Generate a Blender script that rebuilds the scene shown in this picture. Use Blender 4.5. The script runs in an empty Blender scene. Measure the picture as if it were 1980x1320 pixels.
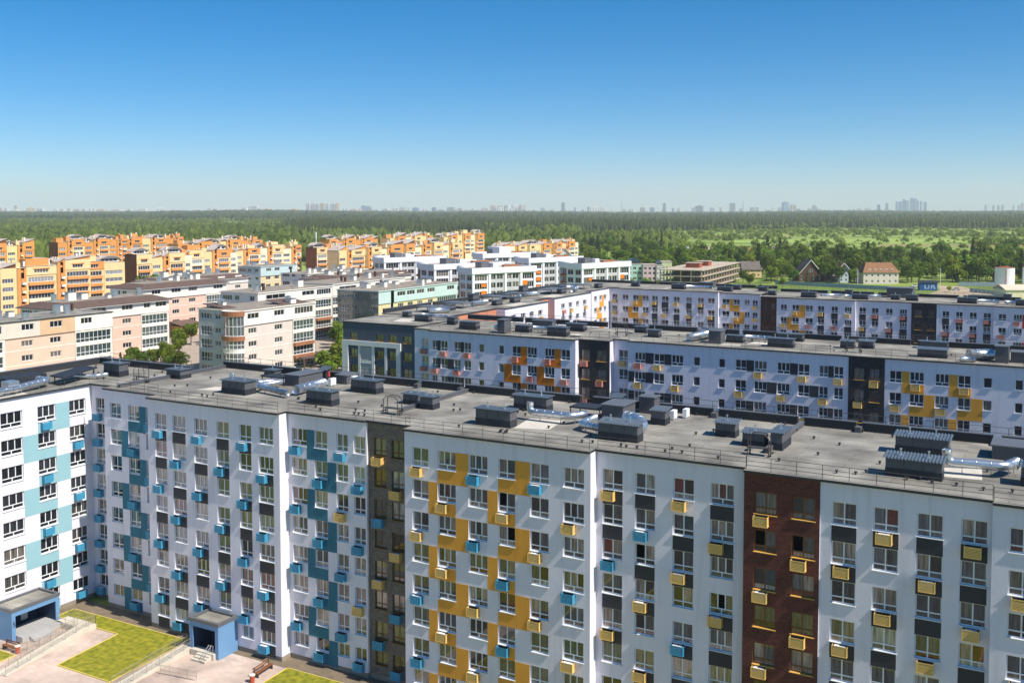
import bpy, math, random
import numpy as np
from mathutils import Vector

# ------------------------------------------------------------------ camera, sky, sun, exposure
# world axes: X runs along the apartment fronts, Y away from the camera, Z up
scene = bpy.context.scene
GZ = -0.65                       # ground level (roofs of the apartment blocks are at about 24.5)
CAM_H = 44.9
cam_data = bpy.data.cameras.new('camera')
cam = bpy.data.objects.new('camera', cam_data)
scene.collection.objects.link(cam)
cam.location = (0, 0, CAM_H)
YAW = math.radians(28.89)
cam.rotation_euler = (math.radians(90 - 3.148), 0, YAW)
cam_data.sensor_width = 36
cam_data.lens = 36.36
cam_data.shift_y = -0.0732
cam_data.clip_start = 0.5
cam_data.clip_end = 60000
scene.camera = cam

SUN_VEC = Vector((0.83, -0.088, 1.0)).normalized()
SUN_EL = math.asin(SUN_VEC.z)
SUN_AZ = math.atan2(SUN_VEC.x, SUN_VEC.y)
world = bpy.data.worlds.new('World')
scene.world = world
world.use_nodes = True
wn = world.node_tree
for n in list(wn.nodes):
    wn.nodes.remove(n)
sky = wn.nodes.new('ShaderNodeTexSky')
sky.sky_type = 'NISHITA'
sky.sun_disc = False
sky.sun_elevation = SUN_EL
sky.sun_rotation = SUN_AZ
sky.altitude = 0
sky.air_density = 0.72
sky.dust_density = 0.22
sky.ozone_density = 6.0
bg = wn.nodes.new('ShaderNodeBackground')
bg.inputs['Strength'].default_value = 0.105
wo = wn.nodes.new('ShaderNodeOutputWorld')
hs = wn.nodes.new('ShaderNodeHueSaturation')
hs.inputs['Saturation'].default_value = 1.4
hs.inputs['Hue'].default_value = 0.495
wn.links.new(sky.outputs[0], hs.inputs['Color'])
wn.links.new(hs.outputs[0], bg.inputs[0])
wn.links.new(bg.outputs[0], wo.inputs[0])

sl = bpy.data.lights.new('sun', 'SUN')
sl.energy = 5.0
sl.angle = math.radians(0.53)
sl.color = (1.0, 0.94, 0.85)
sun = bpy.data.objects.new('sun', sl)
scene.collection.objects.link(sun)
sun.rotation_euler = SUN_VEC.to_track_quat('Z', 'Y').to_euler()
sun.location = (40, -40, 200)

scene.view_settings.view_transform = 'Standard'
scene.view_settings.look = 'None'
scene.view_settings.exposure = 0.27
scene.view_settings.gamma = 1.0
scene.view_settings.use_curve_mapping = False
scene.cycles.max_bounces = 5
scene.cycles.diffuse_bounces = 2
scene.cycles.glossy_bounces = 3
scene.cycles.transmission_bounces = 2
scene.cycles.volume_bounces = 1
scene.cycles.transparent_max_bounces = 4
scene.cycles.use_denoising = True

rnd = random.Random(7)
COL = scene.collection

# ------------------------------------------------------------------ materials
MATS = {}


def nodes_of(name):
    m = bpy.data.materials.new(name)
    m.use_nodes = True
    nt = m.node_tree
    return m, nt, nt.nodes['Principled BSDF']


def mat(name, col, rough=0.85, var=0.08, scale=0.6, bump=0.0, bscale=6.0, metal=0.0, spec=0.3, stretch=None, tint=None, streak=0.0, seams=None):
    """plain painted / mineral surface: colour with two scales of mottling and a fine relief"""
    if name in MATS:
        return MATS[name]
    m, nt, p = nodes_of(name)
    N, L = nt.nodes, nt.links
    geo = N.new('ShaderNodeNewGeometry')
    src = geo.outputs['Position']
    if stretch:
        mp = N.new('ShaderNodeMapping')
        mp.inputs['Scale'].default_value = stretch
        L.new(src, mp.inputs['Vector'])
        src = mp.outputs[0]
    n1 = N.new('ShaderNodeTexNoise')
    n1.inputs['Scale'].default_value = scale
    n1.inputs['Detail'].default_value = 5
    L.new(src, n1.inputs['Vector'])
    ramp = N.new('ShaderNodeValToRGB')
    lo = [max(0, c * (1 - var)) for c in col]
    hi = [min(1, c * (1 + var)) for c in (tint or col)]
    ramp.color_ramp.elements[0].position = 0.3
    ramp.color_ramp.elements[1].position = 0.7
    ramp.color_ramp.elements[0].color = (*lo, 1)
    ramp.color_ramp.elements[1].color = (*hi, 1)
    L.new(n1.outputs['Fac'], ramp.inputs[0])
    out = ramp.outputs[0]
    if streak > 0:
        # rain streaks and soft grime running down the surface
        m3 = N.new('ShaderNodeMapping')
        m3.inputs['Scale'].default_value = (1.6, 1.6, 0.09)
        L.new(geo.outputs['Position'], m3.inputs['Vector'])
        n3 = N.new('ShaderNodeTexNoise')
        n3.inputs['Scale'].default_value = 1.0
        n3.inputs['Detail'].default_value = 6
        L.new(m3.outputs[0], n3.inputs['Vector'])
        r3_ = N.new('ShaderNodeMapRange')
        r3_.inputs['From Min'].default_value = 0.52
        r3_.inputs['From Max'].default_value = 0.75
        r3_.inputs['To Min'].default_value = 1.0
        r3_.inputs['To Max'].default_value = 1.0 - streak
        L.new(n3.outputs['Fac'], r3_.inputs[0])
        x3 = N.new('ShaderNodeMix')
        x3.data_type = 'RGBA'
        x3.blend_type = 'MULTIPLY'
        x3.inputs['Factor'].default_value = 1.0
        L.new(out, x3.inputs['A'])
        L.new(r3_.outputs[0], x3.inputs['B'])
        out = x3.outputs['Result']
    if seams:
        # welded rolls of roofing: each roll its own tone, a dark lap between them
        bk = N.new('ShaderNodeTexBrick')
        bk.inputs['Scale'].default_value = 1.0
        bk.inputs['Brick Width'].default_value = seams[0]
        bk.inputs['Row Height'].default_value = seams[1]
        bk.inputs['Mortar Size'].default_value = 0.035
        bk.inputs['Color1'].default_value = (1, 1, 1, 1)
        bk.inputs['Color2'].default_value = (0.86, 0.86, 0.87, 1)
        bk.inputs['Mortar'].default_value = (*[seams[2]] * 3, 1)
        L.new(geo.outputs['Position'], bk.inputs['Vector'])
        n4 = N.new('ShaderNodeTexNoise')
        n4.inputs['Scale'].default_value = 0.16
        n4.inputs['Detail'].default_value = 7
        n4.inputs['Distortion'].default_value = 0.6
        L.new(geo.outputs['Position'], n4.inputs['Vector'])
        r4 = N.new('ShaderNodeMapRange')
        r4.inputs['From Min'].default_value = 0.38
        r4.inputs['From Max'].default_value = 0.62
        r4.inputs['To Min'].default_value = 0.72
        r4.inputs['To Max'].default_value = 1.12
        L.new(n4.outputs['Fac'], r4.inputs[0])
        for fac in (bk.outputs['Color'], r4.outputs[0]):
            x4 = N.new('ShaderNodeMix')
            x4.data_type = 'RGBA'
            x4.blend_type = 'MULTIPLY'
            x4.inputs['Factor'].default_value = 1.0
            L.new(out, x4.inputs['A'])
            L.new(fac, x4.inputs['B'])
            out = x4.outputs['Result']
    L.new(out, p.inputs['Base Color'])
    p.inputs['Roughness'].default_value = rough
    p.inputs['Metallic'].default_value = metal
    p.inputs['Specular IOR Level'].default_value = spec
    if bump > 0:
        n2 = N.new('ShaderNodeTexNoise')
        n2.inputs['Scale'].default_value = bscale
        n2.inputs['Detail'].default_value = 3
        L.new(geo.outputs['Position'], n2.inputs['Vector'])
        b = N.new('ShaderNodeBump')
        b.inputs['Strength'].default_value = bump
        b.inputs['Distance'].default_value = 0.03
        L.new(n2.outputs['Fac'], b.inputs['Height'])
        L.new(b.outputs[0], p.inputs['Normal'])
    MATS[name] = m
    return m


def brick_mat(name, c1, c2, mortar):
    m, nt, p = nodes_of(name)
    N, L = nt.nodes, nt.links
    geo = N.new('ShaderNodeNewGeometry')
    sep = N.new('ShaderNodeSeparateXYZ')
    L.new(geo.outputs['Position'], sep.inputs[0])
    add = N.new('ShaderNodeMath')
    L.new(sep.outputs[0], add.inputs[0])
    L.new(sep.outputs[1], add.inputs[1])
    cmb = N.new('ShaderNodeCombineXYZ')
    L.new(add.outputs[0], cmb.inputs[0])
    L.new(sep.outputs[2], cmb.inputs[1])
    br = N.new('ShaderNodeTexBrick')
    br.inputs['Scale'].default_value = 1.0
    br.inputs['Brick Width'].default_value = 0.32
    br.inputs['Row Height'].default_value = 0.125
    br.inputs['Mortar Size'].default_value = 0.012
    br.inputs['Color1'].default_value = (*c1, 1)
    br.inputs['Color2'].default_value = (*c2, 1)
    br.inputs['Mortar'].default_value = (*mortar, 1)
    L.new(cmb.outputs[0], br.inputs['Vector'])
    nz = N.new('ShaderNodeTexNoise')
    nz.inputs['Scale'].default_value = 2.2
    nz.inputs['Detail'].default_value = 6
    mp = N.new('ShaderNodeMapping')
    mp.inputs['Scale'].default_value = (1, 1, 4)
    L.new(geo.outputs['Position'], mp.inputs['Vector'])
    L.new(mp.outputs[0], nz.inputs['Vector'])
    mx = N.new('ShaderNodeMix')
    mx.data_type = 'RGBA'
    mx.blend_type = 'OVERLAY'
    mx.inputs['Factor'].default_value = 0.7
    L.new(br.outputs['Color'], mx.inputs['A'])
    L.new(nz.outputs['Fac'], mx.inputs['B'])
    L.new(mx.outputs['Result'], p.inputs['Base Color'])
    b = N.new('ShaderNodeBump')
    b.inputs['Strength'].default_value = 0.5
    b.inputs['Distance'].default_value = 0.03
    L.new(nz.outputs['Fac'], b.inputs['Height'])
    L.new(b.outputs[0], p.inputs['Normal'])
    p.inputs['Roughness'].default_value = 0.9
    MATS[name] = m
    return m


def glass_mat(name, stops, ior=1.95, rough=0.03):
    """window glass seen from outside: a sharp reflection over tones for what stands behind it (dark room, curtain, blind), some with reflections painted in"""
    m, nt, p = nodes_of(name)
    N, L = nt.nodes, nt.links
    oi = N.new('ShaderNodeObjectInfo')
    ramp = N.new('ShaderNodeValToRGB')
    ramp.color_ramp.interpolation = 'CONSTANT'
    e = ramp.color_ramp.elements
    e[0].position = 0.0
    e[0].color = (*stops[0][1], 1)
    e[1].position = stops[1][0]
    e[1].color = (*stops[1][1], 1)
    for pos, c in stops[2:]:
        k = e.new(pos)
        k.color = (*c, 1)
    L.new(oi.outputs['Random'], ramp.inputs[0])
    geo = N.new('ShaderNodeNewGeometry')
    mp = N.new('ShaderNodeMapping')
    mp.inputs['Scale'].default_value = (5.5, 5.5, 0.5)
    L.new(geo.outputs['Position'], mp.inputs['Vector'])
    nz = N.new('ShaderNodeTexNoise')
    nz.inputs['Scale'].default_value = 1.0
    nz.inputs['Detail'].default_value = 3
    L.new(mp.outputs[0], nz.inputs['Vector'])
    rr = N.new('ShaderNodeMapRange')
    rr.inputs['From Min'].default_value = 0.32
    rr.inputs['From Max'].default_value = 0.68
    rr.inputs['To Min'].default_value = 0.35
    rr.inputs['To Max'].default_value = 1.35
    L.new(nz.outputs['Fac'], rr.inputs[0])
    mx = N.new('ShaderNodeMix')
    mx.data_type = 'RGBA'
    mx.blend_type = 'MULTIPLY'
    mx.inputs['Factor'].default_value = 1.0
    L.new(ramp.outputs[0], mx.inputs['A'])
    L.new(rr.outputs[0], mx.inputs['B'])
    L.new(mx.outputs['Result'], p.inputs['Base Color'])
    p.inputs['Roughness'].default_value = rough
    p.inputs['IOR'].default_value = ior
    p.inputs['Specular IOR Level'].default_value = 0.5
    MATS[name] = m
    return m


def leaf_mat(name, c1, c2, scale=0.35, objvar=True):
    m, nt, p = nodes_of(name)
    N, L = nt.nodes, nt.links
    geo = N.new('ShaderNodeNewGeometry')
    nz = N.new('ShaderNodeTexNoise')
    nz.inputs['Scale'].default_value = scale
    nz.inputs['Detail'].default_value = 4
    L.new(geo.outputs['Position'], nz.inputs['Vector'])
    ramp = N.new('ShaderNodeValToRGB')
    ramp.color_ramp.elements[0].position = 0.32
    ramp.color_ramp.elements[1].position = 0.68
    ramp.color_ramp.elements[0].color = (*c1, 1)
    ramp.color_ramp.elements[1].color = (*c2, 1)
    L.new(nz.outputs['Fac'], ramp.inputs[0])
    out = ramp.outputs[0]
    if objvar:
        oi = N.new('ShaderNodeObjectInfo')
        hs = N.new('ShaderNodeHueSaturation')
        mr = N.new('ShaderNodeMapRange')
        mr.inputs['To Min'].default_value = 0.48
        mr.inputs['To Max'].default_value = 0.525
        L.new(oi.outputs['Random'], mr.inputs[0])
        L.new(mr.outputs[0], hs.inputs['Hue'])
        ml = N.new('ShaderNodeMath')
        ml.operation = 'MULTIPLY'
        ml.inputs[1].default_value = 7.31
        L.new(oi.outputs['Random'], ml.inputs[0])
        fr = N.new('ShaderNodeMath')
        fr.operation = 'FRACT'
        L.new(ml.outputs[0], fr.inputs[0])
        mv = N.new('ShaderNodeMapRange')
        mv.inputs['To Min'].default_value = 0.7
        mv.inputs['To Max'].default_value = 1.35
        L.new(fr.outputs[0], mv.inputs[0])
        L.new(mv.outputs[0], hs.inputs['Value'])
        L.new(out, hs.inputs['Color'])
        out = hs.outputs[0]
    L.new(out, p.inputs['Base Color'])
    p.inputs['Roughness'].default_value = 0.75
    p.inputs['Specular IOR Level'].default_value = 0.15
    tr = N.new('ShaderNodeBsdfTranslucent')
    L.new(out, tr.inputs['Color'])
    ms = N.new('ShaderNodeMixShader')
    ms.inputs[0].default_value = 0.3
    L.new(p.outputs[0], ms.inputs[1])
    L.new(tr.outputs[0], ms.inputs[2])
    L.new(ms.outputs[0], N['Material Output'].inputs['Surface'])
    MATS[name] = m
    return m


WHITE = mat('white plaster', (0.785, 0.752, 0.815), var=0.035, scale=0.25, bump=0.3, bscale=7.0, streak=0.13)
WHITE2 = mat('warm white render', (0.74, 0.72, 0.69), var=0.05, scale=0.3, bump=0.1)
FRAME = mat('white window plastic', (0.82, 0.82, 0.82), rough=0.4, var=0.02, spec=0.5)
BROWNF = mat('brown window plastic', (0.19, 0.085, 0.022), rough=0.45, var=0.1)
GOLD = mat('yellow sill metal', (0.75, 0.42, 0.10), rough=0.5, var=0.04)
TEAL = mat('deep teal paint', (0.04, 0.175, 0.245), var=0.06, streak=0.1, bump=0.15, bscale=7.0)
PALE = mat('pale teal paint', (0.29, 0.50, 0.55), var=0.03, bump=0.15, bscale=7.0)
YELL = mat('amber paint', (0.78, 0.36, 0.048), var=0.06, streak=0.12, bump=0.2, bscale=7.0)
ORAN = mat('burnt orange paint', (0.70, 0.20, 0.012), var=0.06, bump=0.2, bscale=7.0)
DARKP = mat('charcoal panel', (0.042, 0.042, 0.05), rough=0.6, var=0.06)
BLUEB = mat('blue lacquer', (0.065, 0.35, 0.55), rough=0.5, var=0.06, scale=2)
YELB = mat('straw yellow lacquer', (0.88, 0.56, 0.17), rough=0.5, var=0.05, scale=2)
PINKB = mat('salmon lacquer', (0.72, 0.27, 0.19), rough=0.5, var=0.05, scale=2)
BRGREY = brick_mat('grey brown brick', (0.20, 0.16, 0.125), (0.12, 0.095, 0.075), (0.21, 0.185, 0.155))
BRRED = brick_mat('dark red brick', (0.15, 0.036, 0.022), (0.085, 0.022, 0.016), (0.10, 0.05, 0.04))
BRBLK = brick_mat('black brick', (0.033, 0.033, 0.038), (0.018, 0.018, 0.022), (0.04, 0.04, 0.045))
BRBRN = brick_mat('brown brick', (0.11, 0.04, 0.02), (0.07, 0.028, 0.016), (0.08, 0.045, 0.035))
ROOF = mat('bitumen roofing', (0.255, 0.24, 0.21), var=0.2, scale=0.35, bump=0.3, bscale=3, tint=(0.33, 0.31, 0.262), seams=(8.0, 1.0, 0.62))
ROOFP = mat('pale roofing patch', (0.60, 0.55, 0.47), var=0.08, scale=0.8)
CORN = mat('charcoal cornice metal', (0.036, 0.038, 0.042), rough=0.55, var=0.05)
GREYM = mat('grey sheet metal', (0.17, 0.175, 0.185), rough=0.45, var=0.06, metal=0.3)
SHAFT = mat('shaft cladding', (0.105, 0.105, 0.112), rough=0.6, var=0.06, scale=1.5)
SHAFTD = mat('dark shaft base', (0.03, 0.034, 0.042), rough=0.6, var=0.1)
LIDM = mat('blue grey lid metal', (0.13, 0.16, 0.19), rough=0.4, var=0.06, metal=0.4, spec=0.5)
DUCT = mat('galvanised duct', (0.62, 0.66, 0.70), rough=0.32, var=0.06, scale=3, metal=0.85, spec=0.5)
STEEL = mat('dark railing steel', (0.07, 0.06, 0.052), rough=0.5, var=0.1)
PLINTH = mat('plinth stone', (0.30, 0.25, 0.19), var=0.12, bump=0.3, bscale=4)
GLASS = glass_mat('window glass with curtains and painted reflections', [(0, (0.012, 0.014, 0.016)), (0.17, (0.11, 0.105, 0.10)), (0.38, (0.28, 0.22, 0.17)), (0.52, (0.07, 0.075, 0.085)),
                                  (0.62, (0.15, 0.155, 0.165)), (0.72, (0.38, 0.30, 0.24)), (0.82, (0.17, 0.16, 0.11)), (0.88, (0.15, 0.022, 0.016)), (0.92, (0.015, 0.06, 0.075)), (0.96, (0.42, 0.40, 0.36))], ior=2.0)  # curtain tones, lightened to carry some of the panes' reflections
GLASSL = glass_mat('loggia glass with painted sky', [(0, (0.20, 0.22, 0.25)), (0.3, (0.10, 0.11, 0.13)), (0.55, (0.34, 0.36, 0.38)), (0.85, (0.05, 0.055, 0.065))], ior=1.7, rough=0.08)  # pale base tones carry the reflected sky in the colour
GLASSD = glass_mat('dark window glass', [(0, (0.012, 0.014, 0.018)), (0.45, (0.03, 0.033, 0.04)), (0.75, (0.07, 0.065, 0.06)), (0.9, (0.16, 0.14, 0.12))], ior=1.6, rough=0.06)
GLASSB = glass_mat('bay window glass', [(0, (0.03, 0.05, 0.055)), (0.4, (0.06, 0.085, 0.09)), (0.8, (0.12, 0.14, 0.14))], ior=1.8, rough=0.05)

# ------------------------------------------------------------------ mesh building


class MB:
    def __init__(self):
        self.v, self.f, self.m = [], [], []

    def poly(self, pts, mi=0):
        b = len(self.v)
        self.v += [tuple(p) for p in pts]
        self.f.append(tuple(range(b, b + len(pts))))
        self.m.append(mi)

    def box(self, x0, y0, z0, x1, y1, z1, mi=0, top=None):
        b = len(self.v)
        self.v += [(x0, y0, z0), (x1, y0, z0), (x1, y1, z0), (x0, y1, z0), (x0, y0, z1), (x1, y0, z1), (x1, y1, z1), (x0, y1, z1)]
        for k, q in enumerate([(0, 3, 2, 1), (4, 5, 6, 7), (0, 1, 5, 4), (1, 2, 6, 5), (2, 3, 7, 6), (3, 0, 4, 7)]):
            self.f.append(tuple(b + i for i in q))
            self.m.append(top if (k == 1 and top is not None) else mi)
        return self

    def prism(self, poly, z0, z1, mi=0, top=None):
        """vertical prism over a counter-clockwise plan polygon"""
        b, n = len(self.v), len(poly)
        self.v += [(x, y, z0) for x, y in poly] + [(x, y, z1) for x, y in poly]
        for i in range(n):
            j = (i + 1) % n
            self.f.append((b + i, b + j, b + n + j, b + n + i))
            self.m.append(mi)
        self.f.append(tuple(b + n + i for i in range(n)))
        self.m.append(mi if top is None else top)
        self.f.append(tuple(b + n - 1 - i for i in range(n)))
        self.m.append(mi)
        return self

    def slab(self, pts, t, mi=0):
        """a sloping sheet of thickness t under the given outline"""
        b, n = len(self.v), len(pts)
        self.v += [tuple(p) for p in pts] + [(p[0], p[1], p[2] - t) for p in pts]
        self.f.append(tuple(b + i for i in range(n)))
        self.m.append(mi)
        self.f.append(tuple(b + 2 * n - 1 - i for i in range(n)))
        self.m.append(mi)
        for i in range(n):
            j = (i + 1) % n
            self.f.append((b + i, b + n + i, b + n + j, b + j))
            self.m.append(mi)
        return self

    def tube(self, pts, r, n=10, mi=0, cap=True):
        pts = [Vector(p) for p in pts]
        rings = []
        for i, p in enumerate(pts):
            if i == 0:
                t = pts[1] - p
            elif i == len(pts) - 1:
                t = p - pts[i - 1]
            else:
                t = (pts[i + 1] - p).normalized() + (p - pts[i - 1]).normalized()
            t.normalize()
            up = Vector((0, 0, 1)) if abs(t.z) < 0.9 else Vector((1, 0, 0))
            a = t.cross(up).normalized()
            c = t.cross(a).normalized()
            rr = r[i] if isinstance(r, (list, tuple)) else r
            base = len(self.v)
            self.v += [tuple(p + rr * (math.cos(2 * math.pi * k / n) * a + math.sin(2 * math.pi * k / n) * c)) for k in range(n)]
            rings.append(base)
        for a0, b0 in zip(rings, rings[1:]):
            for k in range(n):
                self.f.append((a0 + k, a0 + (k + 1) % n, b0 + (k + 1) % n, b0 + k))
                self.m.append(mi)
        if cap:
            self.f.append(tuple(rings[0] + k for k in range(n)))
            self.f.append(tuple(rings[-1] + n - 1 - k for k in range(n)))
            self.m += [mi, mi]
        return self

    def mesh(self, name, mats, smooth=False):
        me = bpy.data.meshes.new(name)
        me.from_pydata(self.v, [], self.f)
        for k in (mats if isinstance(mats, (list, tuple)) else [mats]):
            me.materials.append(k)
        me.polygons.foreach_set('material_index', self.m)
        if smooth:
            me.polygons.foreach_set('use_smooth', [True] * len(self.f))
        me.update()
        return me


def link(name, data, parent=None, loc=(0, 0, 0), rz=0.0):
    o = bpy.data.objects.new(name, data)
    COL.objects.link(o)
    if parent is not None:
        o.parent = parent
    o.location = loc
    if rz:
        o.rotation_euler = (0, 0, rz)
    return o


def tag(o, label, cat, group=None, kind=None):
    o['label'] = label
    o['category'] = cat
    if group:
        o['group'] = group
    if kind:
        o['kind'] = kind
    return o


def struct(name, mb, mats):
    o = link(name, mb.mesh(name, mats))
    o['kind'] = 'structure'
    return o


class Thing:
    """an Empty at the base of a thing; parts are given in the thing's own un-offset coordinates"""

    def __init__(self, name, label, cat, base, group=None, rz=0.0, local=False):
        self.e = link(name, None, None, base, rz)
        tag(self.e, label, cat, group)
        self.off = Vector((0, 0, 0)) if local else Vector(base)

    def put(self, name, me, loc=(0, 0, 0), rz=0.0):
        return link(name, me, self.e, Vector(loc) - self.off, rz)

    def part(self, name, mb, mats, smooth=False):
        return self.put(name, mb.mesh(name, mats, smooth))


CACHE = {}


def cached(key, fn):
    if key not in CACHE:
        CACHE[key] = fn()
    return CACHE[key]

# ------------------------------------------------------------------ windows, baskets, walls with openings


REC = 0.16
BRND = random.Random(3)
OPENW = mat('open sash, dark room', (0.006, 0.006, 0.007), rough=0.95, spec=0.02)


def window_layout(kind, w, h):
    """rectangles of glass (x0, x1, z0, z1, is_lower) inside the opening"""
    o, m = 0.085, 0.10
    n = 3 if kind in ('3', 'g3', 'f3') else (1 if kind == 's' else 2)
    if kind[0] == 'b':
        n = int(kind[1:])
        o, m = 0.10, 0.12
    if kind[0] == 'B':                      # tall glazing of two tiers
        n = int(kind[1:])
        o, m = 0.10, 0.12
        lw = (w - 2 * o - (n - 1) * m) / n
        return [(o + i * (lw + m), o + i * (lw + m) + lw, za, zb, tier) for tier, za, zb in ((True, o, 0.36 * h - m / 2), (False, 0.36 * h + m / 2, h - o)) for i in range(n)]
    lower = kind in ('2', '3')
    zt = o
    out = []
    if lower:
        zs = 0.27 * h
        out += [(o, w / 2 - m / 2, o, zs - m / 2, True), (w / 2 + m / 2, w - o, o, zs - m / 2, True)]
        zt = zs + m / 2
    lw = (w - 2 * o - (n - 1) * m) / n
    for i in range(n):
        x = o + i * (lw + m)
        out.append((x, x + lw, zt, h - o, False))
    return out


def frame_mesh(kind, w, h, fm):
    def fn():
        mb = MB()
        y0, y1 = REC, REC + 0.07
        rects = window_layout(kind, w, h)
        xs = sorted({0, round(w, 4)} | {round(r[0], 4) for r in rects} | {round(r[1], 4) for r in rects})
        # frame bars: everything in the opening that is not glass, as boxes
        low = [r for r in rects if r[4]]
        up = [r for r in rects if not r[4]]
        zt = up[0][2]
        for group, za, zb in ((up, zt, h - 0.085), (low, 0.085, low[0][3] if low else 0)):
            if not group:
                continue
            x = 0
            for r in group:
                mb.box(x, y0, za, r[0], y1, zb)
                x = r[1]
            mb.box(x, y0, za, w, y1, zb)
        mb.box(0, y0, h - 0.085, w, y1, h)
        mb.box(0, y0, 0, w, y1, 0.085)
        if low:
            mb.box(0, y0, low[0][3], w, y1, zt)
        return mb.mesh('window_frame', fm)
    return cached(('frame', kind, round(w, 2), round(h, 2), fm.name), fn)


def pane_mesh(rects, gm, key):
    def fn():
        mb = MB()
        for r in rects:
            mb.box(r[0] - 0.01, REC + 0.035, r[2] - 0.01, r[1] + 0.01, REC + 0.05, r[3] + 0.01)
        return mb.mesh('pane', gm)
    return cached(('pane', key, gm.name), fn)


def sill_mesh(w, sm):
    def fn():
        mb = MB()
        mb.box(-0.05, -0.09, -0.05, w + 0.05, REC, 0.004)
        return mb.mesh('sill', sm)
    return cached(('sill', round(w, 2), sm.name), fn)


def add_window(T, kind, loc, w, h, rz, fm=FRAME, gm=GLASS, sm=None, single=False, sill=True):
    w, h = round(w, 2), round(h, 2)
    o = T.put('window', frame_mesh(kind, w, h, fm), loc, rz)
    rects = window_layout(kind, w, h)
    if single:
        k = 0
        for r in rects:
            if not r[4]:
                link('pane', pane_mesh([r], OPENW if (gm is GLASS and BRND.random() < 0.022) else gm, (kind, w, h, k)), o)
                k += 1
        lo = [r for r in rects if r[4]]
        if lo:
            link('lower_pane', pane_mesh(lo, gm, (kind, w, h, 'low')), o)
    else:
        link('pane', pane_mesh(rects, gm, (kind, w, h, 'all')), o)
    if sill:
        link('sill', sill_mesh(w, sm or fm), o)
    return o


def basket_mesh(m, with_unit):
    def fn():
        mb = MB()
        w, d, h, t = 1.12, 0.54, 0.80, 0.025
        ns = 8
        for i in range(ns):                 # louvred front and sides with open gaps
            za = h * i / ns + 0.004
            zb = h * (i + 1) / ns - 0.024
            mb.box(0, -d, za, w, -d + t, zb)
            mb.box(0, -d + t, za, t, 0, zb)
            mb.box(w - t, -d + t, za, w, 0, zb)
        mb.box(t, -d + t, 0.03, w - t, 0, 0.06)
        mb.box(t, -0.035, 0.06, w - t, -0.016, h - 0.02, 1)  # dark plates added so the open basket looks shaded inside
        mb.box(t, -d + t, h - 0.30, w - t, -0.04, h - 0.28, 1)
        # proud frame bars round the front and the sides
        f = 0.045
        mb.box(-0.012, -d - 0.012, h - f, w + 0.012, -d, h + 0.012)
        mb.box(-0.012, -d - 0.012, -0.012, w + 0.012, -d, f)
        mb.box(-0.012, -d - 0.012, f, f, -d, h - f)
        mb.box(w - f, -d - 0.012, f, w + 0.012, -d, h - f)
        mb.box(w, -d, h - f, w + 0.012, 0, h + 0.012)
        mb.box(w, -d, -0.012, w + 0.012, 0, f)
        return mb.mesh('air_conditioner_basket', [m, SHAFTD])
    return cached(('basket', m.name), fn)


def unit_mesh():
    def fn():
        mb = MB()
        mb.box(0.14, -0.45, 0.1, 0.98, -0.12, 0.76)
        return mb.mesh('air_conditioner', FRAME)
    return cached('unit', fn)


def add_basket(T, loc, rz, m):
    o = T.put('air_conditioner_basket', basket_mesh(m, False), loc, rz)
    if BRND.random() < 0.4:
        link('air_conditioner', unit_mesh(), o)
    return o


def panel_mesh(w, h, m):
    def fn():
        mb = MB()
        mb.box(0, -0.014, 0, w, 0.0, h)
        return mb.mesh('colour_panel', m)
    return cached(('panel', round(w, 2), round(h, 2), m.name), fn)


def add_panel(T, P, rz, s0, s1, z0, z1, m, name='colour_panel'):
    w, h = round(s1 - s0, 2), round(z1 - z0, 2)
    return T.put(name, panel_mesh(w, h, m), P(s0, 0, z0), rz)


def side_S(y):
    return (lambda s, d, z: (s, y + d, z)), 0.0


def side_E(x):
    return (lambda s, d, z: (x - d, s, z)), math.pi / 2


def wall_open(mb, P, s0, s1, z0, z1, openings, mi=0, depth=REC + 0.075):
    """wall sheet between s0..s1, z0..z1 with rectangular openings grouped in columns; reveals go inwards"""
    cols = {}
    for (a, b, c, d) in openings:
        cols.setdefault((round(a, 3), round(b, 3)), []).append((c, d))
    x = s0
    for (a, b) in sorted(cols):
        if a > x + 1e-4:
            mb.poly([P(x, 0, z0), P(a, 0, z0), P(a, 0, z1), P(x, 0, z1)], mi)
        z = z0
        for (c, d) in sorted(cols[(a, b)]):
            mb.poly([P(a, 0, z), P(b, 0, z), P(b, 0, c), P(a, 0, c)], mi)
            mb.poly([P(a, 0, c), P(b, 0, c), P(b, depth, c), P(a, depth, c)], mi)
            mb.poly([P(a, 0, d), P(a, depth, d), P(b, depth, d), P(b, 0, d)], mi)
            mb.poly([P(a, 0, c), P(a, depth, c), P(a, depth, d), P(a, 0, d)], mi)
            mb.poly([P(b, 0, c), P(b, 0, d), P(b, depth, d), P(b, depth, c)], mi)
            z = d
        mb.poly([P(a, 0, z), P(b, 0, z), P(b, 0, z1), P(a, 0, z1)], mi)
        x = b
    if x < s1 - 1e-4:
        mb.poly([P(x, 0, z0), P(s1, 0, z0), P(s1, 0, z1), P(x, 0, z1)], mi)


COLR = {'b': BLUEB, 'y': YELB, 'p': PINKB}


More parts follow.
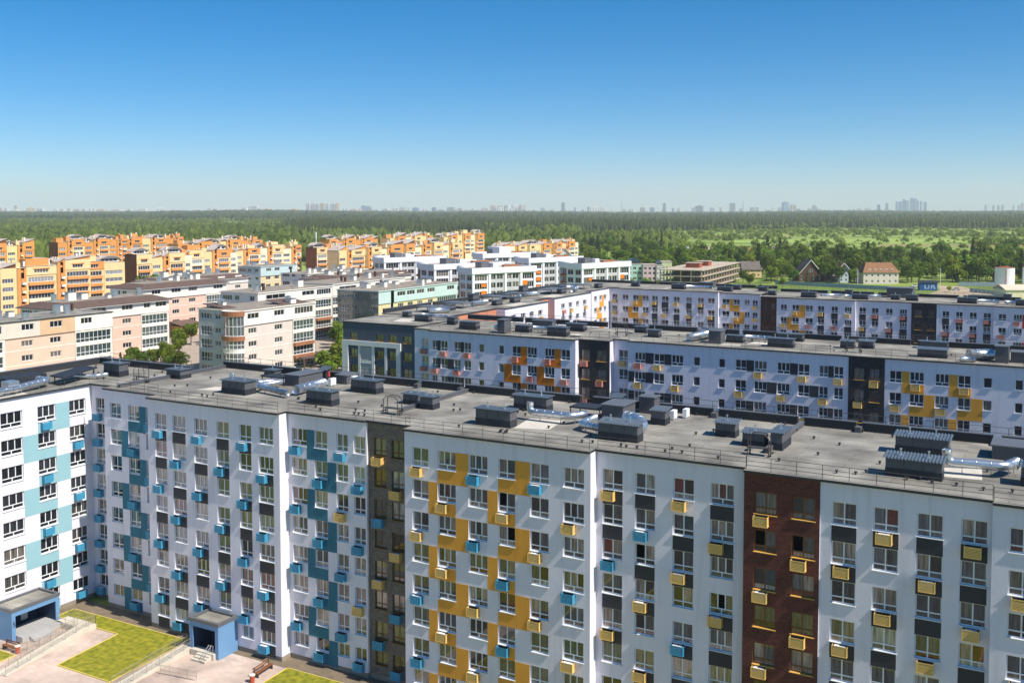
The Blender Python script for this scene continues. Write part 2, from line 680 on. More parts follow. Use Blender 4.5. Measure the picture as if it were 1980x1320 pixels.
def facade(T, side, s0, s1, z0, z1, cols, rows, wall, dark='', boxes='', strips=(), unders=(), fm=FRAME, gm=GLASS, sm=None,
           single_rows=0, kinds=None, bshift=0.03, mb=None, plinth=True):
    """cols [(a,b)], rows [(sill,head)], dark/boxes: list of strings, one per column: one character per row"""
    P, rz = side
    ops, wins = [], []
    for ci, (a, b) in enumerate(cols):
        for ri, (zs, zh) in enumerate(rows):
            k = kinds[ci] if kinds else ('3' if b - a > 1.8 else '2')
            if ri == 7:
                k = 'g' + k
            if k == 's':
                zs, zh = zs + 0.2, zh - 0.08
            ops.append((a, b, zs, zh))
            wins.append((ci, ri, a, b, zs, zh, k))
    own = mb is None
    if own:
        mb = MB()
    wall_open(mb, P, s0, s1, z0, z1, ops)
    if own:
        T.part('wall', mb, wall)
    for (ci, ri, a, b, zs, zh, k) in wins:
        add_window(T, k, P(a, 0, zs), b - a, zh - zs, rz, fm, gm, sm, single=ri < single_rows)
    for ci, st in enumerate(dark):
        for ri, ch in enumerate(st):
            if ch == 'd' and ri < len(rows):
                a, b = cols[ci]
                zb = rows[ri + 1][1] if ri + 1 < len(rows) else rows[ri][0] - 1.25
                add_panel(T, P, rz, a, b, zb, rows[ri][0] - 0.06, DARKP, 'spandrel_panel')
    for ci, st in enumerate(boxes):
        for ri, ch in enumerate(st):
            if ch in COLR and ri < len(rows):
                a, b = cols[ci]
                add_basket(T, P(a + bshift, 0, rows[ri][0] - 0.88), rz, COLR[ch])
    for (a, b, ri, m) in strips:
        if ri < len(rows):
            zb = rows[ri + 1][1] if ri + 1 < len(rows) else rows[ri][0] - 1.25
            add_panel(T, P, rz, a, b, zb, rows[ri][1], m)
    for (ci, ri, m) in unders:
        if ri < len(rows):
            a, b = cols[ci]
            zb = rows[ri + 1][1] if ri + 1 < len(rows) else rows[ri][0] - 1.25
            add_panel(T, P, rz, a, b, zb, rows[ri][0] - 0.06, m)


def shell(T, x0, y0, x1, y1, z0, z1, m, skip='S'):
    """the plain sides of a block"""
    mb = MB()
    if 'S' not in skip:
        mb.poly([(x0, y0, z0), (x1, y0, z0), (x1, y0, z1), (x0, y0, z1)])
    if 'E' not in skip:
        mb.poly([(x1, y0, z0), (x1, y1, z0), (x1, y1, z1), (x1, y0, z1)])
    if 'N' not in skip:
        mb.poly([(x1, y1, z0), (x0, y1, z0), (x0, y1, z1), (x1, y1, z1)])
    if 'W' not in skip:
        mb.poly([(x0, y1, z0), (x0, y0, z0), (x0, y0, z1), (x0, y1, z1)])
    return T.part('side_wall', mb, m)


def roof_slab(T, x0, y0, x1, y1, z, ov=(0.28, 0, 0, 0), m=None, edge=None, t=0.2):
    """ov: overhang on the S, E, N, W side"""
    mb = MB()
    mb.box(x0 - ov[3], y0 - ov[0], z, x1 + ov[1], y1 + ov[2], z + t, 0, top=1)
    return T.part('roof', mb, [edge or CORN, m or ROOF])


def railing(T, pts, h=1.05, step=2.0, name='railing', m=None, r=0.018, bars=3, infill=0):
    mb = MB()
    for a, b in zip(pts, pts[1:]):
        a, b = Vector(a), Vector(b)
        n = max(1, round((b - a).length / step))
        for i in range(bars):
            dz = Vector((0, 0, h * (i + 1) / bars))
            mb.tube([a + dz, b + dz], r, 4, cap=False)
        for i in range(n + 1):
            p = a.lerp(b, i / n)
            mb.tube([p, p + Vector((0, 0, h))], r * 1.15, 4, cap=False)
        if infill:
            k = int((b - a).length / infill)
            for i in range(k):
                p = a.lerp(b, (i + 0.5) / k)
                mb.tube([p + Vector((0, 0, 0.1)), p + Vector((0, 0, h))], r * 0.6, 3, cap=False)
    return T.part(name, mb, m or STEEL)


def vent_shaft(T, x0, x1, y, d, h, z, lid='flat', pipes=2):
    """clad ventilation shaft with a darker upstand, an overhanging lid and little exhaust pipes"""
    mb = MB()
    hb = 0.42 * h
    mb.box(x0 - 0.03, y - 0.03, z, x1 + 0.03, y + d + 0.03, z + hb, 0)
    mb.box(x0, y, z + hb, x1, y + d, z + h - 0.14, 1)
    n = max(1, round((x1 - x0) / 1.2))
    for i in range(1, n):
        xx = x0 + (x1 - x0) * i / n
        mb.box(xx - 0.015, y - 0.02, z + hb, xx + 0.015, y, z + h - 0.16, 0)
    o = T.part('vent_shaft', mb, [SHAFTD, SHAFT])
    lm = MB()
    zt = z + h - 0.14
    if lid == 'flat':
        lm.box(x0 - 0.16, y - 0.2, zt + 0.10, x1 + 0.16, y + d + 0.2, zt + 0.17)
        lm.box(x0 + 0.05, y + 0.05, zt, x1 - 0.05, y + d - 0.05, zt + 0.10)
        k = max(2, int((x1 - x0 + 0.3) / 0.3))
        for i in range(k):
            xx = x0 - 0.12 + (x1 - x0 + 0.24) * i / (k - 1)
            lm.box(xx - 0.02, y - 0.2, zt + 0.17, xx + 0.02, y + d + 0.2, zt + 0.195)
    else:
        k = max(4, int((x1 - x0 + 0.4) / 0.24))
        xa, xb = x0 - 0.2, x1 + 0.2
        for i in range(k):
            xx0 = xa + (xb - xa) * i / k
            xx1 = xa + (xb - xa) * (i + 1) / k
            xm = (xx0 + xx1) / 2
            ya, yb = y - 0.28, y + d + 0.28
            za, zb2 = zt + 0.02, zt + 0.22
            lm.poly([(xx0, ya, za), (xm, ya, za + 0.09), (xm, yb, zb2 + 0.09), (xx0, yb, zb2)])
            lm.poly([(xm, ya, za + 0.09), (xx1, ya, za), (xx1, yb, zb2), (xm, yb, zb2 + 0.09)])
        lm.box(x0 + 0.05, y + 0.05, zt, x1 - 0.05, y + d - 0.05, zt + 0.10)
    lo = link('lid', lm.mesh('lid', LIDM), o)
    for i in range(pipes):
        xx = x0 + (x1 - x0) * (i + 0.5) / pipes
        pm = MB()
        zz = zt + 0.12
        pm.tube([(xx, y + d * 0.5, zz), (xx, y + d * 0.5, zz + 0.5)], 0.055, 6)
        pm.tube([(xx, y + d * 0.5, zz + 0.5), (xx, y + d * 0.5, zz + 0.58)], 0.10, 6)
        pm.box(xx - 0.16, y + d * 0.5 - 0.16, zz, xx + 0.16, y + d * 0.5 + 0.16, zz + 0.10)
        link('exhaust_pipe', pm.mesh('exhaust_pipe', DUCT), o)
    return o


def duct(T, pts, r, cap=True, name='air_duct', legs=True, z=24.7):
    mb = MB()
    P = [Vector(p) for p in pts]
    fine = [P[0]]
    for i in range(1, len(P) - 1):
        a, b, c = P[i - 1], P[i], P[i + 1]
        e = min(r * 1.6, (b - a).length / 2.2, (c - b).length / 2.2)
        p0 = b + (a - b).normalized() * e
        p1 = b + (c - b).normalized() * e
        for t in (0, 0.25, 0.5, 0.75, 1):
            fine.append((p0 * (1 - t) + b * t) * (1 - t) + (b * (1 - t) + p1 * t) * t)
    fine.append(P[-1])
    mb.tube(fine, r, 14)
    # flange rings along the straight runs
    for a, b in zip(P, P[1:]):
        L = (b - a).length
        n = int(L / 1.1)
        d = (b - a).normalized()
        for i in range(1, n + 1):
            c = a + d * (L * i / (n + 1))
            mb.tube([c - d * 0.03, c + d * 0.03], r * 1.06, 14)
    if legs:
        for a, b in zip(P, P[1:]):
            if (b - a).length > 1.5 and abs(a.z - b.z) < 0.5:
                for t in (0.25, 0.75):
                    c = a.lerp(b, t)
                    mb.box(c.x - 0.03, c.y - 0.03, z, c.x + 0.03, c.y + 0.03, c.z)
    o = T.part(name, mb, DUCT, smooth=True)
    return o


def stud_mesh():
    def fn():
        mb = MB()
        mb.tube([(0, 0, 0), (0, 0, 0.16)], 0.07, 6)
        mb.tube([(0, 0, 0.16), (0, 0, 0.26)], 0.13, 6)
        return mb.mesh('roof_aerator', CORN)
    return cached('stud', fn)


def parapet(T, pts, h=0.78, t=0.4, z=24.7, gaps=True):
    """low wall along the back of a roof, dark inner face and grey metal capping"""
    for (a, b) in zip(pts, pts[1:]):
        mb = MB()
        x0, x1 = min(a[0], b[0]), max(a[0], b[0])
        y0, y1 = min(a[1], b[1]), max(a[1], b[1])
        if x1 - x0 < y1 - y0:
            x1 = x0 + t
        else:
            y1 = y0 + t
        mb.box(x0, y0, z - 0.02, x1, y1, z + h, 0)
        mb.box(x0 - 0.06, y0 - 0.06, z + h, x1 + 0.06, y1 + 0.06, z + h + 0.07, 1)
        T.part('parapet', mb, [CORN, GREYM])


def hoop_ladder(T, x, y, z):
    """steps over a roof upstand with hooped handrails"""
    mb = MB()
    for dy in (0, 0.7):
        mb.tube([(x, y + dy, z), (x, y + dy, z + 1.5), (x + 0.35, y + dy, z + 1.85), (x + 1.35, y + dy, z + 1.85), (x + 1.7, y + dy, z + 1.5), (x + 1.7, y + dy, z)], 0.045, 6)
    mb.box(x - 0.1, y, z + 0.62, x + 1.8, y + 0.7, z + 0.68)
    mb.box(x - 0.35, y, z + 0.3, x - 0.1, y + 0.7, z + 0.35)
    mb.box(x + 1.8, y, z + 0.3, x + 2.05, y + 0.7, z + 0.35)
    for xx in (x + 0.05, x + 1.65):
        mb.box(xx - 0.03, y + 0.3, z, xx + 0.03, y + 0.4, z + 0.62)
    T.part('step_over_ladder', mb, STEEL)

# ------------------------------------------------------------------ the ground and the courtyard
GRASS = mat('meadow', (0.16, 0.225, 0.032), var=0.35, scale=0.012, tint=(0.26, 0.33, 0.06))
LAWN = mat('courtyard lawn', (0.185, 0.215, 0.014), var=0.34, scale=1.6, bump=0.7, bscale=9, tint=(0.26, 0.235, 0.016))
ASPH = mat('asphalt', (0.12, 0.11, 0.095), var=0.15, scale=0.5, bump=0.2)
PAVE = mat('pinkish paving', (0.60, 0.47, 0.39), var=0.12, scale=0.5, bump=0.15, seams=(0.8, 0.4, 0.9))
PAVE2 = mat('brown blind area paving', (0.20, 0.155, 0.105), var=0.18, scale=1.2, bump=0.2)
KERB = mat('yellow painted kerb', (0.70, 0.55, 0.12), var=0.1)
SAND = mat('sandy lot', (0.42, 0.33, 0.22), var=0.2, scale=0.05)

gm = MB()
gm.poly([(-15500, -15500, GZ - 0.05), (15500, -15500, GZ - 0.05), (15500, 15500, GZ - 0.05), (-15500, 15500, GZ - 0.05)])
struct('ground', gm, GRASS)


def sheet(name, pts, z, m):
    mb = MB()
    mb.poly([(x, y, z) for x, y in pts])
    return struct(name, mb, m)


sheet('courtyard_ground', [(-100.98, -30), (60, -30), (60, 79.9), (-100.98, 79.9)], GZ - 0.03, ASPH)
sheet('courtyard_pavement', [(-99.7, 56), (-68, 56), (-68, 77.28), (-99.7, 77.28)], GZ - 0.02, PAVE)
sheet('courtyard_pavement', [(-56.2, 56), (60, 56), (60, 60.5), (-56.2, 60.5)], GZ - 0.021, PAVE)
for xa in (-55.8, -35.8, -18.8):
    sheet('courtyard_pavement', [(xa, 60.6), (xa + 2.6, 60.6), (xa + 2.6, 77.2), (xa, 77.2)], GZ - 0.022, PAVE)
# brown strip at the foot of the front, from the wing to the right
sheet('pavement_strip', [(-100.9, 77.3), (60, 77.3), (60, 79.85), (-100.9, 79.85)], GZ - 0.014, PAVE2)
sheet('pavement_strip', [(-100.95, 60), (-99.75, 60), (-99.75, 77.29), (-100.95, 77.29)], GZ - 0.012, PAVE2)
sheet('courtyard_road', [(-98, 24), (60, 24), (60, 32), (-98, 32)], GZ - 0.013, ASPH)


def lawn(name, poly):
    lm = MB()
    lm.prism(poly, GZ - 0.03, GZ + 0.05)
    o = struct(name, lm, LAWN)
    n = len(poly)
    for i in range(n):
        a, b = Vector(poly[i]), Vector(poly[(i + 1) % n])
        d = (b - a).normalized()
        nn = Vector((d.y, -d.x)) * 0.11
        km = MB()
        km.prism([tuple(a + nn * 0.1), tuple(a + nn), tuple(b + nn), tuple(b + nn * 0.1)], GZ - 0.03, GZ + 0.09)
        k = link('kerb', km.mesh('kerb', KERB), o)


lawn('lawn', [(-99.6, 74.9), (-94.0, 74.9), (-89.6, 74.9), (-88.7, 66.7), (-81.2, 66.7), (-81.75, 77.2), (-99.7, 77.2)])
lawn('lawn', [(-67.6, 66.0), (-56, 66.0), (-56, 77.2), (-68.1, 77.2)])
lawn('lawn', [(-52, 60), (-36, 60), (-36, 76.6), (-52, 76.6)])
lawn('lawn', [(-33, 58), (-19, 58), (-19, 76.8), (-33, 76.8)])
lawn('lawn', [(-15, 58), (10, 58), (10, 76.2), (-15, 76.2)])
lawn('lawn', [(-80, 36), (-50, 36), (-50, 54), (-80, 54)])
lawn('lawn', [(-44, 36), (-8, 36), (-8, 52), (-44, 52)])
lawn('lawn', [(-99, 60.0), (-94.6, 60.0), (-94.6, 66.0), (-99, 66.0)])

# ------------------------------------------------------------------ front apartment block
ROWS = [(21.33 - 2.985 * r, 23.06 - 2.985 * r) for r in range(7)] + [(0.85, 2.17)]
ZT = 24.5
RZ = ZT + 0.2
FB = Thing('apartment_building', 'long white eight storey block in the foreground with teal, amber and charcoal panels', 'apartment building', (-45, 79, GZ), 'white panelled apartment blocks')
BK = 97.6


def alt(c, a, b, m, first, n=8):
    """strips of alternating storeys"""
    return [(a, b, r, m) for r in range(n) if r % 2 == first]


# wing at the left, facing +X
facade(FB, side_E(-101.0), 55, 81.2, GZ + 0.5, ZT, [(69.6, 72.2), (74.1, 76.4), (78.2, 80.4)], ROWS, WHITE,
       boxes=['', 'b.b.b.b.', '.b.b.b.b'], bshift=0.3, gm=GLASSD,
       strips=[(76.42, 78.18, r, PALE) for r in (0, 2, 4, 6)] + [(72.22, 74.08, r, PALE) for r in (1, 3, 5)],
       unders=[(1, r, PALE) for r in range(8)])
# recess between the wing and section A
facade(FB, side_S(81.2), -101.0, -97.08, GZ + 0.5, ZT, [(-100.2, -98.65)], ROWS, WHITE, boxes=['b' * 8], bshift=-0.1)
facade(FB, side_S(79.8), -97.08, -88.17, GZ + 0.5, ZT, [(-96.14, -94.38), (-93.22, -91.48), (-90.4, -88.8)], ROWS, WHITE,
       boxes=['', '.b.b.b.b', 'b.b.b.b.'], bshift=0.25,
       strips=alt(0, -91.46, -90.42, TEAL, 0) + alt(0, -94.36, -93.24, TEAL, 1), unders=[(1, r, TEAL) for r in range(8)])
facade(FB, side_S(78.1), -88.17, -69.6, GZ + 0.5, ZT, [(-87.06, -85.38), (-84.46, -82.54), (-81.28, -79.43), (-78.09, -76.39), (-74.96, -73.33), (-72.35, -70.42)], ROWS, WHITE,
       dark=['dd.dd.dd', 'd.dd.ddd', '.dd.ddd.', 'dd.ddd..', 'd.dd.d..', '.dd.dddd'],
       boxes=['b.b.b.b.', '.b.b.b.b', 'b.b.b.b.', '.b.b.b..', 'b.b.b.b.', '.b.b.b.b'])
facade(FB, side_S(79.4), -69.6, -59.8, GZ + 0.5, ZT, [(-69.1, -67.2), (-66.19, -64.61), (-63.47, -62.07), (-61.36, -59.98)], ROWS, WHITE,
       boxes=['b.b.b.b.', '.b.b.b.b', 'b.y.b.b.', '.b.b.y.b'],
       strips=alt(0, -67.18, -66.21, TEAL, 0) + alt(0, -64.59, -63.49, TEAL, 1), unders=[(1, r, TEAL) for r in range(8)])
facade(FB, side_S(79.65), -59.8, -54.54, GZ + 0.5, ZT, [(-59.1, -57.66), (-57.05, -55.62)], ROWS, BRGREY, boxes=['y.b.y.b.', '.y.y.b.b'], fm=BROWNF, kinds=['2', '2'])
facade(FB, side_S(78.2), -54.54, -35.63, GZ + 0.5, ZT, [(-53.68, -51.9), (-50.9, -48.96), (-47.6, -45.65), (-44.56, -42.85), (-41.36, -39.56), (-38.17, -36.22)], ROWS, WHITE,
       boxes=['y.y.b.b.', '.y.y.y.y', 'b.b.y.y.', '.y.b.b.y', 'b.y.y.b.', '.y.b.y.b'], single_rows=5,
       strips=alt(0, -48.94, -47.62, YELL, 0) + alt(0, -51.88, -50.92, YELL, 1) + alt(0, -42.83, -41.38, YELL, 0) + alt(0, -45.63, -44.58, YELL, 1),
       unders=[(1, r, YELL) for r in range(8)] + [(3, r, YELL) for r in range(8)])
facade(FB, side_S(79.43), -35.63, -22.64, GZ + 0.5, ZT, [(-35.05, -33.23), (-32.1, -30.33), (-28.78, -27.0), (-25.63, -23.69)], ROWS, WHITE,
       dark=['dd.dd.dd', 'd.dd.d.d', '.dd.dd.d', 'dd.dd.dd'], boxes=['y.b.y.y.', '.b.y.y.y', 'y.y.b.y.', '.y.y.y.y'], single_rows=5, kinds=['2', '2', '2', '3'])
facade(FB, side_S(78.55), -22.64, -16.8, GZ + 0.5, ZT, [(-21.82, -20.07), (-18.9, -17.15)], ROWS, BRRED, boxes=['y.y.y.y.', '.y.y.y.y'], fm=BROWNF, sm=GOLD, single_rows=5, kinds=['2', '2'])
facade(FB, side_S(78.63), -16.8, -4.95, GZ + 0.5, ZT, [(-15.96, -14.15), (-12.97, -11.19), (-9.96, -8.17), (-7.0, -5.26)], ROWS, WHITE,
       dark=['dd.dd.dd', 'd.dd.dd.', 'ddd.dd.d', 'dd.dd.dd'], boxes=['.y.y.y.y', 'y.y.y.y.', '.y.y.y.y', 'y.y.y.y.'], single_rows=5, kinds=['2'] * 4, bshift=0.25)
facade(FB, side_S(78.0), -4.95, 9.0, GZ + 0.5, ZT, [(-3.88, -2.1), (-0.8, 0.98), (2.2, 4.0)], ROWS, WHITE, boxes=['.y.y.y.y', 'y.y.y.y.', '.y.y.y.y'], single_rows=4, kinds=['2'] * 3, bshift=0.25)

# returns between the planes, back and end walls
for x, ya, yb in ((-88.17, 78.1, 80.0), (-97.08, 79.8, 81.4), (-69.6, 78.1, 79.6), (-59.8, 79.4, 79.85), (-54.54, 78.2, 80.0), (-35.63, 78.2, 79.6), (-16.8, 78.55, 78.9), (9.0, 78.0, BK)):
    mb = MB()
    mb.poly([(x, ya, GZ + 0.5), (x, yb, GZ + 0.5), (x, yb, ZT), (x, ya, ZT)])
    FB.part('return_wall', mb, WHITE)
mb = MB()
mb.poly([(-4.95, 78.0, GZ + 0.5), (-4.95, 78.9, GZ + 0.5), (-4.95, 78.9, ZT), (-4.95, 78.0, ZT)])
FB.part('return_wall', mb, WHITE)
mb = MB()
mb.poly([(-22.64, 78.55, GZ + 0.5), (-22.64, 79.6, GZ + 0.5), (-22.64, 79.6, ZT), (-22.64, 78.55, ZT)])
FB.part('return_wall', mb, BRRED)
mb = MB()
mb.poly([(9, BK, GZ), (-96, BK, GZ), (-96, BK, ZT), (9, BK, ZT)])
mb.poly([(-96, BK, GZ), (-96, 92.4, GZ), (-96, 92.4, ZT), (-96, BK, ZT)])
mb.poly([(-96, 92.4, GZ), (-113, 92.4, GZ), (-113, 92.4, ZT), (-96, 92.4, ZT)])
mb.poly([(-113, 92.4, GZ), (-113, 55, GZ), (-113, 55, ZT), (-113, 92.4, ZT)])
mb.poly([(-113, 55, GZ), (-101, 55, GZ), (-101, 55, ZT), (-113, 55, ZT)])
FB.part('rear_wall', mb, WHITE)

# plinths, 4 cm behind the plaster
for (x0, x1, y) in ((-101.0, -97.08, 81.2), (-97.08, -88.17, 79.8), (-88.17, -69.6, 78.1), (-69.6, -59.8, 79.4), (-59.8, -54.54, 79.65), (-54.54, -35.63, 78.2), (-35.63, -22.64, 79.43), (-22.64, -16.8, 78.55), (-16.8, -4.95, 78.63), (-4.95, 9, 78.0)):
    mb = MB()
    mb.box(x0 + 0.02, y + 0.04, GZ - 0.1, x1 - 0.02, y + 2.0, GZ + 0.5)
    FB.part('plinth', mb, PLINTH)
mb = MB()
mb.box(-103, 55.02, GZ - 0.1, -101.04, 81.1, GZ + 0.5)
FB.part('plinth', mb, PLINTH)

# roofs with their cornices
roof_slab(FB, -113, 55, -101, 92.4, ZT, (0, 0.22, 0, 0))
for (x0, x1, y, bk) in ((-100.78, -97.08, 81.2, 92.4), (-97.08, -88.17, 79.8, 92.4), (-88.17, -69.6, 78.1, BK), (-69.6, -59.8, 79.4, BK), (-59.8, -54.54, 79.65, BK), (-54.54, -35.63, 78.2, BK), (-35.63, -22.64, 79.43, BK), (-22.64, -16.8, 78.55, BK), (-16.8, -4.95, 78.63, BK), (-4.95, 9, 78.0, BK)):
    roof_slab(FB, x0, y, x1, bk, ZT)
roof_slab(FB, -96, 92.4, -88.17, BK, ZT, (0, 0, 0, 0))
# kicker rails in front: one run of railing per section
for pts in ([(-100.8, 55.5), (-100.8, 80.9)], [(-97.0, 79.75), (-88.3, 79.75)], [(-88.0, 78.05), (-69.7, 78.05)], [(-69.5, 79.35), (-54.7, 79.35)], [(-54.4, 78.15), (-35.7, 78.15)], [(-35.5, 79.4), (-22.7, 79.4)], [(-22.5, 78.55), (-5.0, 78.55)], [(-4.9, 77.95), (9, 77.95)], [(-95.8, 97.45), (9, 97.45)], [(-112.8, 92.2), (-96.2, 92.2)]):
    railing(FB, [(x, y, RZ) for x, y in pts], h=1.05 if pts[0][1] < 90 else 1.5, r=0.02 if pts[0][1] < 90 else 0.022)
# rear parapets with gaps for the drains, and the low cross walls
for a, b in ((-95.8, -83.2), (-82.6, -77.0), (-73.5, -66.0), (-65.3, -60.2), (-59.6, -53.3), (-52.6, -45.5), (-44.0, -31.2), (-30.6, -23.0), (-22.4, -17.7), (-17.1, -6.3), (-5.6, 9)):
    parapet(FB, [(a, 97.2), (b, 97.2)])
for a, b in ((-112.8, -107.5), (-107.0, -96.2)):
    parapet(FB, [(a, 92.0), (b, 92.0)])
parapet(FB, [(-112.9, 56), (-112.9, 76)])
parapet(FB, [(-112.9, 76.6), (-112.9, 91.9)])
for x in (-95.6, -59.4, -22.7):
    mb = MB()
    mb.box(x, 84.5 if x > -90 else 80.5, RZ - 0.02, x + 0.35, 97.1, RZ + 0.36, 0)
    mb.box(x - 0.05, 84.4 if x > -90 else 80.4, RZ + 0.36, x + 0.4, 97.1, RZ + 0.42, 1)
    FB.part('cross_wall', mb, [SHAFT, GREYM])
# drain scuppers
for x in (-82.9, -65.65, -59.9, -52.95, -30.9, -17.4, -5.95):
    mb = MB()
    mb.box(x - 0.27, 96.4, RZ, x + 0.27, 97.35, RZ + 0.5)
    FB.part('scupper', mb, SHAFT)

for a in ((-104.1, -101.4, 85.6, 1.4, 1.6, 'flat', 2), (-96.0, -93.7, 88.0, 1.7, 1.1, 'flat', 2), (-82.7, -79.3, 83.6, 1.7, 1.5, 'flat', 2), (-86.9, -85.3, 95.0, 1.2, 0.75, 'flat', 1),
          (-70.4, -67.1, 83.2, 1.3, 1.5, 'flat', 2), (-70.7, -67.3, 91.1, 1.4, 1.45, 'flat', 2), (-61.6, -59.7, 88.1, 1.4, 1.1, 'flat', 2), (-58.5, -57.0, 86.7, 1.3, 1.3, 'flat', 2),
          (-49.6, -45.9, 82.8, 1.3, 1.6, 'flat', 2), (-50.0, -46.3, 91.0, 1.4, 1.5, 'flat', 2), (-37.0, -33.3, 82.8, 1.3, 1.6, 'corr', 2), (-35.2, -33.8, 90.9, 1.3, 1.45, 'corr', 0),
          (-28.3, -26.5, 88.9, 1.2, 1.35, 'corr', 1), (-25.1, -23.2, 86.4, 1.1, 1.25, 'corr', 1), (-22.6, -21.6, 86.0, 3.0, 1.5, 'flat', 1), (-13.2, -9.1, 90.0, 1.3, 1.55, 'corr', 2),
          (-12.7, -8.7, 81.9, 1.3, 1.5, 'corr', 2), (-3.5, 0.6, 83.5, 1.4, 1.5, 'corr', 2)):
    vent_shaft(FB, a[0], a[1], a[2], a[3], a[4], RZ, a[5], a[6])


def plant_room(T, x0, x1, y0, y1, h, z, canopy=None):
    mb = MB()
    mb.box(x0, y0, z, x1, y1, z + h, 0)
    o = T.part('plant_room', mb, SHAFT)
    rm = MB()
    rm.box(x0 - 0.12, y0 - 0.12, z + h, x1 + 0.12, y1 + 0.12, z + h + 0.1)
    link('lid', rm.mesh('lid', GREYM), o)
    if canopy:
        cm = MB()
        cm.box(canopy[0], canopy[1], z + h * 0.62, canopy[2], canopy[3], z + h * 0.72)
        for xx in (canopy[0] + 0.1, canopy[2] - 0.1):
            for yy in (canopy[1] + 0.1, canopy[3] - 0.1):
                cm.box(xx - 0.04, yy - 0.04, z, xx + 0.04, yy + 0.04, z + h * 0.62)
        link('canopy', cm.mesh('canopy', SHAFTD), o)
    return o


plant_room(FB, -79.9, -77.8, 90.7, 94.9, 1.25, RZ, (-83.4, 90.6, -80.0, 92.4))
plant_room(FB, -75.6, -74.0, 94.6, 96.9, 1.0, RZ)
plant_room(FB, -40.0, -37.8, 90.3, 93.4, 1.5, RZ, (-43.4, 90.2, -40.1, 92.6))
plant_room(FB, -38.2, -36.6, 95.4, 96.9, 1.6, RZ)
plant_room(FB, -6.0, -2.0, 91.5, 94.5, 1.1, RZ, (-1.9, 91.0, 0.5, 94))
# small red chimney pot housings at the rear edge
for x, y in ((-79.0, 95.9), (-41.3, 95.9)):
    mb = MB()
    mb.box(x, y, RZ, x + 0.9, y + 0.8, RZ + 1.2, 0)
    mb.slab([(x - 0.2, y - 0.2, RZ + 1.25), (x + 1.1, y - 0.2, RZ + 1.25), (x + 1.1, y + 1.0, RZ + 1.55), (x - 0.2, y + 1.0, RZ + 1.55)], 0.06, 1)
    mb.box(x + 0.9, y + 0.3, RZ + 0.4, x + 1.05, y + 0.55, RZ + 1.0, 2)
    FB.part('chimney_pot', mb, [SHAFTD, LIDM, mat('red lacquer', (0.55, 0.06, 0.05), rough=0.5)])

z = RZ + 0.65
duct(FB, [(-101.8, 69.0, z), (-101.8, 71.6, z), (-103.0, 77.0, z + 0.1), (-105.5, 77.4, z)], 0.38)
duct(FB, [(-104.6, 81.8, z - 0.2), (-102.3, 83.3, z - 0.2), (-102.3, 84.6, z - 0.2)], 0.24)
duct(FB, [(-85.6, 88.3, z + 0.7), (-85.6, 88.1, z + 0.1), (-80.9, 87.5, z + 0.1), (-80.4, 89.8, z)], 0.3)
duct(FB, [(-79.5, 89.7, z), (-79.8, 86.1, z), (-74.2, 84.7, z - 0.1)], 0.3)
duct(FB, [(-74.4, 86.2, z), (-75.0, 91.6, z)], 0.5)
duct(FB, [(-46.1, 87.2, z + 1.1), (-46.1, 87.1, z + 0.2), (-41.6, 86.9, z + 0.2), (-40.9, 88.6, z + 0.2)], 0.34)
duct(FB, [(-39.8, 88.3, z), (-39.8, 85.1, z), (-37.3, 84.2, z)], 0.34)
duct(FB, [(-36.8, 88.9, z + 0.2), (-35.4, 88.1, z + 0.2), (-34.5, 86.9, z + 0.1), (-34.6, 86.0, z - 0.3)], 0.62)
duct(FB, [(-8.7, 84.8, z + 1.2), (-8.6, 84.8, z + 0.25), (-4.6, 85.3, z + 0.25), (-4.0, 87.5, z + 0.25)], 0.36)
# air handling box on the wing
mb = MB()
mb.box(-103.2, 71.3, RZ + 0.35, -101.9, 72.6, RZ + 1.45)
for dx in (0.1, 1.1):
    for dy in (0.1, 1.1):
        mb.box(-103.2 + dx - 0.05, 71.3 + dy - 0.05, RZ, -103.2 + dx + 0.05, 71.3 + dy + 0.05, RZ + 0.35)
FB.part('air_handling_unit', mb, DUCT)
# open canopy over the wing ducts
mb = MB()
mb.slab([(-104.5, 78.4, RZ + 1.0), (-101.6, 78.0, RZ + 1.0), (-103.5, 84.2, RZ + 1.25), (-106.4, 84.4, RZ + 1.25)], 0.12)
for x, y in ((-102.0, 78.4), (-104.2, 78.8), (-103.8, 83.9), (-106.0, 84.0)):
    mb.box(x - 0.05, y - 0.05, RZ, x + 0.05, y + 0.05, RZ + 1.02)
FB.part('duct_canopy', mb, SHAFTD)
mb = MB()
mb.box(-107.5, 73.4, RZ + 0.1, -105.2, 78.5, RZ + 1.2)
FB.part('plant_room', mb, SHAFTD)
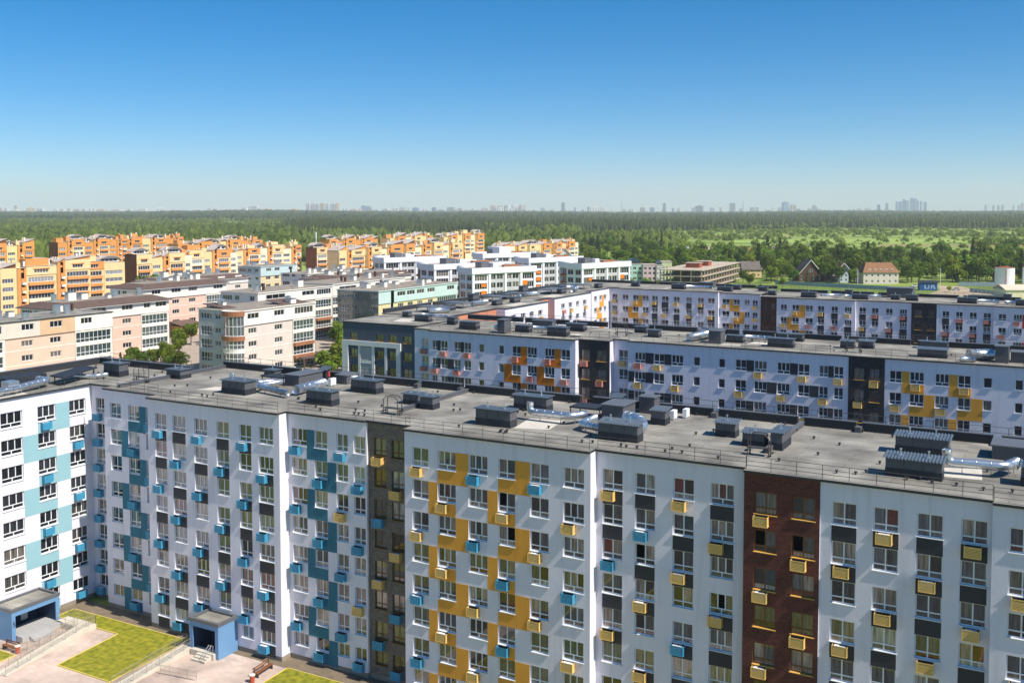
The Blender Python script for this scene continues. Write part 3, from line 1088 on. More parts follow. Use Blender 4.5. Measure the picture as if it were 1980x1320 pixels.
# outdoor air conditioning units near the rear edge
for x, y in ((-34.3, 93.6), (-33.5, 94.9), (-75.2, 92.7), (-74.0, 95.2)):
    mb = MB()
    mb.box(x, y, RZ + 0.12, x + 0.4, y + 0.95, RZ + 0.9)
    mb.tube([(x + 0.4, y + 0.45, RZ + 0.5), (x + 0.42, y + 0.45, RZ + 0.5)], 0.3, 10)
    mb.box(x + 0.05, y + 0.1, RZ, x + 0.35, y + 0.2, RZ + 0.12)
    mb.box(x + 0.05, y + 0.75, RZ, x + 0.35, y + 0.85, RZ + 0.12)
    FB.part('outdoor_unit', mb, FRAME)
hoop_ladder(FB, -60.1, 82.6, RZ)
hoop_ladder(FB, -23.7, 83.2, RZ)
hoop_ladder(FB, -97.0, 84.0, RZ)
for k, poly in enumerate(([(-45.7, 83.2), (-42.5, 84.1), (-43.1, 88.4), (-46.5, 87.8)], [(-9.0, 83.6), (-6.1, 83.9), (-6.4, 87.4), (-9.0, 86.6)], [(-86.8, 83.9), (-82.8, 84.8), (-82.9, 87.2), (-86.2, 86.3)], [(-101.1, 67), (-101.1, 73.0), (-103.4, 73.6), (-103.6, 67)])):
    mb = MB()
    mb.prism(poly, RZ - 0.01, RZ + 0.006)
    FB.part('roofing_patch', mb, ROOFP)
r3 = random.Random(11)
for i in range(120):
    x, y = r3.uniform(-94, 6), r3.uniform(80.3, 96.8)
    if r3.random() < 0.45:
        y = r3.choice((81.0, 96.9)) + r3.uniform(-0.3, 0.2)
    FB.put('roof_aerator', stud_mesh(), (x, y, RZ))
for i in range(14):
    FB.put('roof_aerator', stud_mesh(), (r3.uniform(-112, -97), r3.uniform(83, 91.5), RZ))

# ------------------------------------------------------------------ middle block
M = Thing('apartment_building', 'white block with burnt orange and amber panels behind the foreground roof', 'apartment building', (-65, 147, GZ), 'white panelled apartment blocks')


def rows_from(sill, head, n, pitch=2.985):
    return [(sill - pitch * i, head - pitch * i) for i in range(n)]


RL = rows_from(21.17, 22.87, 4)
RR = rows_from(21.42, 23.05, 4)
ZL, ZR = 24.36, 24.56
SIDING = mat('blue grey siding', (0.085, 0.10, 0.13), rough=0.6, var=0.07)
# clad end block: walls of lapped boards, portal frame of white panels in front
P, rz = side_S(148.5)
ccols = [(-115.29, -113.7), (-109.49, -107.95), (-106.79, -105.06), (-103.71, -101.9)]
CR = rows_from(21.5, 23.05, 4)
facade(M, side_S(148.5), -116.9, -100.4, 9, 24.6, ccols, CR, SIDING, fm=BROWNF, sm=GOLD, kinds=['2'] * 4)
for i in range(52):
    zz = 24.5 - i * 0.29
    segs, x = [], -116.88
    for (a, b) in ccols:
        if any(s - 0.3 < zz < h for s, h in CR):
            segs.append((x, a - 0.02))
            x = b + 0.02
    segs.append((x, -100.42))
    mb = MB()
    for a, b in segs:
        mb.poly([P(a, -0.05, zz - 0.29), P(b, -0.05, zz - 0.29), P(b, -0.006, zz), P(a, -0.006, zz)])
        mb.poly([P(a, -0.05, zz - 0.29), P(a, -0.006, zz - 0.29), P(b, -0.006, zz - 0.29), P(b, -0.05, zz - 0.29)])
    M.part('board', mb, SIDING)
for (a, b, za, zb, d) in ((-116.9, -104.1, 20.55, 21.42, 0.35), (-116.9, -115.6, 9, 20.55, 0.35), (-105.0, -104.1, 9, 20.55, 0.35), (-113.4, -112.9, 9, 20.55, 0.22), (-110.4, -109.8, 9, 20.55, 0.22), (-107.6, -107.1, 9, 20.55, 0.22), (-113.4, -109.8, 17.4, 18.0, 0.2)):
    mb = MB()
    mb.box(a, 148.5 - d, za, b, 148.5 - 0.052, zb)
    M.part('portal_panel', mb, WHITE2)
for za, zb in ((18.05, 20.4), (14.9, 17.3)):
    mb = MB()
    mb.box(-112.85, 148.36, za, -110.45, 148.448, zb)
    M.part('blind_panel', mb, mat('lilac grey panel', (0.42, 0.40, 0.42), var=0.04))
shell(M, -116.9, 148.5, -100.4, 161, 9, 24.6, SIDING, skip='SN')
roof_slab(M, -116.9, 148.5, -100.4, 162, 24.6, (0.15, 0, 0, 0.1))

facade(M, side_S(147.2), -100.4, -96.6, 9, ZL, [(-98.9, -97.6)], RL, WHITE, boxes=['pp..'], bshift=-0.05)
facade(M, side_S(146.0), -96.6, -69.2, 9, ZL, [(-96.0, -94.96), (-94.28, -92.95), (-91.62, -90.38), (-89.65, -88.35), (-86.84, -85.84), (-83.04, -82.1), (-80.55, -78.96), (-77.77, -76.05), (-74.65, -72.89), (-71.71, -70.15)], RL, WHITE,
       kinds=['2', '2', '2', '2', 's', 's', '2', '3', '3', '2'],
       boxes=['.p..', 'p...', '.p..', 'p...', '', '', 'p...', '.p..', 'p...', '.p..'], gm=GLASSD,
       strips=[(-78.94, -77.79, 0, ORAN), (-72.87, -71.73, 0, ORAN), (-82.03, -80.57, 1, ORAN), (-76.02, -74.67, 1, ORAN), (-78.94, -77.79, 2, ORAN), (-72.87, -71.73, 2, ORAN), (-82.03, -80.57, 3, ORAN), (-76.02, -74.67, 3, ORAN)],
       unders=[(6, r, ORAN) for r in range(4)] + [(8, r, ORAN) for r in range(4)])
for ri, spans in enumerate(([(-94.94, -94.3), (-90.36, -89.67)], [(-94.94, -94.3), (-92.93, -91.64)], [(-92.93, -91.64), (-90.36, -89.67)])):
    for a, b in spans:
        add_panel(M, side_S(146.0)[0], 0, a, b, RL[ri][0], RL[ri][1], DARKP, 'spandrel_panel')
facade(M, side_S(147.3), -69.2, -63.9, 9, ZL, [(-68.82, -67.33), (-66.18, -64.5)], RL, BRBLK, fm=BROWNF, sm=GOLD, kinds=['2', '2'], boxes=['p.p.', '.p.p'])
facade(M, side_S(148.8), -63.9, -60.9, 9, ZR, [(-63.0, -61.5)], RR, WHITE, boxes=['y...'], kinds=['2'])
W4C = [(-59.87, -58.1), (-56.71, -55.04), (-53.87, -52.03), (-50.42, -49.42), (-46.57, -45.59), (-44.05, -42.42), (-41.25, -39.41), (-37.91, -36.1), (-34.94, -33.33), (-32.01, -30.76), (-29.96, -28.68)]
facade(M, side_S(147.5), -60.9, -27.98, 9, ZR, W4C, RR, WHITE, kinds=['3', '2', '3', 's', 's', '2', '3', '3', '2', '2', '2'], gm=GLASSD,
       boxes=['py..', 'y...', '.y..', '', '', '.y..', 'y.p.', '.y..', 'y.y.', '.y..', 'y.y.'])
for ri, spans in enumerate(([(-58.08, -56.73), (-55.02, -53.89), (-42.4, -41.27), (-36.08, -34.96), (-30.74, -29.98)], [(-60.86, -59.89), (-58.08, -56.73), (-39.39, -37.93), (-33.31, -32.03)], [(-60.86, -59.89), (-55.02, -53.89), (-42.4, -41.27), (-36.08, -34.96), (-30.74, -29.98)])):
    for a, b in spans:
        add_panel(M, side_S(147.5)[0], 0, a, b, RR[ri][0], RR[ri][1], DARKP, 'spandrel_panel')
facade(M, side_S(147.35), -27.98, -23.19, 9, ZR, [(-27.24, -25.86), (-25.17, -23.85)], RR, BRBLK, fm=BROWNF, sm=GOLD, kinds=['2', '2'], boxes=['.y.y', 'y.y.'])
facade(M, side_S(147.42), -23.19, 14, 9, ZR, [(-22.57, -20.99), (-19.97, -18.15), (-16.76, -15.04), (-13.96, -12.39), (-10.88, -9.83), (-7.14, -6.19), (-3.0, -1.4)], RR, WHITE,
       kinds=['2', '3', '3', '2', 's', 's', '2'], boxes=['.y.y', 'y.y.', '.y.y', 'y.y.', '', '', ''], bshift=0.2, gm=GLASSD,
       strips=[(-20.97, -19.99, r, YELL) for r in (0, 2)] + [(-15.02, -13.98, r, YELL) for r in (0, 2)] + [(-18.13, -16.78, r, YELL) for r in (1, 3)] + [(-12.37, -10.9, r, YELL) for r in (1, 3)],
       unders=[(1, r, YELL) for r in range(4)] + [(3, r, YELL) for r in range(4)])
for x, ya, yb, zz in ((-100.4, 147.2, 148.6, ZL), (-96.6, 146.0, 147.4, ZL), (-69.2, 146.0, 147.5, ZL), (-63.9, 147.3, 149, ZL), (-60.9, 147.5, 149, ZR), (-27.98, 147.35, 147.7, ZR), (14, 147.4, 163, ZR)):
    mb = MB()
    mb.poly([(x, ya, 9), (x, yb, 9), (x, yb, zz), (x, ya, zz)])
    M.part('return_wall', mb, WHITE)
mb = MB()
mb.poly([(14, 163, GZ), (-100.4, 163, GZ), (-100.4, 163, ZL), (14, 163, ZL)])
M.part('rear_wall', mb, WHITE)
for x0, x1, y in ((-116.8, -100.4, 148.6), (-100.4, -96.6, 147.3), (-96.6, -69.2, 146.1), (-69.2, -63.9, 147.4), (-63.9, -60.9, 148.9), (-60.9, 14, 147.6)):
    mb = MB()
    mb.poly([(x0, y, GZ), (x1, y, GZ), (x1, y, 9), (x0, y, 9)])
    M.part('lower_wall', mb, WHITE)
for (x0, x1, y, zz) in ((-100.4, -96.6, 147.2, ZL), (-96.6, -69.2, 146.0, ZL), (-69.2, -63.9, 147.3, ZL), (-63.9, -60.9, 148.8, ZR), (-60.9, -27.98, 147.5, ZR), (-27.98, -23.19, 147.35, ZR), (-23.19, 14, 147.42, ZR)):
    roof_slab(M, x0, y, x1, 163, zz)
for pts in ([(-96.4, 146.0), (-69.3, 146.0)], [(-69.0, 147.3), (-64, 147.3)], [(-60.8, 147.5), (14, 147.5)]):
    railing(M, [(x, y, (ZL if x < -64 else ZR) + 0.2) for x, y in pts], r=0.02)
railing(M, [(-99, 162.8, ZL + 0.4), (14, 162.8, ZR + 0.4)], r=0.022, h=1.4)
for a, b in ((-99, -87.5), (-87, -78.3), (-77.5, -71), (-70.2, -64.3), (-63.5, -55), (-54.2, -48), (-47.3, -38.5), (-37.6, -32), (-31.3, -22), (-21, -10), (-9.2, 14)):
    parapet(M, [(a, 162.5), (b, 162.5)], z=ZR + 0.2)
mz = ZR + 0.2
for a in ((-111.2, -109.8, 159.0, 1.1, 1.1, 'flat', 0), (-105.1, -102.1, 154.1, 1.3, 1.25, 'flat', 0), (-98.2, -96.6, 154.1, 1.2, 1.2, 'flat', 1), (-92.6, -89.3, 149.2, 1.3, 1.2, 'flat', 0), (-82.3, -79.7, 150.2, 1.2, 1.0, 'flat', 0),
          (-75.2, -71.8, 148.0, 1.3, 1.35, 'flat', 2), (-75.6, -72.4, 155.8, 1.4, 1.15, 'flat', 1), (-63.9, -61.9, 157.4, 1.2, 1.1, 'flat', 1), (-59.9, -58.1, 153.1, 1.2, 1.2, 'flat', 1), (-47.2, -44.6, 153.1, 1.2, 1.1, 'flat', 0),
          (-40.2, -36.5, 150.7, 1.3, 1.35, 'flat', 2), (-40.8, -37.0, 158.7, 1.3, 1.15, 'flat', 1), (-30.5, -28.6, 154.2, 1.2, 1.2, 'corr', 1), (-28.2, -26.1, 155.4, 1.2, 1.2, 'corr', 1), (-19.4, -15.7, 150.2, 1.3, 1.25, 'corr', 0), (-20.4, -16.6, 159.8, 1.2, 1.1, 'flat', 2)):
    vent_shaft(M, a[0], a[1], a[2], a[3], a[4], mz - 0.05, a[5], a[6])
for x0, x1, y0, y1, h in ((-83.8, -82.5, 146.9, 149.2, 2.1), (-82.4, -78.6, 156.5, 158.0, 1.2), (-49.1, -47.2, 150.4, 152.6, 1.9), (-52.6, -49.4, 155.5, 157.5, 1.2), (-9.7, -8.1, 149.3, 151.5, 2.2), (-7.9, -3, 150.5, 153, 1.4)):
    plant_room(M, x0, x1, y0, y1, h, mz - 0.05)
z = mz + 0.6
duct(M, [(-105.2, 157.2, z + 0.3), (-103.0, 157.2, z + 0.3), (-100.8, 158.4, z)], 0.35, z=mz)
duct(M, [(-85.4, 149.3, z), (-84.1, 148.3, z)], 0.45, z=mz)
duct(M, [(-79.4, 151.5, z), (-75.6, 151.2, z)], 0.33, z=mz)
duct(M, [(-52.4, 150.8, z), (-51.4, 152.2, z + 0.2), (-50.2, 155.2, z + 0.5)], 0.6, z=mz)
duct(M, [(-45.0, 156.2, z), (-41, 156, z)], 0.35, z=mz)
duct(M, [(-12.9, 149.6, z + 0.2), (-10.2, 151.6, z + 0.2)], 0.75, z=mz)
duct(M, [(-13.8, 147.9, z - 0.2), (-12.0, 148.4, z - 0.2)], 0.35, z=mz)
hoop_ladder(M, -65.0, 152.2, mz)
hoop_ladder(M, -28.9, 150.6, mz)
for poly in ([(-108.3, 151.8), (-104.9, 152.6), (-106.2, 157.2), (-109.9, 156.7)], [(-43.6, 151.4), (-40.5, 151.8), (-40.7, 155.6), (-43.3, 155.4)], [(-71.5, 148.6), (-69.8, 149.1), (-70.4, 151.2), (-72, 150.8)], [(-47, 148.6), (-43.8, 149), (-44.2, 150.6), (-46.8, 150.4)]):
    mb = MB()
    mb.prism(poly, mz + 0.03, mz + 0.055)
    M.part('roofing_patch', mb, ROOFP)
for i in range(40):
    M.put('roof_aerator', stud_mesh(), (r3.uniform(-96, 5), r3.uniform(150, 162), mz - 0.02))

# ------------------------------------------------------------------ linking wing behind the middle block
WB = Thing('apartment_building', 'stepped white wing with salmon walls linking the two rear blocks', 'apartment building', (-110, 200, GZ), 'white panelled apartment blocks')
SALM = mat('salmon orange render', (0.62, 0.25, 0.14), var=0.05)
ROSE = mat('lilac rose render', (0.66, 0.52, 0.52), var=0.04)
RW = rows_from(21.75, 23.15, 4)
ZW = 24.6
facade(WB, side_E(-104.7), 162.2, 183.0, 10, ZW, [(166, 168), (172, 174), (178, 180)], RW, SALM, gm=GLASSD, kinds=['2'] * 3)
facade(WB, side_E(-102.6), 183.0, 202.3, 10, ZW, [(185.6, 187.6), (189.8, 191.8), (193.7, 195.6), (197.7, 199.6)], RW, WHITE, boxes=['', '.p', '', 'y.y'], bshift=0.5, gm=GLASSD, kinds=['2'] * 4)
facade(WB, side_E(-106.6), 202.3, 210.2, 10, ZW, [(204.2, 205.8)], RW, SALM, gm=GLASSD, boxes=['ppp'], kinds=['2'])
facade(WB, side_E(-104.9), 210.2, 230.0, 10, ZW, [(213.7, 215.5), (217.6, 219.5), (221.6, 223.4), (225.5, 227.4)], RW, WHITE, boxes=['p..p', 'y...', '.yp.', 'y.y.'], bshift=0.4, gm=GLASSD, kinds=['2'] * 4)
facade(WB, side_E(-107.2), 230.0, 234.6, 10, ZW, [(231.4, 233.0)], RW, ROSE, gm=GLASSD, boxes=['y.y.'], kinds=['2'])
facade(WB, side_E(-106.8), 234.6, 245.85, 10, ZW, [(236.2, 237.9), (239.4, 241.0), (242.2, 243.7)], RW, WHITE, gm=GLASSD, kinds=['2'] * 3,
       strips=[(237.92, 239.38, 1, YELL), (241.02, 242.18, 0, YELL), (241.02, 242.18, 2, YELL), (237.92, 239.38, 3, YELL)], unders=[(1, 0, YELL), (1, 1, YELL), (1, 2, YELL)])
for (x0, x1, y, m) in ((-104.7, -102.6, 183.0, WHITE), (-106.6, -104.9, 210.2, ROSE), (-107.2, -106.8, 234.6, WHITE)):
    mb = MB()
    mb.poly([(x0, y, 10), (x1, y, 10), (x1, y, ZW), (x0, y, ZW)])
    WB.part('return_wall', mb, m)
mb = MB()
mb.poly([(-120, 248, GZ), (-118, 162.1, GZ), (-118, 162.1, ZW), (-120, 248, ZW)])
WB.part('rear_wall', mb, WHITE2)
for x, y0, y1 in ((-104.8, 162.2, 183), (-102.7, 183, 202.3), (-106.7, 202.3, 210.2), (-105, 210.2, 230), (-107.3, 230, 234.6), (-106.9, 234.6, 245.8)):
    mb = MB()
    mb.poly([(x, y0, GZ), (x, y1, GZ), (x, y1, 10), (x, y0, 10)])
    WB.part('lower_wall', mb, WHITE)
for (x1, y0, y1) in ((-104.7, 163.2, 183.0), (-102.6, 183.0, 202.3), (-106.6, 202.3, 210.2), (-104.9, 210.2, 230.0), (-107.2, 230.0, 234.6), (-106.8, 234.6, 245.6)):
    roof_slab(WB, -119.0, y0, x1, y1, ZW, (0, 0.15, 0, 0))
for a, b in ((163.4, 180), (181, 206), (207, 244)):
    parapet(WB, [(-118.9, a), (-118.9, b)], z=ZW + 0.2)
wz = ZW + 0.2
for x, y, h in ((-115.7, 190.2, 1.9), (-116.7, 214.8, 2.0), (-107.9, 194.5, 1.2), (-109.6, 220.8, 1.2), (-111, 173, 1.2), (-113, 228, 1.3), (-109, 241, 1.2), (-108.2, 187.2, 1.1), (-113.5, 201, 1.2)):
    vent_shaft(WB, x, x + 1.2, y, 2.6, h, wz, 'flat', 0)
for x0, y0, x1, y1 in ((-114.2, 168, -109, 172), (-115.2, 195, -110.5, 199.5), (-113.8, 218, -109.5, 226), (-115, 205, -111.5, 209), (-114, 236, -109.5, 240.5), (-114.5, 178, -109.5, 182)):
    mb = MB()
    mb.box(x0, y0, wz + 1.0, x1, y1, wz + 1.16)
    for xx in (x0 + 0.1, x1 - 0.1):
        for yy in (y0 + 0.1, y1 - 0.1):
            mb.box(xx - 0.06, yy - 0.06, wz, xx + 0.06, yy + 0.06, wz + 1.0)
    WB.part('duct_canopy', mb, GREYM)
z = wz + 0.6
for p in ([(-110.6, 183.0, z), (-110.5, 189.0, z)], [(-112.7, 209.6, z), (-111.0, 214.0, z)], [(-114.6, 233.0, z), (-112.0, 236.0, z)], [(-110.5, 167, z), (-107.8, 170, z)], [(-108.4, 199.4, z), (-110.4, 203.5, z)], [(-107.9, 226, z), (-109.5, 231.5, z)]):
    duct(WB, p, 0.55, z=wz)
for poly in ([(-106, 188), (-103.5, 188.4), (-103.6, 196), (-106.4, 195.4)], [(-109.5, 211), (-106, 211.6), (-106.4, 219), (-109.7, 218)]):
    mb = MB()
    mb.prism(poly, wz - 0.01, wz + 0.008)
    WB.part('roofing_patch', mb, ROOFP)

# ------------------------------------------------------------------ rear block
K = Thing('apartment_building', 'rearmost long white block with amber panels and two dark brick bays', 'apartment building', (-50, 246, GZ), 'white panelled apartment blocks')
BL = 245.0
ZA, ZB, ZC = 24.62, 24.42, 23.95
RA = rows_from(21.82, 23.22, 3)
RB2 = rows_from(21.75, 23.1, 3)
RC = rows_from(21.0, 22.5, 3)


def sc(l, k):
    return [(a * k, b * k) for a, b in l]


k1 = 245 / 240
cA = sc([(-100.74, -99.21), (-97.92, -96.42), (-95.36, -93.76), (-92.88, -91.37), (-90.34, -88.58), (-87.23, -85.7), (-84.02, -82.65), (-81.12, -79.63), (-78.59, -76.9)], k1)
facade(K, side_S(245.9), -106.8, -103.9, 12, ZA, [(-106.0, -104.7)], RA, WHITE, boxes=['yyy'], gm=GLASSD, kinds=['2'])
facade(K, side_S(BL), -103.9, -77.6, 12, ZA, cA, RA, WHITE, kinds=['2'] * 9, gm=GLASSD,
       dark=['', '', '', 'dd.', 'd..', '.d.', 'dd.', 'd..', '.d.'], boxes=['', 'y..', '.y.', 'y..', '.y.', 'y..', '.y.', 'y..', '.y.'],
       strips=[(cA[1][1] + 0.02, cA[2][0] - 0.02, 0, YELL), (cA[0][1] + 0.02, cA[1][0] - 0.02, 1, YELL), (cA[1][1] + 0.02, cA[2][0] - 0.02, 2, YELL)], unders=[(1, 0, YELL), (1, 1, YELL)])
k2 = 245 / 239.5
cB = sc([(-75.15, -73.41), (-72.4, -70.88), (-69.75, -68.5), (-67.83, -66.59)], k2)
facade(K, side_S(246.0), -77.6, -67.3, 12, ZB, cB, RB2, WHITE, kinds=['2'] * 4, gm=GLASSD, boxes=['y..', '.y.', '', 'yy.'],
       strips=[(cB[0][1] + 0.02, cB[1][0] - 0.02, 0, YELL), (cB[1][1] + 0.02, cB[2][0] - 0.02, 1, YELL), (cB[0][1] + 0.02, cB[1][0] - 0.02, 2, YELL)], unders=[(1, 0, YELL), (1, 1, YELL)])
facade(K, side_S(245.6), -67.3, -63.3, 12, ZC, [(-66.8, -65.4), (-64.9, -63.8)], RC, BRBRN, fm=BROWNF, kinds=['2'] * 2, gm=GLASSD)
k3 = 245 / 238.6
cC = sc([(-60.73, -59.29), (-58.09, -56.5), (-55.06, -53.37), (-52.3, -50.83), (-49.28, -47.84), (-46.38, -44.84)], k3)
facade(K, side_S(BL), -63.3, -45.2, 12, ZC, cC, RC, WHITE, kinds=['2', '2', '2', '2', '2', '3'], gm=GLASSD,
       dark=['', '', '', 'dd.', 'd..', '.d.'], boxes=['.y.', 'y..', '.p.', 'y..', '.p.', 'y..'],
       strips=[(cC[1][1] + 0.02, cC[2][0] - 0.02, 0, YELL), (cC[0][1] + 0.02, cC[1][0] - 0.02, 1, YELL), (cC[1][1] + 0.02, cC[2][0] - 0.02, 2, YELL)], unders=[(1, 0, YELL), (1, 1, YELL)])
cD = sc([(-43.35, -41.89), (-40.67, -39.23), (-37.68, -36.22), (-34.78, -33.23)], k3)
facade(K, side_S(245.8), -45.2, -33.2, 12, ZC, cD, RC, WHITE, kinds=['2', '2', '2', '3'], gm=GLASSD, dark=['dd.', 'd..', '.d.', 'dd.'], boxes=['.y.', 'p..', '.p.', 'p..'])
facade(K, side_S(245.5), -33.2, -27.9, 12, ZC, [(-32.5, -30.9), (-29.8, -28.3)], RC, BRBLK, fm=BROWNF, sm=GOLD, kinds=['2'] * 2, gm=GLASSD)
cE = sc([(-26.05, -24.65), (-23.35, -21.97), (-20.64, -19.22), (-17.96, -16.5)], k3)
facade(K, side_S(245.4), -27.9, -16.4, 12, ZC, cE, RC, WHITE, kinds=['2'] * 4, gm=GLASSD, dark=['dd.', 'd..', '.d.', 'dd.'], boxes=['.p.', 'p..', '.p.', 'p..'])
facade(K, side_S(245.0), -16.4, 10, 12, ZC, sc([(-15.04, -13.57), (-12.19, -10.57), (-8, -6.5)], k3), RC, WHITE, kinds=['2', '3', '2'], gm=GLASSD, boxes=['.p.', 'p..', ''],
       strips=[(-10.8, -8.4, 0, mat('red panel', (0.5, 0.06, 0.03))), (-10.8, -8.4, 2, mat('red panel', (0.5, 0.06, 0.03)))])
for x, ya, yb, zz in ((-103.9, 245, 246, ZA), (-77.6, 245, 246.1, ZA), (-67.3, 245.6, 246.1, ZB), (-63.3, 245, 245.7, ZC), (-45.2, 245, 245.9, ZC), (-33.2, 245.5, 245.9, ZC), (-27.9, 245.4, 245.6, ZC), (-16.4, 245, 245.5, ZC), (10, 245, 262, ZC)):
    mb = MB()
    mb.poly([(x, ya, 12), (x, yb, 12), (x, yb, zz), (x, ya, zz)])
    K.part('return_wall', mb, WHITE)
mb = MB()
mb.poly([(10, 262, GZ), (-119, 262, GZ), (-119, 262, ZC), (10, 262, ZC)])
mb.poly([(-119, 262, GZ), (-119, 246, GZ), (-119, 246, ZA), (-119, 262, ZA)])
mb.poly([(-106.8, 246.1, GZ), (10, 246.1, GZ), (10, 246.1, 12), (-106.8, 246.1, 12)])
K.part('rear_wall', mb, WHITE)
for (x0, x1, y, zz) in ((-119, -103.9, 245.9, ZA), (-103.9, -77.6, BL, ZA), (-77.6, -67.3, 246.0, ZB), (-67.3, -63.3, 245.6, ZC), (-63.3, -45.2, BL, ZC), (-45.2, -33.2, 245.8, ZC), (-33.2, -27.9, 245.5, ZC), (-27.9, -16.4, 245.4, ZC), (-16.4, 10, 245, ZC)):
    roof_slab(K, x0, y, x1, 262, zz)
for a, b in ((-119, -100), (-99.2, -86), (-85.2, -73), (-72.3, -67.5), (-66.6, -55), (-54.1, -44), (-43, -35), (-34, -25), (-24, -12), (-11, 10)):
    parapet(K, [(a, 261.5), (b, 261.5)], z=(ZA if a < -70 else ZC) + 0.2, h=0.7)
railing(K, [(-119, 261.9, ZA + 0.4), (-68, 261.9, ZA + 0.4)], h=1.3)
railing(K, [(-68, 261.9, ZC + 0.4), (10, 261.9, ZC + 0.4)], h=1.3)
for a in ((-103.2, -101.1, 251.5, 1.2, 1.1), (-90.8, -87.4, 248.0, 1.4, 1.3), (-79.2, -75.6, 249.0, 1.3, 1.2), (-77.3, -75.3, 255.4, 1.3, 1.2), (-70.4, -68.2, 254.5, 1.3, 1.1)):
    vent_shaft(K, a[0], a[1], a[2], a[3], a[4], (ZA if a[0] < -80 else ZB) + 0.2, 'flat', 1)
for a in ((-66.5, -64.7, 249.0, 1.2, 1.1), (-58.0, -54.6, 246.5, 1.3, 1.35), (-46.5, -43.0, 247.5, 1.3, 1.15), (-38.3, -36.5, 250.0, 1.2, 1.15), (-34.9, -32.4, 249.0, 1.3, 1.4), (-24.0, -20.1, 248.0, 1.3, 1.3), (-12.3, -10.2, 247.5, 1.3, 1.3), (-15.5, -13.8, 260, 1.0, 1.5), (-50.3, -48.6, 258.5, 1.2, 1.3)):
    vent_shaft(K, a[0], a[1], a[2], a[3], a[4], ZC + 0.2, 'flat', 1)
plant_room(K, -40.2, -34.4, 256.0, 260.0, 2.3, ZC + 0.2)
plant_room(K, -86.5, -82.5, 256.0, 258.5, 1.3, ZA + 0.2)
plant_room(K, -7.5, -3.5, 252.0, 256, 1.6, ZC + 0.2)
for pts, zz in (([(-53.4, 246.9), (-49.4, 250.0)], ZC), ([(-48.2, 247.6), (-46.5, 247.9)], ZC), ([(-19.9, 248.5), (-15.6, 248.8)], ZC), ([(-87.2, 249.4), (-80.6, 249.6)], ZA), ([(-43.0, 250.4), (-40.8, 251.8)], ZC), ([(-14.5, 248.0), (-12.4, 248.4)], ZC)):
    duct(K, [(x, y, zz + 0.9) for x, y in pts], 0.4, z=zz + 0.2)
for poly, zz in (([(-93.5, 247.5), (-90.8, 247.6), (-90.6, 251.5), (-93.0, 251.2)], ZA), ([(-54.4, 247), (-51.4, 247.2), (-51.2, 251), (-54.2, 250.4)], ZC), ([(-20, 249.6), (-16.4, 249.8), (-16.8, 253), (-19.8, 252.6)], ZC)):
    mb = MB()
    mb.prism(poly, zz + 0.19, zz + 0.215)
    K.part('roofing_patch', mb, ROOFP)
hoop_ladder(K, -67.9, 252, ZC + 0.3)

# ------------------------------------------------------------------ low beige houses at the left


def plain_face(T, side, s0, s1, z0, z1, wins, wall, fm=FRAME, gm=GLASSD, sill=False, name='wall'):
    P, rz = side
    mb = MB()
    wall_open(mb, P, s0, s1, z0, z1, [w[:4] for w in wins])
    T.part(name, mb, wall)
    for (a, b, zs, zh, k) in wins:
        add_window(T, k, P(a, 0, zs), b - a, zh - zs, rz, fm, gm, sill=sill)


PEACH = mat('peach cladding', (0.76, 0.52, 0.40), var=0.05, scale=0.4)
TANP = mat('tan cladding', (0.66, 0.44, 0.27), var=0.05, scale=0.4)
BEIG = mat('beige cladding', (0.68, 0.60, 0.52), var=0.05, scale=0.4)
CREAM = mat('cream render', (0.82, 0.77, 0.68), var=0.04, scale=0.4)
PTEAL = mat('pale mint cladding', (0.52, 0.645, 0.63), var=0.04, scale=0.4)
PYEL = mat('pale yellow cladding', (0.72, 0.58, 0.33), var=0.04, scale=0.4)
BROOF = mat('brown roof sheet', (0.135, 0.088, 0.070), rough=0.7, var=0.15, scale=0.8)
TERRA = mat('terracotta band', (0.36, 0.15, 0.07), var=0.08)
GROOF = mat('gravel roof', (0.30, 0.255, 0.20), var=0.2, scale=0.5)
FL = [(11.2, 12.6), (7.6, 9.0), (4.0, 5.4), (0.5, 1.9)]


def roof_bits(T, x0, x1, y0, y1, z, seed, n=6):
    r = random.Random(seed)
    for i in range(n):
        cx, cy = r.uniform(x0 + 1.5, x1 - 1.5), r.uniform(y0 + 2, y1 - 2)
        k = r.random()
        mb = MB()
        if k < 0.35:
            rr, h = r.uniform(0.7, 1.1), r.uniform(1.4, 2.2)
            mb.tube([(cx, cy, z - 0.1), (cx, cy, z + h)], rr, 12)
            mb.tube([(cx, cy, z + h), (cx, cy, z + h + 0.2)], rr * 1.1, 12)
            T.part('roof_fan', mb, DUCT, smooth=False)
        elif k < 0.8:
            a, b, h = r.uniform(0.5, 1.3), r.uniform(0.6, 1.6), r.uniform(1.0, 2.4)
            mb.box(cx - a, cy - b, z - 0.1, cx + a, cy + b, z + h, 0)
            mb.box(cx - a - 0.12, cy - b - 0.12, z + h, cx + a + 0.12, cy + b + 0.12, z + h + 0.12, 1)
            T.part('roof_housing', mb, [CREAM, GREYM])
        else:
            a, b, h = r.uniform(0.25, 0.4), r.uniform(0.25, 0.4), r.uniform(1.2, 2.4)
            mb.box(cx - a, cy - b, z - 0.1, cx + a, cy + b, z + h, 0)
            mb.box(cx - a - 0.1, cy - b - 0.1, z + h, cx + a + 0.1, cy + b + 0.1, z + h + 0.1, 1)
            T.part('chimney', mb, [BRBRN, GREYM])


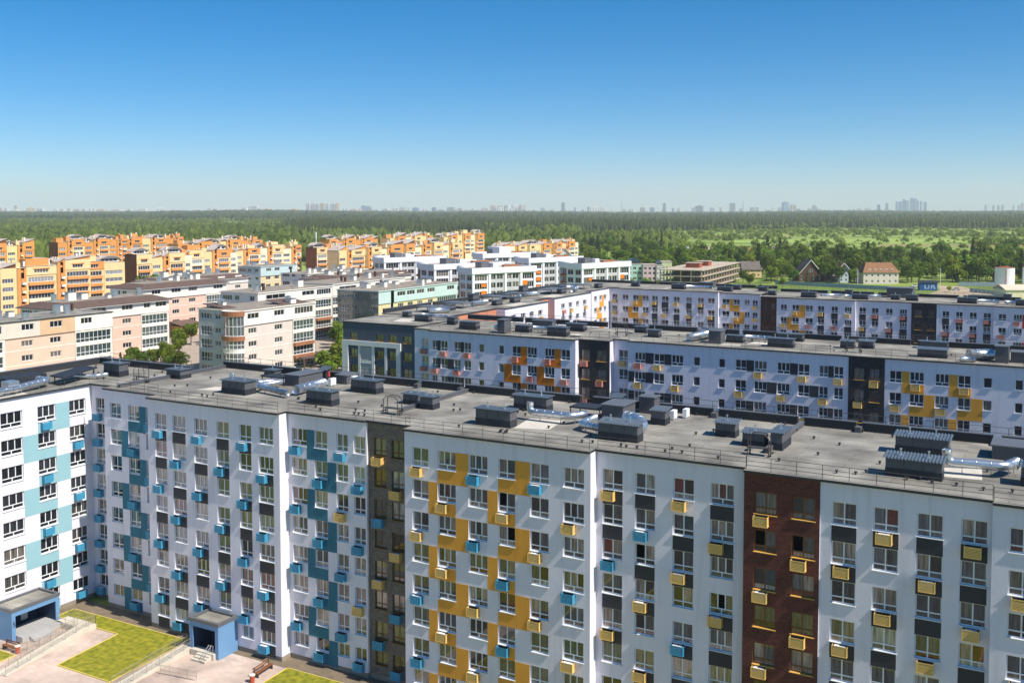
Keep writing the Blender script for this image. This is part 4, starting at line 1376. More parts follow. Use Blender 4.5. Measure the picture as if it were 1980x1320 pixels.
def beige(label, u, w0, w1, dep, segs, seed, attic=CREAM, zt=17.4, roof='flat', floors=FL, za=13.5, ends=None, south=True, group='low beige apartment houses', low=None):
    """segs: (wa, wb, kind, body material, attic material, [window spans])"""
    T = Thing('apartment_house', label, 'apartment house', (u - dep / 2, (w0 + w1) / 2, GZ), group)
    for (wa, wb, kind, bm, am, spans) in segs:
        # attic storey, a little proud of the body
        aw = [(a, b, 15.2, 16.7, 'b3' if b - a > 3 else 'b2') for a, b in spans]
        if kind == 'log' and not spans:
            aw = [(wa + 0.8, wb - 0.8, 14.9, 16.8, 'b%d' % max(3, int((wb - wa) / 1.5)))]
        plain_face(T, side_E(u + 0.35), wa, wb, za, zt, aw, am)
        mb = MB()
        mb.poly([(u, wa, za), (u + 0.35, wa, za), (u + 0.35, wb, za), (u, wb, za)])
        T.part('soffit', mb, BEIG)
        if kind == 'win':
            ws = [((a + b) / 2 - 1.6, (a + b) / 2 + 1.6, zs, zh, 'b3') for a, b in spans for zs, zh in floors]
            plain_face(T, side_E(u), wa, wb, GZ, za, ws, bm)
            # thin horizontal string courses
            for zs, zh in floors[:3]:
                mb = MB()
                mb.box(u, wa, zs - 1.05, u + 0.06, wb, zs - 0.85)
                T.part('string_course', mb, attic)
        else:
            n = max(3, int((wb - wa) / 1.45))
            ws = [(wa + 0.35, wb - 0.5, zs - 0.9, zh + 0.35, 'B%d' % n) for zs, zh in floors]
            plain_face(T, side_E(u + 0.2), wa, wb, GZ, za - 0.002, ws, attic, gm=GLASSB)
            mb = MB()
            mb.poly([(u, wb, GZ), (u + 0.35, wb, GZ), (u + 0.35, wb, zt), (u, wb, zt)])
            mb.poly([(u, wa, GZ), (u + 0.35, wa, GZ), (u + 0.35, wa, zt), (u, wa, zt)])
            T.part('pier', mb, attic)
            if low:
                for zs, zh in floors[1:3]:
                    mb = MB()
                    mb.box(u + 0.2, wa + 0.2, zs - 1.9, u + 1.1, wb - 1.2, zs - 0.95)
                    T.part('balcony_front', mb, low)
    if south:
        sw = []
        for a, b, k in ((u - dep + 0.8, u - dep + 5.0, 'B4'), (u - dep + 6.2, u - dep + 8.2, 'b2'), (u - 3.2, u - 1.2, 'b2')):
            sw += [(a, b, zs - (0.8 if k == 'B4' else 0), zh + (0.3 if k == 'B4' else 0), k) for zs, zh in floors] + [(a, b, 15.0, 16.5, 'b%s' % k[1])]
        plain_face(T, side_S(w0), u - dep, u + 0.3, GZ, zt, sw, ends or attic, gm=GLASSB)
    shell(T, u - dep, w0, u + 0.3, w1, GZ, zt, attic, skip='SE')
    x0, x1 = u - dep, u + 0.35
    if roof == 'flat':
        mb = MB()
        mb.box(x0 - 0.3, w0 - 0.3, zt, x1 + 0.3, w1 + 0.3, zt + 0.3, 0, top=1)
        T.part('roof', mb, [attic, GROOF])
        z = zt + 0.3
    elif roof == 'dark':
        mb = MB()
        mb.box(x0 - 0.2, w0 - 0.2, zt, x1 + 0.2, w1 + 0.2, zt + 0.25, 0, top=1)
        T.part('roof', mb, [CORN, ROOF])
        z = zt + 0.25
    else:
        # hipped eaves of brown sheet round a flat centre
        e, i, h = 0.9, 3.4, 1.5
        o = [(x0 - e, w0 - e), (x1 + e, w0 - e), (x1 + e, w1 + e), (x0 - e, w1 + e)]
        n = [(x0 + i, w0 + i), (x1 - i, w0 + i), (x1 - i, w1 - i), (x0 + i, w1 - i)]
        for k in range(4):
            j = (k + 1) % 4
            mb = MB()
            mb.slab([(*o[k], zt), (*o[j], zt), (*n[j], zt + h), (*n[k], zt + h)], 0.22)
            T.part('roof_slope', mb, BROOF)
        mb = MB()
        mb.box(x0 + i - 0.02, w0 + i - 0.02, zt + h - 0.3, x1 - i + 0.02, w1 - i + 0.02, zt + h + 0.03)
        T.part('roof', mb, GROOF)
        mb = MB()
        mb.box(x0 - e, w0 - e, zt - 0.32, x1 + e, w1 + e, zt - 0.225)
        T.part('eaves', mb, FRAME)
        z = zt + h
        x0, x1, w0, w1 = x0 + i, x1 - i, w0 + i, w1 - i
    roof_bits(T, x0, x1, w0, w1, z, seed, n=max(4, int((w1 - w0) / 5)))
    return T


beige('peach and tan house with a dark flat roof at the left edge', -228, 150, 190.4, 15,
      [(150, 158.7, 'log', BEIG, BEIG, []), (158.7, 168.3, 'win', PEACH, BEIG, [(163.2, 166.6)]), (168.3, 178.6, 'win', PEACH, TANP, [(171.2, 174.8)]), (178.6, 190.4, 'log', PEACH, CREAM, [(180.4, 183.9)])], 1, roof='dark')
beige('peach house with brown hipped roof behind the dark roofed peach house', -248, 189, 228.5, 16,
      [(189, 207.6, 'win', PEACH, CREAM, [(192, 196), (200, 205)]), (207.6, 217.7, 'win', PEACH, CREAM, [(210.6, 214.6)]), (217.7, 228.5, 'log', PEACH, CREAM, [(218.8, 221.2), (223.3, 227.5)])], 2, roof='hip', zt=17.2)
beige('peach house with pale brown hipped roof and a porch below it', -285, 251, 291, 16,
      [(251, 263, 'win', PEACH, CREAM, [(255, 259)]), (263, 280.6, 'win', PEACH, CREAM, [(264, 268.4), (272, 276.2)]), (280.6, 291, 'log', PEACH, CREAM, [(284.4, 289.2)])], 3, roof='hip', zt=17.3)
G3P = MB()
G3P.slab([(-285.2, 262.6, 5.0), (-279, 262.6, 3.9), (-279, 273, 3.9), (-285.2, 273, 5.0)], 0.25, 0)
for yy in (263.4, 272.2):
    G3P.box(-279.8, yy - 0.2, GZ, -279.4, yy + 0.2, 3.8, 1)
G3P.box(-284.5, 263.5, GZ, -281, 272, 3.4, 1)
PT = Thing('entrance_porch', 'red brown roofed brick porch at the foot of the hipped peach house', 'porch', (-282, 268, GZ))
PT.part('porch_roof', G3P, [BROOF, TERRA])
N1 = beige('cream house with a rounded glass bay, nearest the planted court', -198, 208, 237.9, 16,
           [(208, 228.2, 'win', BEIG, CREAM, [(209.8, 214.3), (220.4, 224.6)]), (228.2, 237.9, 'log', CREAM, CREAM, [])], 4, roof='flat', south=True, low=TERRA, ends=mat('grey blue cladding', (0.42, 0.45, 0.48), var=0.05))
# rounded glass bay on its near end
bay = MB()
bands = MB()
NB = 9
for lv, (za, zb, kind) in enumerate([(0, 3.3, 'w'), (3.3, 6.3, 'g'), (6.3, 7.4, 'w'), (7.4, 9.6, 'g'), (9.6, 10.9, 't'), (10.9, 16.2, 'g'), (16.2, 17.6, 't')]):
    ang = [math.pi + math.pi * i / NB for i in range(NB + 1)]
    R = 3.4 if kind != 't' else 3.75
    pts = [(-200.6 + R * math.cos(a), 207.9 + 0.8 * R * math.sin(a)) for a in ang]
    for i in range(NB):
        (xa, ya), (xb, yb) = pts[i], pts[i + 1]
        mi = {'w': 1, 'g': 0, 't': 2}[kind]
        bay.poly([(xa, ya, za), (xb, yb, za), (xb, yb, zb), (xa, ya, zb)], mi)
        if kind == 'g':
            for zz in ([za, (za + zb) / 2, zb] if zb - za < 4 else [za, za + 2.6, zb]):
                bands.tube([(xa, ya, zz), (xb, yb, zz)], 0.07, 4)
            bands.tube([(xa, ya, za), (xa, ya, zb)], 0.07, 4)
    if kind == 't':
        bay.poly([(x, y, zb) for x, y in pts], 1)
        bay.poly([(x, y, za) for x, y in reversed(pts)], 1)
N1.part('bay', bay, [GLASSB, CREAM, TERRA])
N1.part('bay_glazing_bar', bands, FRAME)
mb = MB()
mb.slab([(-206, 234, 2.6), (-194.5, 228.6, 2.4), (-193.5, 241, 2.3), (-206, 243, 2.5)], 0.25)
for x, y in ((-194.8, 229.6), (-194.2, 240)):
    mb.box(x - 0.15, y - 0.15, GZ, x + 0.15, y + 0.15, 2.3)
N1.part('porch_roof', mb, BROOF)
# lean-to roofs on top
for (a, b, c, d) in ((-206, 226, -199.5, 236.5), (-213.5, 209, -205, 213.5)):
    mb = MB()
    mb.slab([(a, b, 18.9), (c, b, 17.8), (c, d, 17.8), (a, d, 18.9)], 0.2)
    N1.part('lean_to_roof', mb, BROOF)
beige('cream house with a balcony corner behind the bayed cream house', -236, 255, 293.4, 16,
      [(255, 270, 'win', BEIG, CREAM, [(259, 268.4)]), (270, 284, 'win', BEIG, CREAM, [(277, 283.5)]), (284, 293.4, 'log', CREAM, CREAM, [])], 5, low=TERRA)
beige('cream house with a long glazed front and a dark end wall', -238, 296, 342, 18,
      [(296, 311, 'log', CREAM, CREAM, [(300, 310)]), (311, 342, 'win', PEACH, CREAM, [(314, 317), (322, 326), (333, 337)])], 6, ends=mat('slate end cladding', (0.17, 0.19, 0.21), var=0.15, scale=0.3), zt=17.6)
TE = beige('mint and pale yellow house beside the dark linking wing', -206, 280.3, 330, 17,
           [(280.3, 287.4, 'win', PYEL, PTEAL, []), (289.2, 316.5, 'win', PYEL, PTEAL, [(291.2, 296.1), (297.0, 301.9), (303.1, 307.8), (309.8, 314.7)]), (316.5, 330, 'log', PTEAL, PTEAL, [(323, 328)])], 7, attic=PTEAL, ends=GLASSB, za=13.2)
mb = MB()
mb.box(-207.4, 287.4, GZ, -207.0, 289.2, 17.4)
TE.part('recess_wall', mb, PTEAL)
beige('mint topped house in front of the orange blocks', -344, 374, 400, 14, [(374, 390, 'win', PYEL, PTEAL, [(378, 381.5), (384, 387.5)]), (390, 400, 'win', PYEL, PTEAL, [(394, 397)])], 8, attic=PTEAL, za=13)
beige('low roofed house with brown eaves behind the pale brown hipped roof', -318, 292, 338, 18, [(292, 315, 'win', BEIG, CREAM, [(297, 301), (306, 310)]), (315, 338, 'win', BEIG, CREAM, [(320, 324), (330, 334)])], 9, roof='hip', zt=15.8)
beige('brown roofed house between the mint house and the white blocks', -268, 336, 390, 18, [(336, 362, 'win', BEIG, CREAM, [(342, 346), (353, 357)]), (362, 390, 'win', BEIG, CREAM, [(368, 372), (380, 384)])], 10, roof='hip', zt=16.0)
beige('cream house with roof housings in front of the orange row', -300, 356, 404, 15, [(356, 380, 'win', PYEL, CREAM, [(360, 364), (370, 374)]), (380, 404, 'win', PYEL, CREAM, [(386, 390), (396, 400)])], 12, zt=16.2)

# ------------------------------------------------------------------ orange blocks
OR1 = mat('orange brick', (0.72, 0.30, 0.085), var=0.06, scale=0.3)
OR2 = mat('yellow brick', (0.82, 0.60, 0.30), var=0.05, scale=0.3)
OR3 = mat('sand brick', (0.83, 0.72, 0.50), var=0.05, scale=0.3)
OR4 = mat('brown end brick', (0.20, 0.075, 0.035), var=0.1, scale=0.3)
OROOF = mat('pinkish grey roof', (0.50, 0.42, 0.37), var=0.08, scale=0.3)


def orange(label, u, w0, w1, zt, seed, dep=8, nf=5, group='orange brick apartment blocks', main=None, end=None):
    end = end or OR2
    r = random.Random(seed)
    T = Thing('apartment_house', label, 'apartment house', (u - dep / 2, (w0 + w1) / 2, GZ), group)
    s = w0
    pal = [OR1, OR2, OR3] if main is None else [main, main, OR2]
    k = r.randrange(3)
    while s < w1 - 0.5:
        kind = ('log', 'plain', 'tower')[k % 3]
        wd = {'log': r.uniform(8.5, 10.5), 'plain': r.uniform(6, 8), 'tower': 3.6}[kind]
        if w1 - s - wd < 4:
            wd = w1 - s
        e = s + wd
        top = zt + {'log': r.uniform(0.0, 1.6), 'plain': r.uniform(-1.2, 0.4), 'tower': r.uniform(-0.5, 0.5)}[kind]
        if kind == 'log':
            wm = r.choice(pal[1:])
            n = max(4, int((wd - 2.2) / 1.3))
            ws = [(s + 1.1, e - 1.1, zt - 5.9 - 3.2 * f, zt - 4.0 - 3.2 * f, 'b%d' % n) for f in range(nf)]
            att = max(3, n - 3)
            cx = (s + e) / 2
            plain_face(T, side_E(u), s, e, GZ, zt - 3.2, ws, wm, gm=GLASSL)
            for f in range(nf):
                mb = MB()
                mb.box(u, s + 1.0, zt - 7.1 - 3.2 * f, u + 0.7, e - 1.0, zt - 5.98 - 3.2 * f)
                T.part('balcony_front', mb, OR1 if r.random() < 0.75 else OR3)
            plain_face(T, side_E(u + 0.25), s, e, zt - 3.2, top, [(cx - att * 0.62, cx + att * 0.62, zt - 2.4, zt - 1.0, 'b%d' % att)], r.choice(pal[:2]), name='gable_wall')
            mb = MB()
            mb.box(u + 0.25, cx - att * 0.62 - 0.5, zt - 0.95, u + 0.5, cx + att * 0.62 + 0.5, zt - 0.55)
            T.part('window_hood', mb, OR1)
        elif kind == 'plain':
            wm = r.choice(pal[1:])
            n = 4 if wd > 6 else 3
            ws = [(s + 1.2, e - 1.2, zt - 5.7 - 3.2 * f, zt - 4.1 - 3.2 * f, 'b%d' % n) for f in range(nf)]
            plain_face(T, side_E(u - 0.5), s, e, GZ, top, ws, wm, gm=GLASSL)
        else:
            ws = [(s + 1.1, e - 1.0, zt - 5.6 - 3.2 * f, zt - 4.2 - 3.2 * f, 'b2') for f in range(nf)] + [(s + 1.3, e - 1.3, zt - 2.0, zt - 1.1, 's')]
            plain_face(T, side_E(u + 0.5), s, e, GZ, top, ws, OR1)
            for f in range(nf):
                mb = MB()
                mb.box(u + 0.5, s + 1.4, zt - 6.6 - 3.2 * f, u + 1.3, e - 0.6, zt - 5.75 - 3.2 * f)
                T.part('balcony_front', mb, r.choice([FRAME, OR3]))
        # body side walls and the piece of roof over this bay
        x = u + {'log': 0.25, 'plain': -0.5, 'tower': 0.5}[kind]
        mb = MB()
        mb.poly([(x - dep, s, GZ), (x, s, GZ), (x, s, top), (x - dep, s, top)])
        mb.poly([(x, e, GZ), (x - dep, e, GZ), (x - dep, e, top), (x, e, top)])
        T.part('cross_wall', mb, end if s == w0 else OR2)
        style = r.random()
        rm = MB()
        if style < 0.35:
            # mono pitch
            h = r.uniform(1.5, 2.6)
            rm.slab([(x + 0.3, s - 0.1, top + 0.15), (x + 0.3, e + 0.1, top + h), (x - dep, e + 0.1, top + h), (x - dep, s - 0.1, top + 0.15)], 0.18)
            T.part('roof', rm, OROOF)
            gw = MB()
            gw.poly([(x - 0.2, s, top), (x - 0.2, e, top), (x - 0.2, e, top + h - 0.15)])
            gw.poly([(x - dep + 0.5, s, top), (x - dep + 0.5, e, top + h - 0.15), (x - dep + 0.5, e, top)])
            gw.poly([(x - 0.2, e, top), (x - dep + 0.5, e, top), (x - dep + 0.5, e, top + h - 0.15), (x - 0.2, e, top + h - 0.15)])
            T.part('gable_wall', gw, r.choice([OR1, OR1, OR4]))
        elif style < 0.6 and wd > 6:
            # shallow barrel roof over a set-back attic
            seg = 8
            pts = [(s - 0.3 + (wd + 0.6) * i / seg, top + 1.3 + 1.5 * math.sin(math.pi * i / seg)) for i in range(seg + 1)]
            for i in range(seg):
                rm.slab([(x - 2.0, pts[i][0], pts[i][1]), (x - 2.0, pts[i + 1][0], pts[i + 1][1]), (x - dep + 1, pts[i + 1][0], pts[i + 1][1]), (x - dep + 1, pts[i][0], pts[i][1])], 0.2)
            T.part('roof', rm, OROOF)
            plain_face(T, side_E(x - 3.0), s + 0.4, e - 0.4, top - 0.2, top + 1.4, [(s + 1.4, e - 1.4, top + 0.15, top + 1.15, 'b4')], r.choice([CREAM, OR3]), name='attic_wall')
            gw = MB()
            gw.poly([(x - 3.0, s, top + 1.4)] + [(x - 3.0, p, q - 0.2) for p, q in pts] + [(x - 3.0, e, top + 1.4)])
            T.part('gable_wall', gw, CREAM)
            dk = MB()
            dk.box(x - dep, s, top - 0.15, x, e, top + 0.02)
            T.part('roof_deck', dk, OROOF)
        else:
            rm.box(x - dep, s, top - 0.15, x, e, top + 0.04)
            T.part('roof', rm, OROOF)
            hb = MB()
            a = r.uniform(0.2, 0.4) * wd
            hb.box(x - dep * 0.75, (s + e) / 2 - a, top, x - dep * 0.3, (s + e) / 2 + a, top + r.uniform(1.4, 2.8), 0)
            T.part('roof_housing', hb, r.choice([OR1, OR1, OR2]))
        for i in range(2):
            cb = MB()
            cx, cy = x - dep * r.uniform(0.3, 0.8), r.uniform(s + 0.5, e - 0.5)
            cb.box(cx - 0.35, cy - 0.35, top, cx + 0.35, cy + 0.35, top + r.uniform(1.8, 3.2))
            T.part('chimney', cb, r.choice([OR2, CREAM]))
        s = e
        k += 1
    # near end: dark brick with glazed balconies
    ws = []
    for f in range(nf):
        ws += [(u - dep + 0.6, u - dep + 3.4, zt - 5.9 - 3.2 * f, zt - 4.2 - 3.2 * f, 'b3'), (u - 3.6, u - 0.8, zt - 5.9 - 3.2 * f, zt - 4.2 - 3.2 * f, 'b3')]
    plain_face(T, side_S(w0 - 0.05), u - dep, u + 0.2, GZ, zt - 0.5, ws, end, fm=OR3)
    mb = MB()
    mb.poly([(u - dep, w1, GZ), (u - dep, w0, GZ), (u - dep, w0, zt - 1.2), (u - dep, w1, zt - 1.2)])
    T.part('rear_wall', mb, OR2)
    return T


for k, (lab, u, w0, w1, zt, nf) in enumerate([
        ('yellow block with orange loggias at the left edge of the row', -352, 244, 268, 23, 6),
        ('yellow and orange block with white awning bay in the left row', -362, 268, 292, 23.5, 6),
        ('sand coloured block closing the left row by the tree', -370, 292, 317, 22.5, 6),
        ('orange and sand block with a dark brown end wall', -386, 337, 372, 22.5, 5),
        ('long yellow block with orange stair tower in the middle row', -400, 372, 418, 23, 6),
        ('yellow block at the right end of the middle row', -402, 418, 472, 23.5, 6),
        ('orange gabled block furthest left at the forest', -535, 366, 393, 24.5, 4),
        ('wide orange block with a barrel roof at the forest', -560, 428, 482, 25, 4),
        ('orange block with attic windows beside the barrel roofed one', -560, 482, 531, 25, 4),
        ('small orange block at the forest behind the long yellow block', -492, 462, 499, 23, 4),
        ('orange block behind the right end of the middle row', -494, 499, 540, 24, 4),
        ('orange and yellow block at the left end of the far row by the mast', -388, 469, 492, 22.5, 5),
        ('sand block with glazed end balconies in the far row', -366, 462, 486, 21.5, 5),
        ('yellow gabled block third from the left in the far row', -364, 486, 522, 22.5, 4),
        ('yellow block with orange tower fourth in the far row', -362, 522, 550, 22.5, 4),
        ('yellow block fifth from the left in the far row', -360, 550, 586, 22.5, 4),
        ('yellow gabled block left of the red roof in the far row', -320, 566, 600, 21.5, 4),
        ('yellow block right of the red roof in the far row', -318, 600, 632, 21.5, 4),
        ('yellow gabled block at the right end of the far row', -316, 632, 672, 22, 4),
        ('orange block in the back line of the far row left', -440, 545, 600, 24.5, 3),
        ('orange block in the back line of the far row middle', -430, 600, 655, 25, 3),
        ('orange block in the back line of the far row right', -420, 655, 715, 25, 3)]):
    orange(lab, u, w0, w1, zt, 40 + k, nf=nf, main=OR1 if u < -430 else None, end=OR4 if k in (3, 7, 11) else (OR1 if u < -430 else OR2))

# ------------------------------------------------------------------ modern white blocks
WP = mat('white block panels', (0.80, 0.80, 0.81), var=0.025, scale=0.3)
WG = mat('light grey spandrel', (0.50, 0.49, 0.49), var=0.05)
WO = mat('bright orange panel', (0.78, 0.20, 0.015), var=0.05)


def white_block(label, x, y, a, b, zt, seed, rot=-24, tower=False):
    """near corner at (x, y); a along the lit front, b along the shaded end"""
    r = random.Random(seed)
    T = Thing('apartment_house', label, 'apartment house', (x, y, 0), 'modern white apartment blocks', math.radians(rot), local=True)
    zf = zt - 2.3
    nfl = 5
    # lit front: white piers with windows between
    s = 0.0
    n = max(3, round(a / 8.0))
    bw = a / n
    for i in range(n):
        s0, s1 = i * bw, (i + 1) * bw
        corner = i in (0, n - 1)
        ws = []
        for f in range(nfl):
            zb = zf - 0.4 - 3.3 * f
            if corner:
                ws.append((s0 + 1.3, s1 - 0.6, zb - 2.4, zb, 'b5'))
            else:
                ws += [(s0 + 1.2, s0 + 1.2 + (bw - 3) / 2, zb - 2.1, zb, 'b2'), (s0 + 1.8 + (bw - 3) / 2, s1 - 0.6, zb - 2.1, zb, 'b2')]
        plain_face(T, side_E(-0.3), s0, s1, GZ, zf, ws, WG if not corner else WP)
        mb = MB()
        mb.box(-0.3, s0 - 0.05, GZ, 0.12, s0 + 1.05, zf)
        T.part('pier', mb, WP)
        if corner:
            for f in range(1, nfl):
                zb = zf - 0.4 - 3.3 * f
                q = s0 + 1.4 if i else s0 + bw * 0.55
                if r.random() < 0.8:
                    mb = MB()
                    mb.box(-0.3, q, zb - 1.5, -0.1, q + bw * 0.3, zb + (0.3 if r.random() < 0.5 else -0.3))
                    T.part('orange_panel', mb, WO)
    mb = MB()
    mb.box(-0.3, a - 1.0, GZ, 0.12, a, zf)
    T.part('pier', mb, WP)
    # shaded end, stepping back twice
    steps = [(0, 0.0), (b * 0.42, 4.0), (b * 0.75, 8.0)]
    for i, (q, d) in enumerate(steps):
        q1 = steps[i + 1][0] if i < 2 else b
        ws = []
        for f in range(nfl):
            zb = zf - 0.4 - 3.3 * f
            ws += [(-q1 + 0.7, -q1 + 0.7 + (q1 - q) * 0.36, zb - 2.2, zb, 'b2'), (-q - 0.6 - (q1 - q) * 0.36, -q - 0.6, zb - 2.2, zb, 'b2')]
        plain_face(T, side_S(d), -q1, -q, GZ, zf, ws, WP if i != 1 else WG)
        if i == 1:
            for f in range(nfl):
                mb = MB()
                mb.box(-q1 + 0.2, d - 0.9, zf - 3.6 - 3.3 * f, -q - 0.2, d, zf - 2.6 - 3.3 * f)
                T.part('balcony_front', mb, mat('rust balcony', (0.30, 0.10, 0.03), var=0.1))
        if i:
            mb = MB()
            mb.poly([(-q, steps[i - 1][1], GZ), (-q, d, GZ), (-q, d, zf), (-q, steps[i - 1][1], zf)])
            T.part('return_wall', mb, WP)
    shell(T, -b, 8, -0.3, a, GZ, zf, WP, skip='SE')
    # deep white parapet band, roof inside it
    plan = [(-b, 8), (-b * 0.75, 8), (-b * 0.75, 4), (-b * 0.42, 4), (-b * 0.42, 0), (0, 0), (0, a), (-b, a)]
    out = [(-b - 0.4, 7.6), (-b * 0.75 - 0.4, 7.6), (-b * 0.75 - 0.4, 3.6), (-b * 0.42 - 0.4, 3.6), (-b * 0.42 - 0.4, -0.4), (0.4, -0.4), (0.4, a + 0.4), (-b - 0.4, a + 0.4)]
    m = len(plan)
    for i in range(m):
        j = (i + 1) % m
        mb = MB()
        q = [out[i], out[j], plan[j], plan[i]]
        mb.prism(q, zf, zt)
        T.part('parapet', mb, WP)
    mb = MB()
    mb.prism(plan, zf - 0.1, zt - 0.8)
    T.part('roof', mb, OROOF)
    for (q0, q1, s0, s1, h, mm) in ((-b * 0.5, -b * 0.3, a * 0.28, a * 0.40, 2.6, GREYM), (-b * 0.34, -b * 0.2, a * 0.42, a * 0.5, 2.2, FRAME), (-b * 0.3, -b * 0.22, a * 0.6, a * 0.85, 1.3, TERRA)):
        mb = MB()
        mb.box(q0, s0, zt - 0.8, q1, s1, zt - 0.8 + h)
        T.part('roof_housing', mb, mm)
    if tower:
        mb = MB()
        mb.box(-b * 0.5, a * 0.3, zt - 0.8, 0.3, a * 0.52, zt + 3.2)
        T.part('stair_tower', mb, WP)
        add_window(T, 's', (0.31, a * 0.38, zt + 0.6), 1.4, 1.6, math.pi / 2, FRAME, GLASSD, sill=False)
    return T


white_block('white block with deep parapet nearest the linking wing', -205, 340, 31, 21, 22.4, 1, rot=-24)
white_block('white block left of the nearest one, its end half in shade', -233, 356, 40, 24, 22.4, 2, rot=-22)
white_block('white block at the right end of the group beside the mint towers', -183, 392, 31, 21, 22.4, 3, rot=-18)
white_block('white block furthest left of the group, in front of the yellow row', -285, 393, 36, 20, 22.4, 4, rot=-20)
white_block('white block with a square stair tower on its roof at the back', -268, 455, 34, 20, 22.4, 5, rot=-24, tower=True)
white_block('white block behind the nearest one, with orange corner panels', -225, 424, 34, 20, 22.4, 6, rot=-22)

# ------------------------------------------------------------------ entrance porches, ramps, benches in the courtyard
PBLUE = mat('blue porch cladding', (0.15, 0.30, 0.50), rough=0.55, var=0.04)
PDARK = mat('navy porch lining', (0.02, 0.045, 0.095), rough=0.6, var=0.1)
CONC = mat('pale concrete', (0.62, 0.56, 0.46), var=0.08, scale=0.8)
CONC2 = mat('grey steps', (0.42, 0.41, 0.40), var=0.08, scale=0.8)
RAILM = mat('galvanised rail', (0.40, 0.36, 0.30), rough=0.45, var=0.05, metal=0.4)
GF = GZ + 0.002


def porch(T, x0, x1, y0, y1, z1, face):
    """open box porch: roof slab with upstand, two cheek walls, dark lining and a glazed door; face 'E' or 'S'"""
    mb = MB()
    t = 0.45
    if face == 'E':
        mb.box(x0, y0, GF, x1, y0 + t, z1, 0)
        mb.box(x0, y1 - t, GF, x1, y1, z1, 0)
        mb.box(x0, y0 + t, z1 - 0.5, x1, y1 - t, z1, 0)
    else:
        mb.box(x0, y0, GF, x0 + t, y1, z1, 0)
        mb.box(x1 - t, y0, GF, x1, y1, z1, 0)
        mb.box(x0 + t, y0, z1 - 0.5, x1 - t, y1, z1, 0)
    T.part('porch_frame', mb, PBLUE)
    mb = MB()
    mb.box(x0 - 0.06, y0 - 0.06, z1, x1 + 0.06, y1 + 0.06, z1 + 0.09, 0)
    mb.box(x0 + 0.3, y0 + 0.3, z1 + 0.09, x1 - 0.3, y1 - 0.3, z1 + 0.13, 1)
    for (a, b, c, d) in ((x0 - 0.06, y0 - 0.06, x1 + 0.06, y0 + 0.22), (x0 - 0.06, y1 - 0.22, x1 + 0.06, y1 + 0.06), (x0 - 0.06, y0 + 0.22, x0 + 0.22, y1 - 0.22), (x1 - 0.22, y0 + 0.22, x1 + 0.06, y1 - 0.22)):
        mb.box(a, b, z1 + 0.09, c, d, z1 + 0.32, 0)
    T.part('porch_roof', mb, [GREYM, ROOF])
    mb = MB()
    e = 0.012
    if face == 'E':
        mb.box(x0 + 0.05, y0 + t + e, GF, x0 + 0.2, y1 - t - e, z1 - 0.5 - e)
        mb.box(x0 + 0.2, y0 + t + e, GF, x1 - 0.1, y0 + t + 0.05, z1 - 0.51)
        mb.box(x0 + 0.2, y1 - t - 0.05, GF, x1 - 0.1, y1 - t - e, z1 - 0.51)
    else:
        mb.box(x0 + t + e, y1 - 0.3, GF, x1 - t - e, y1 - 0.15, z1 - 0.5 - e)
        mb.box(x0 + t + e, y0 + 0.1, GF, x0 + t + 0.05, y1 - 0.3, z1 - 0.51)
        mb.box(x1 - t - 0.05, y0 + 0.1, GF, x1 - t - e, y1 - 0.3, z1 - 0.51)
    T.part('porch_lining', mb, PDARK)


porch(FB, -100.95, -97.6, 67.9, 73.7, 2.55, 'E')
porch(FB, -79.5, -75.5, 75.3, 78.05, 2.75, 'S')
add_window(FB, 'b2', (-100.72, 69.3, -0.2), 1.7, 2.1, math.pi / 2, mat('grey door frame', (0.2, 0.2, 0.22)), GLASSD, sill=False)
mb = MB()
mb.box(-100.74, 71.2, 0.0, -100.70, 72.0, 1.9)
FB.part('entrance_door', mb, CREAM)
# number on the pillar
cu = bpy.data.curves.new('house_number', 'FONT')
cu.body = '5'
cu.size = 0.75
cu.extrude = 0.01
cu.materials.append(DARKP)
tmp = link('number_curve', cu)
bpy.context.view_layer.update()
num_mesh = bpy.data.meshes.new_from_object(tmp.evaluated_get(bpy.context.evaluated_depsgraph_get()))
bpy.data.objects.remove(tmp)
no = link('house_number', num_mesh, FB.e, Vector((-97.585, 67.98, 1.0)) - FB.off)
no.rotation_euler = (math.pi / 2, 0, math.pi / 2)
# landing and steps of the first porch
mb = MB()
mb.box(-99.9, 68.4, GF, -96.6, 73.2, GF + 0.6)
for i in range(3):
    mb.box(-96.6 + 0.32 * i, 69.2, GF, -96.28 + 0.32 * i, 71.6, GF + 0.45 - 0.15 * i)
FB.part('steps', mb, CONC2)


def ramp(label, pts_low, pts_high, wdt, group):
    """sloping concrete ramp with side walls and double railings"""
    (xa, ya), (xb, yb) = pts_low, pts_high
    T = Thing('wheelchair_ramp', label, 'ramp', (xa, ya, GZ), group)
    mb = MB()
    d = Vector((xb - xa, yb - ya)).normalized()
    n = Vector((-d.y, d.x)) * wdt
    za, zb = GF + 0.06, GF + 0.62
    q = [(xa, ya), (xb, yb), (xb + n.x, yb + n.y), (xa + n.x, ya + n.y)]
    zz = [za, zb, zb, za]
    b = len(mb.v)
    mb.v += [(x, y, GF) for x, y in q] + [(x, y, z) for (x, y), z in zip(q, zz)]
    for f in ((4, 5, 6, 7), (0, 1, 5, 4), (1, 2, 6, 5), (2, 3, 7, 6), (3, 0, 4, 7)):
        mb.f.append(tuple(b + i for i in f))
        mb.m.append(0)
    T.part('ramp_slab', mb, CONC)
    for k, off in enumerate((0.08, 0.92)):
        oa = Vector((xa, ya)) + n * off
        ob = Vector((xb, yb)) + n * off
        railing(T, [(oa.x, oa.y, za), (ob.x, ob.y, zb)], h=0.95, step=1.6, bars=2, infill=0.16, m=RAILM, r=0.022)
    return T


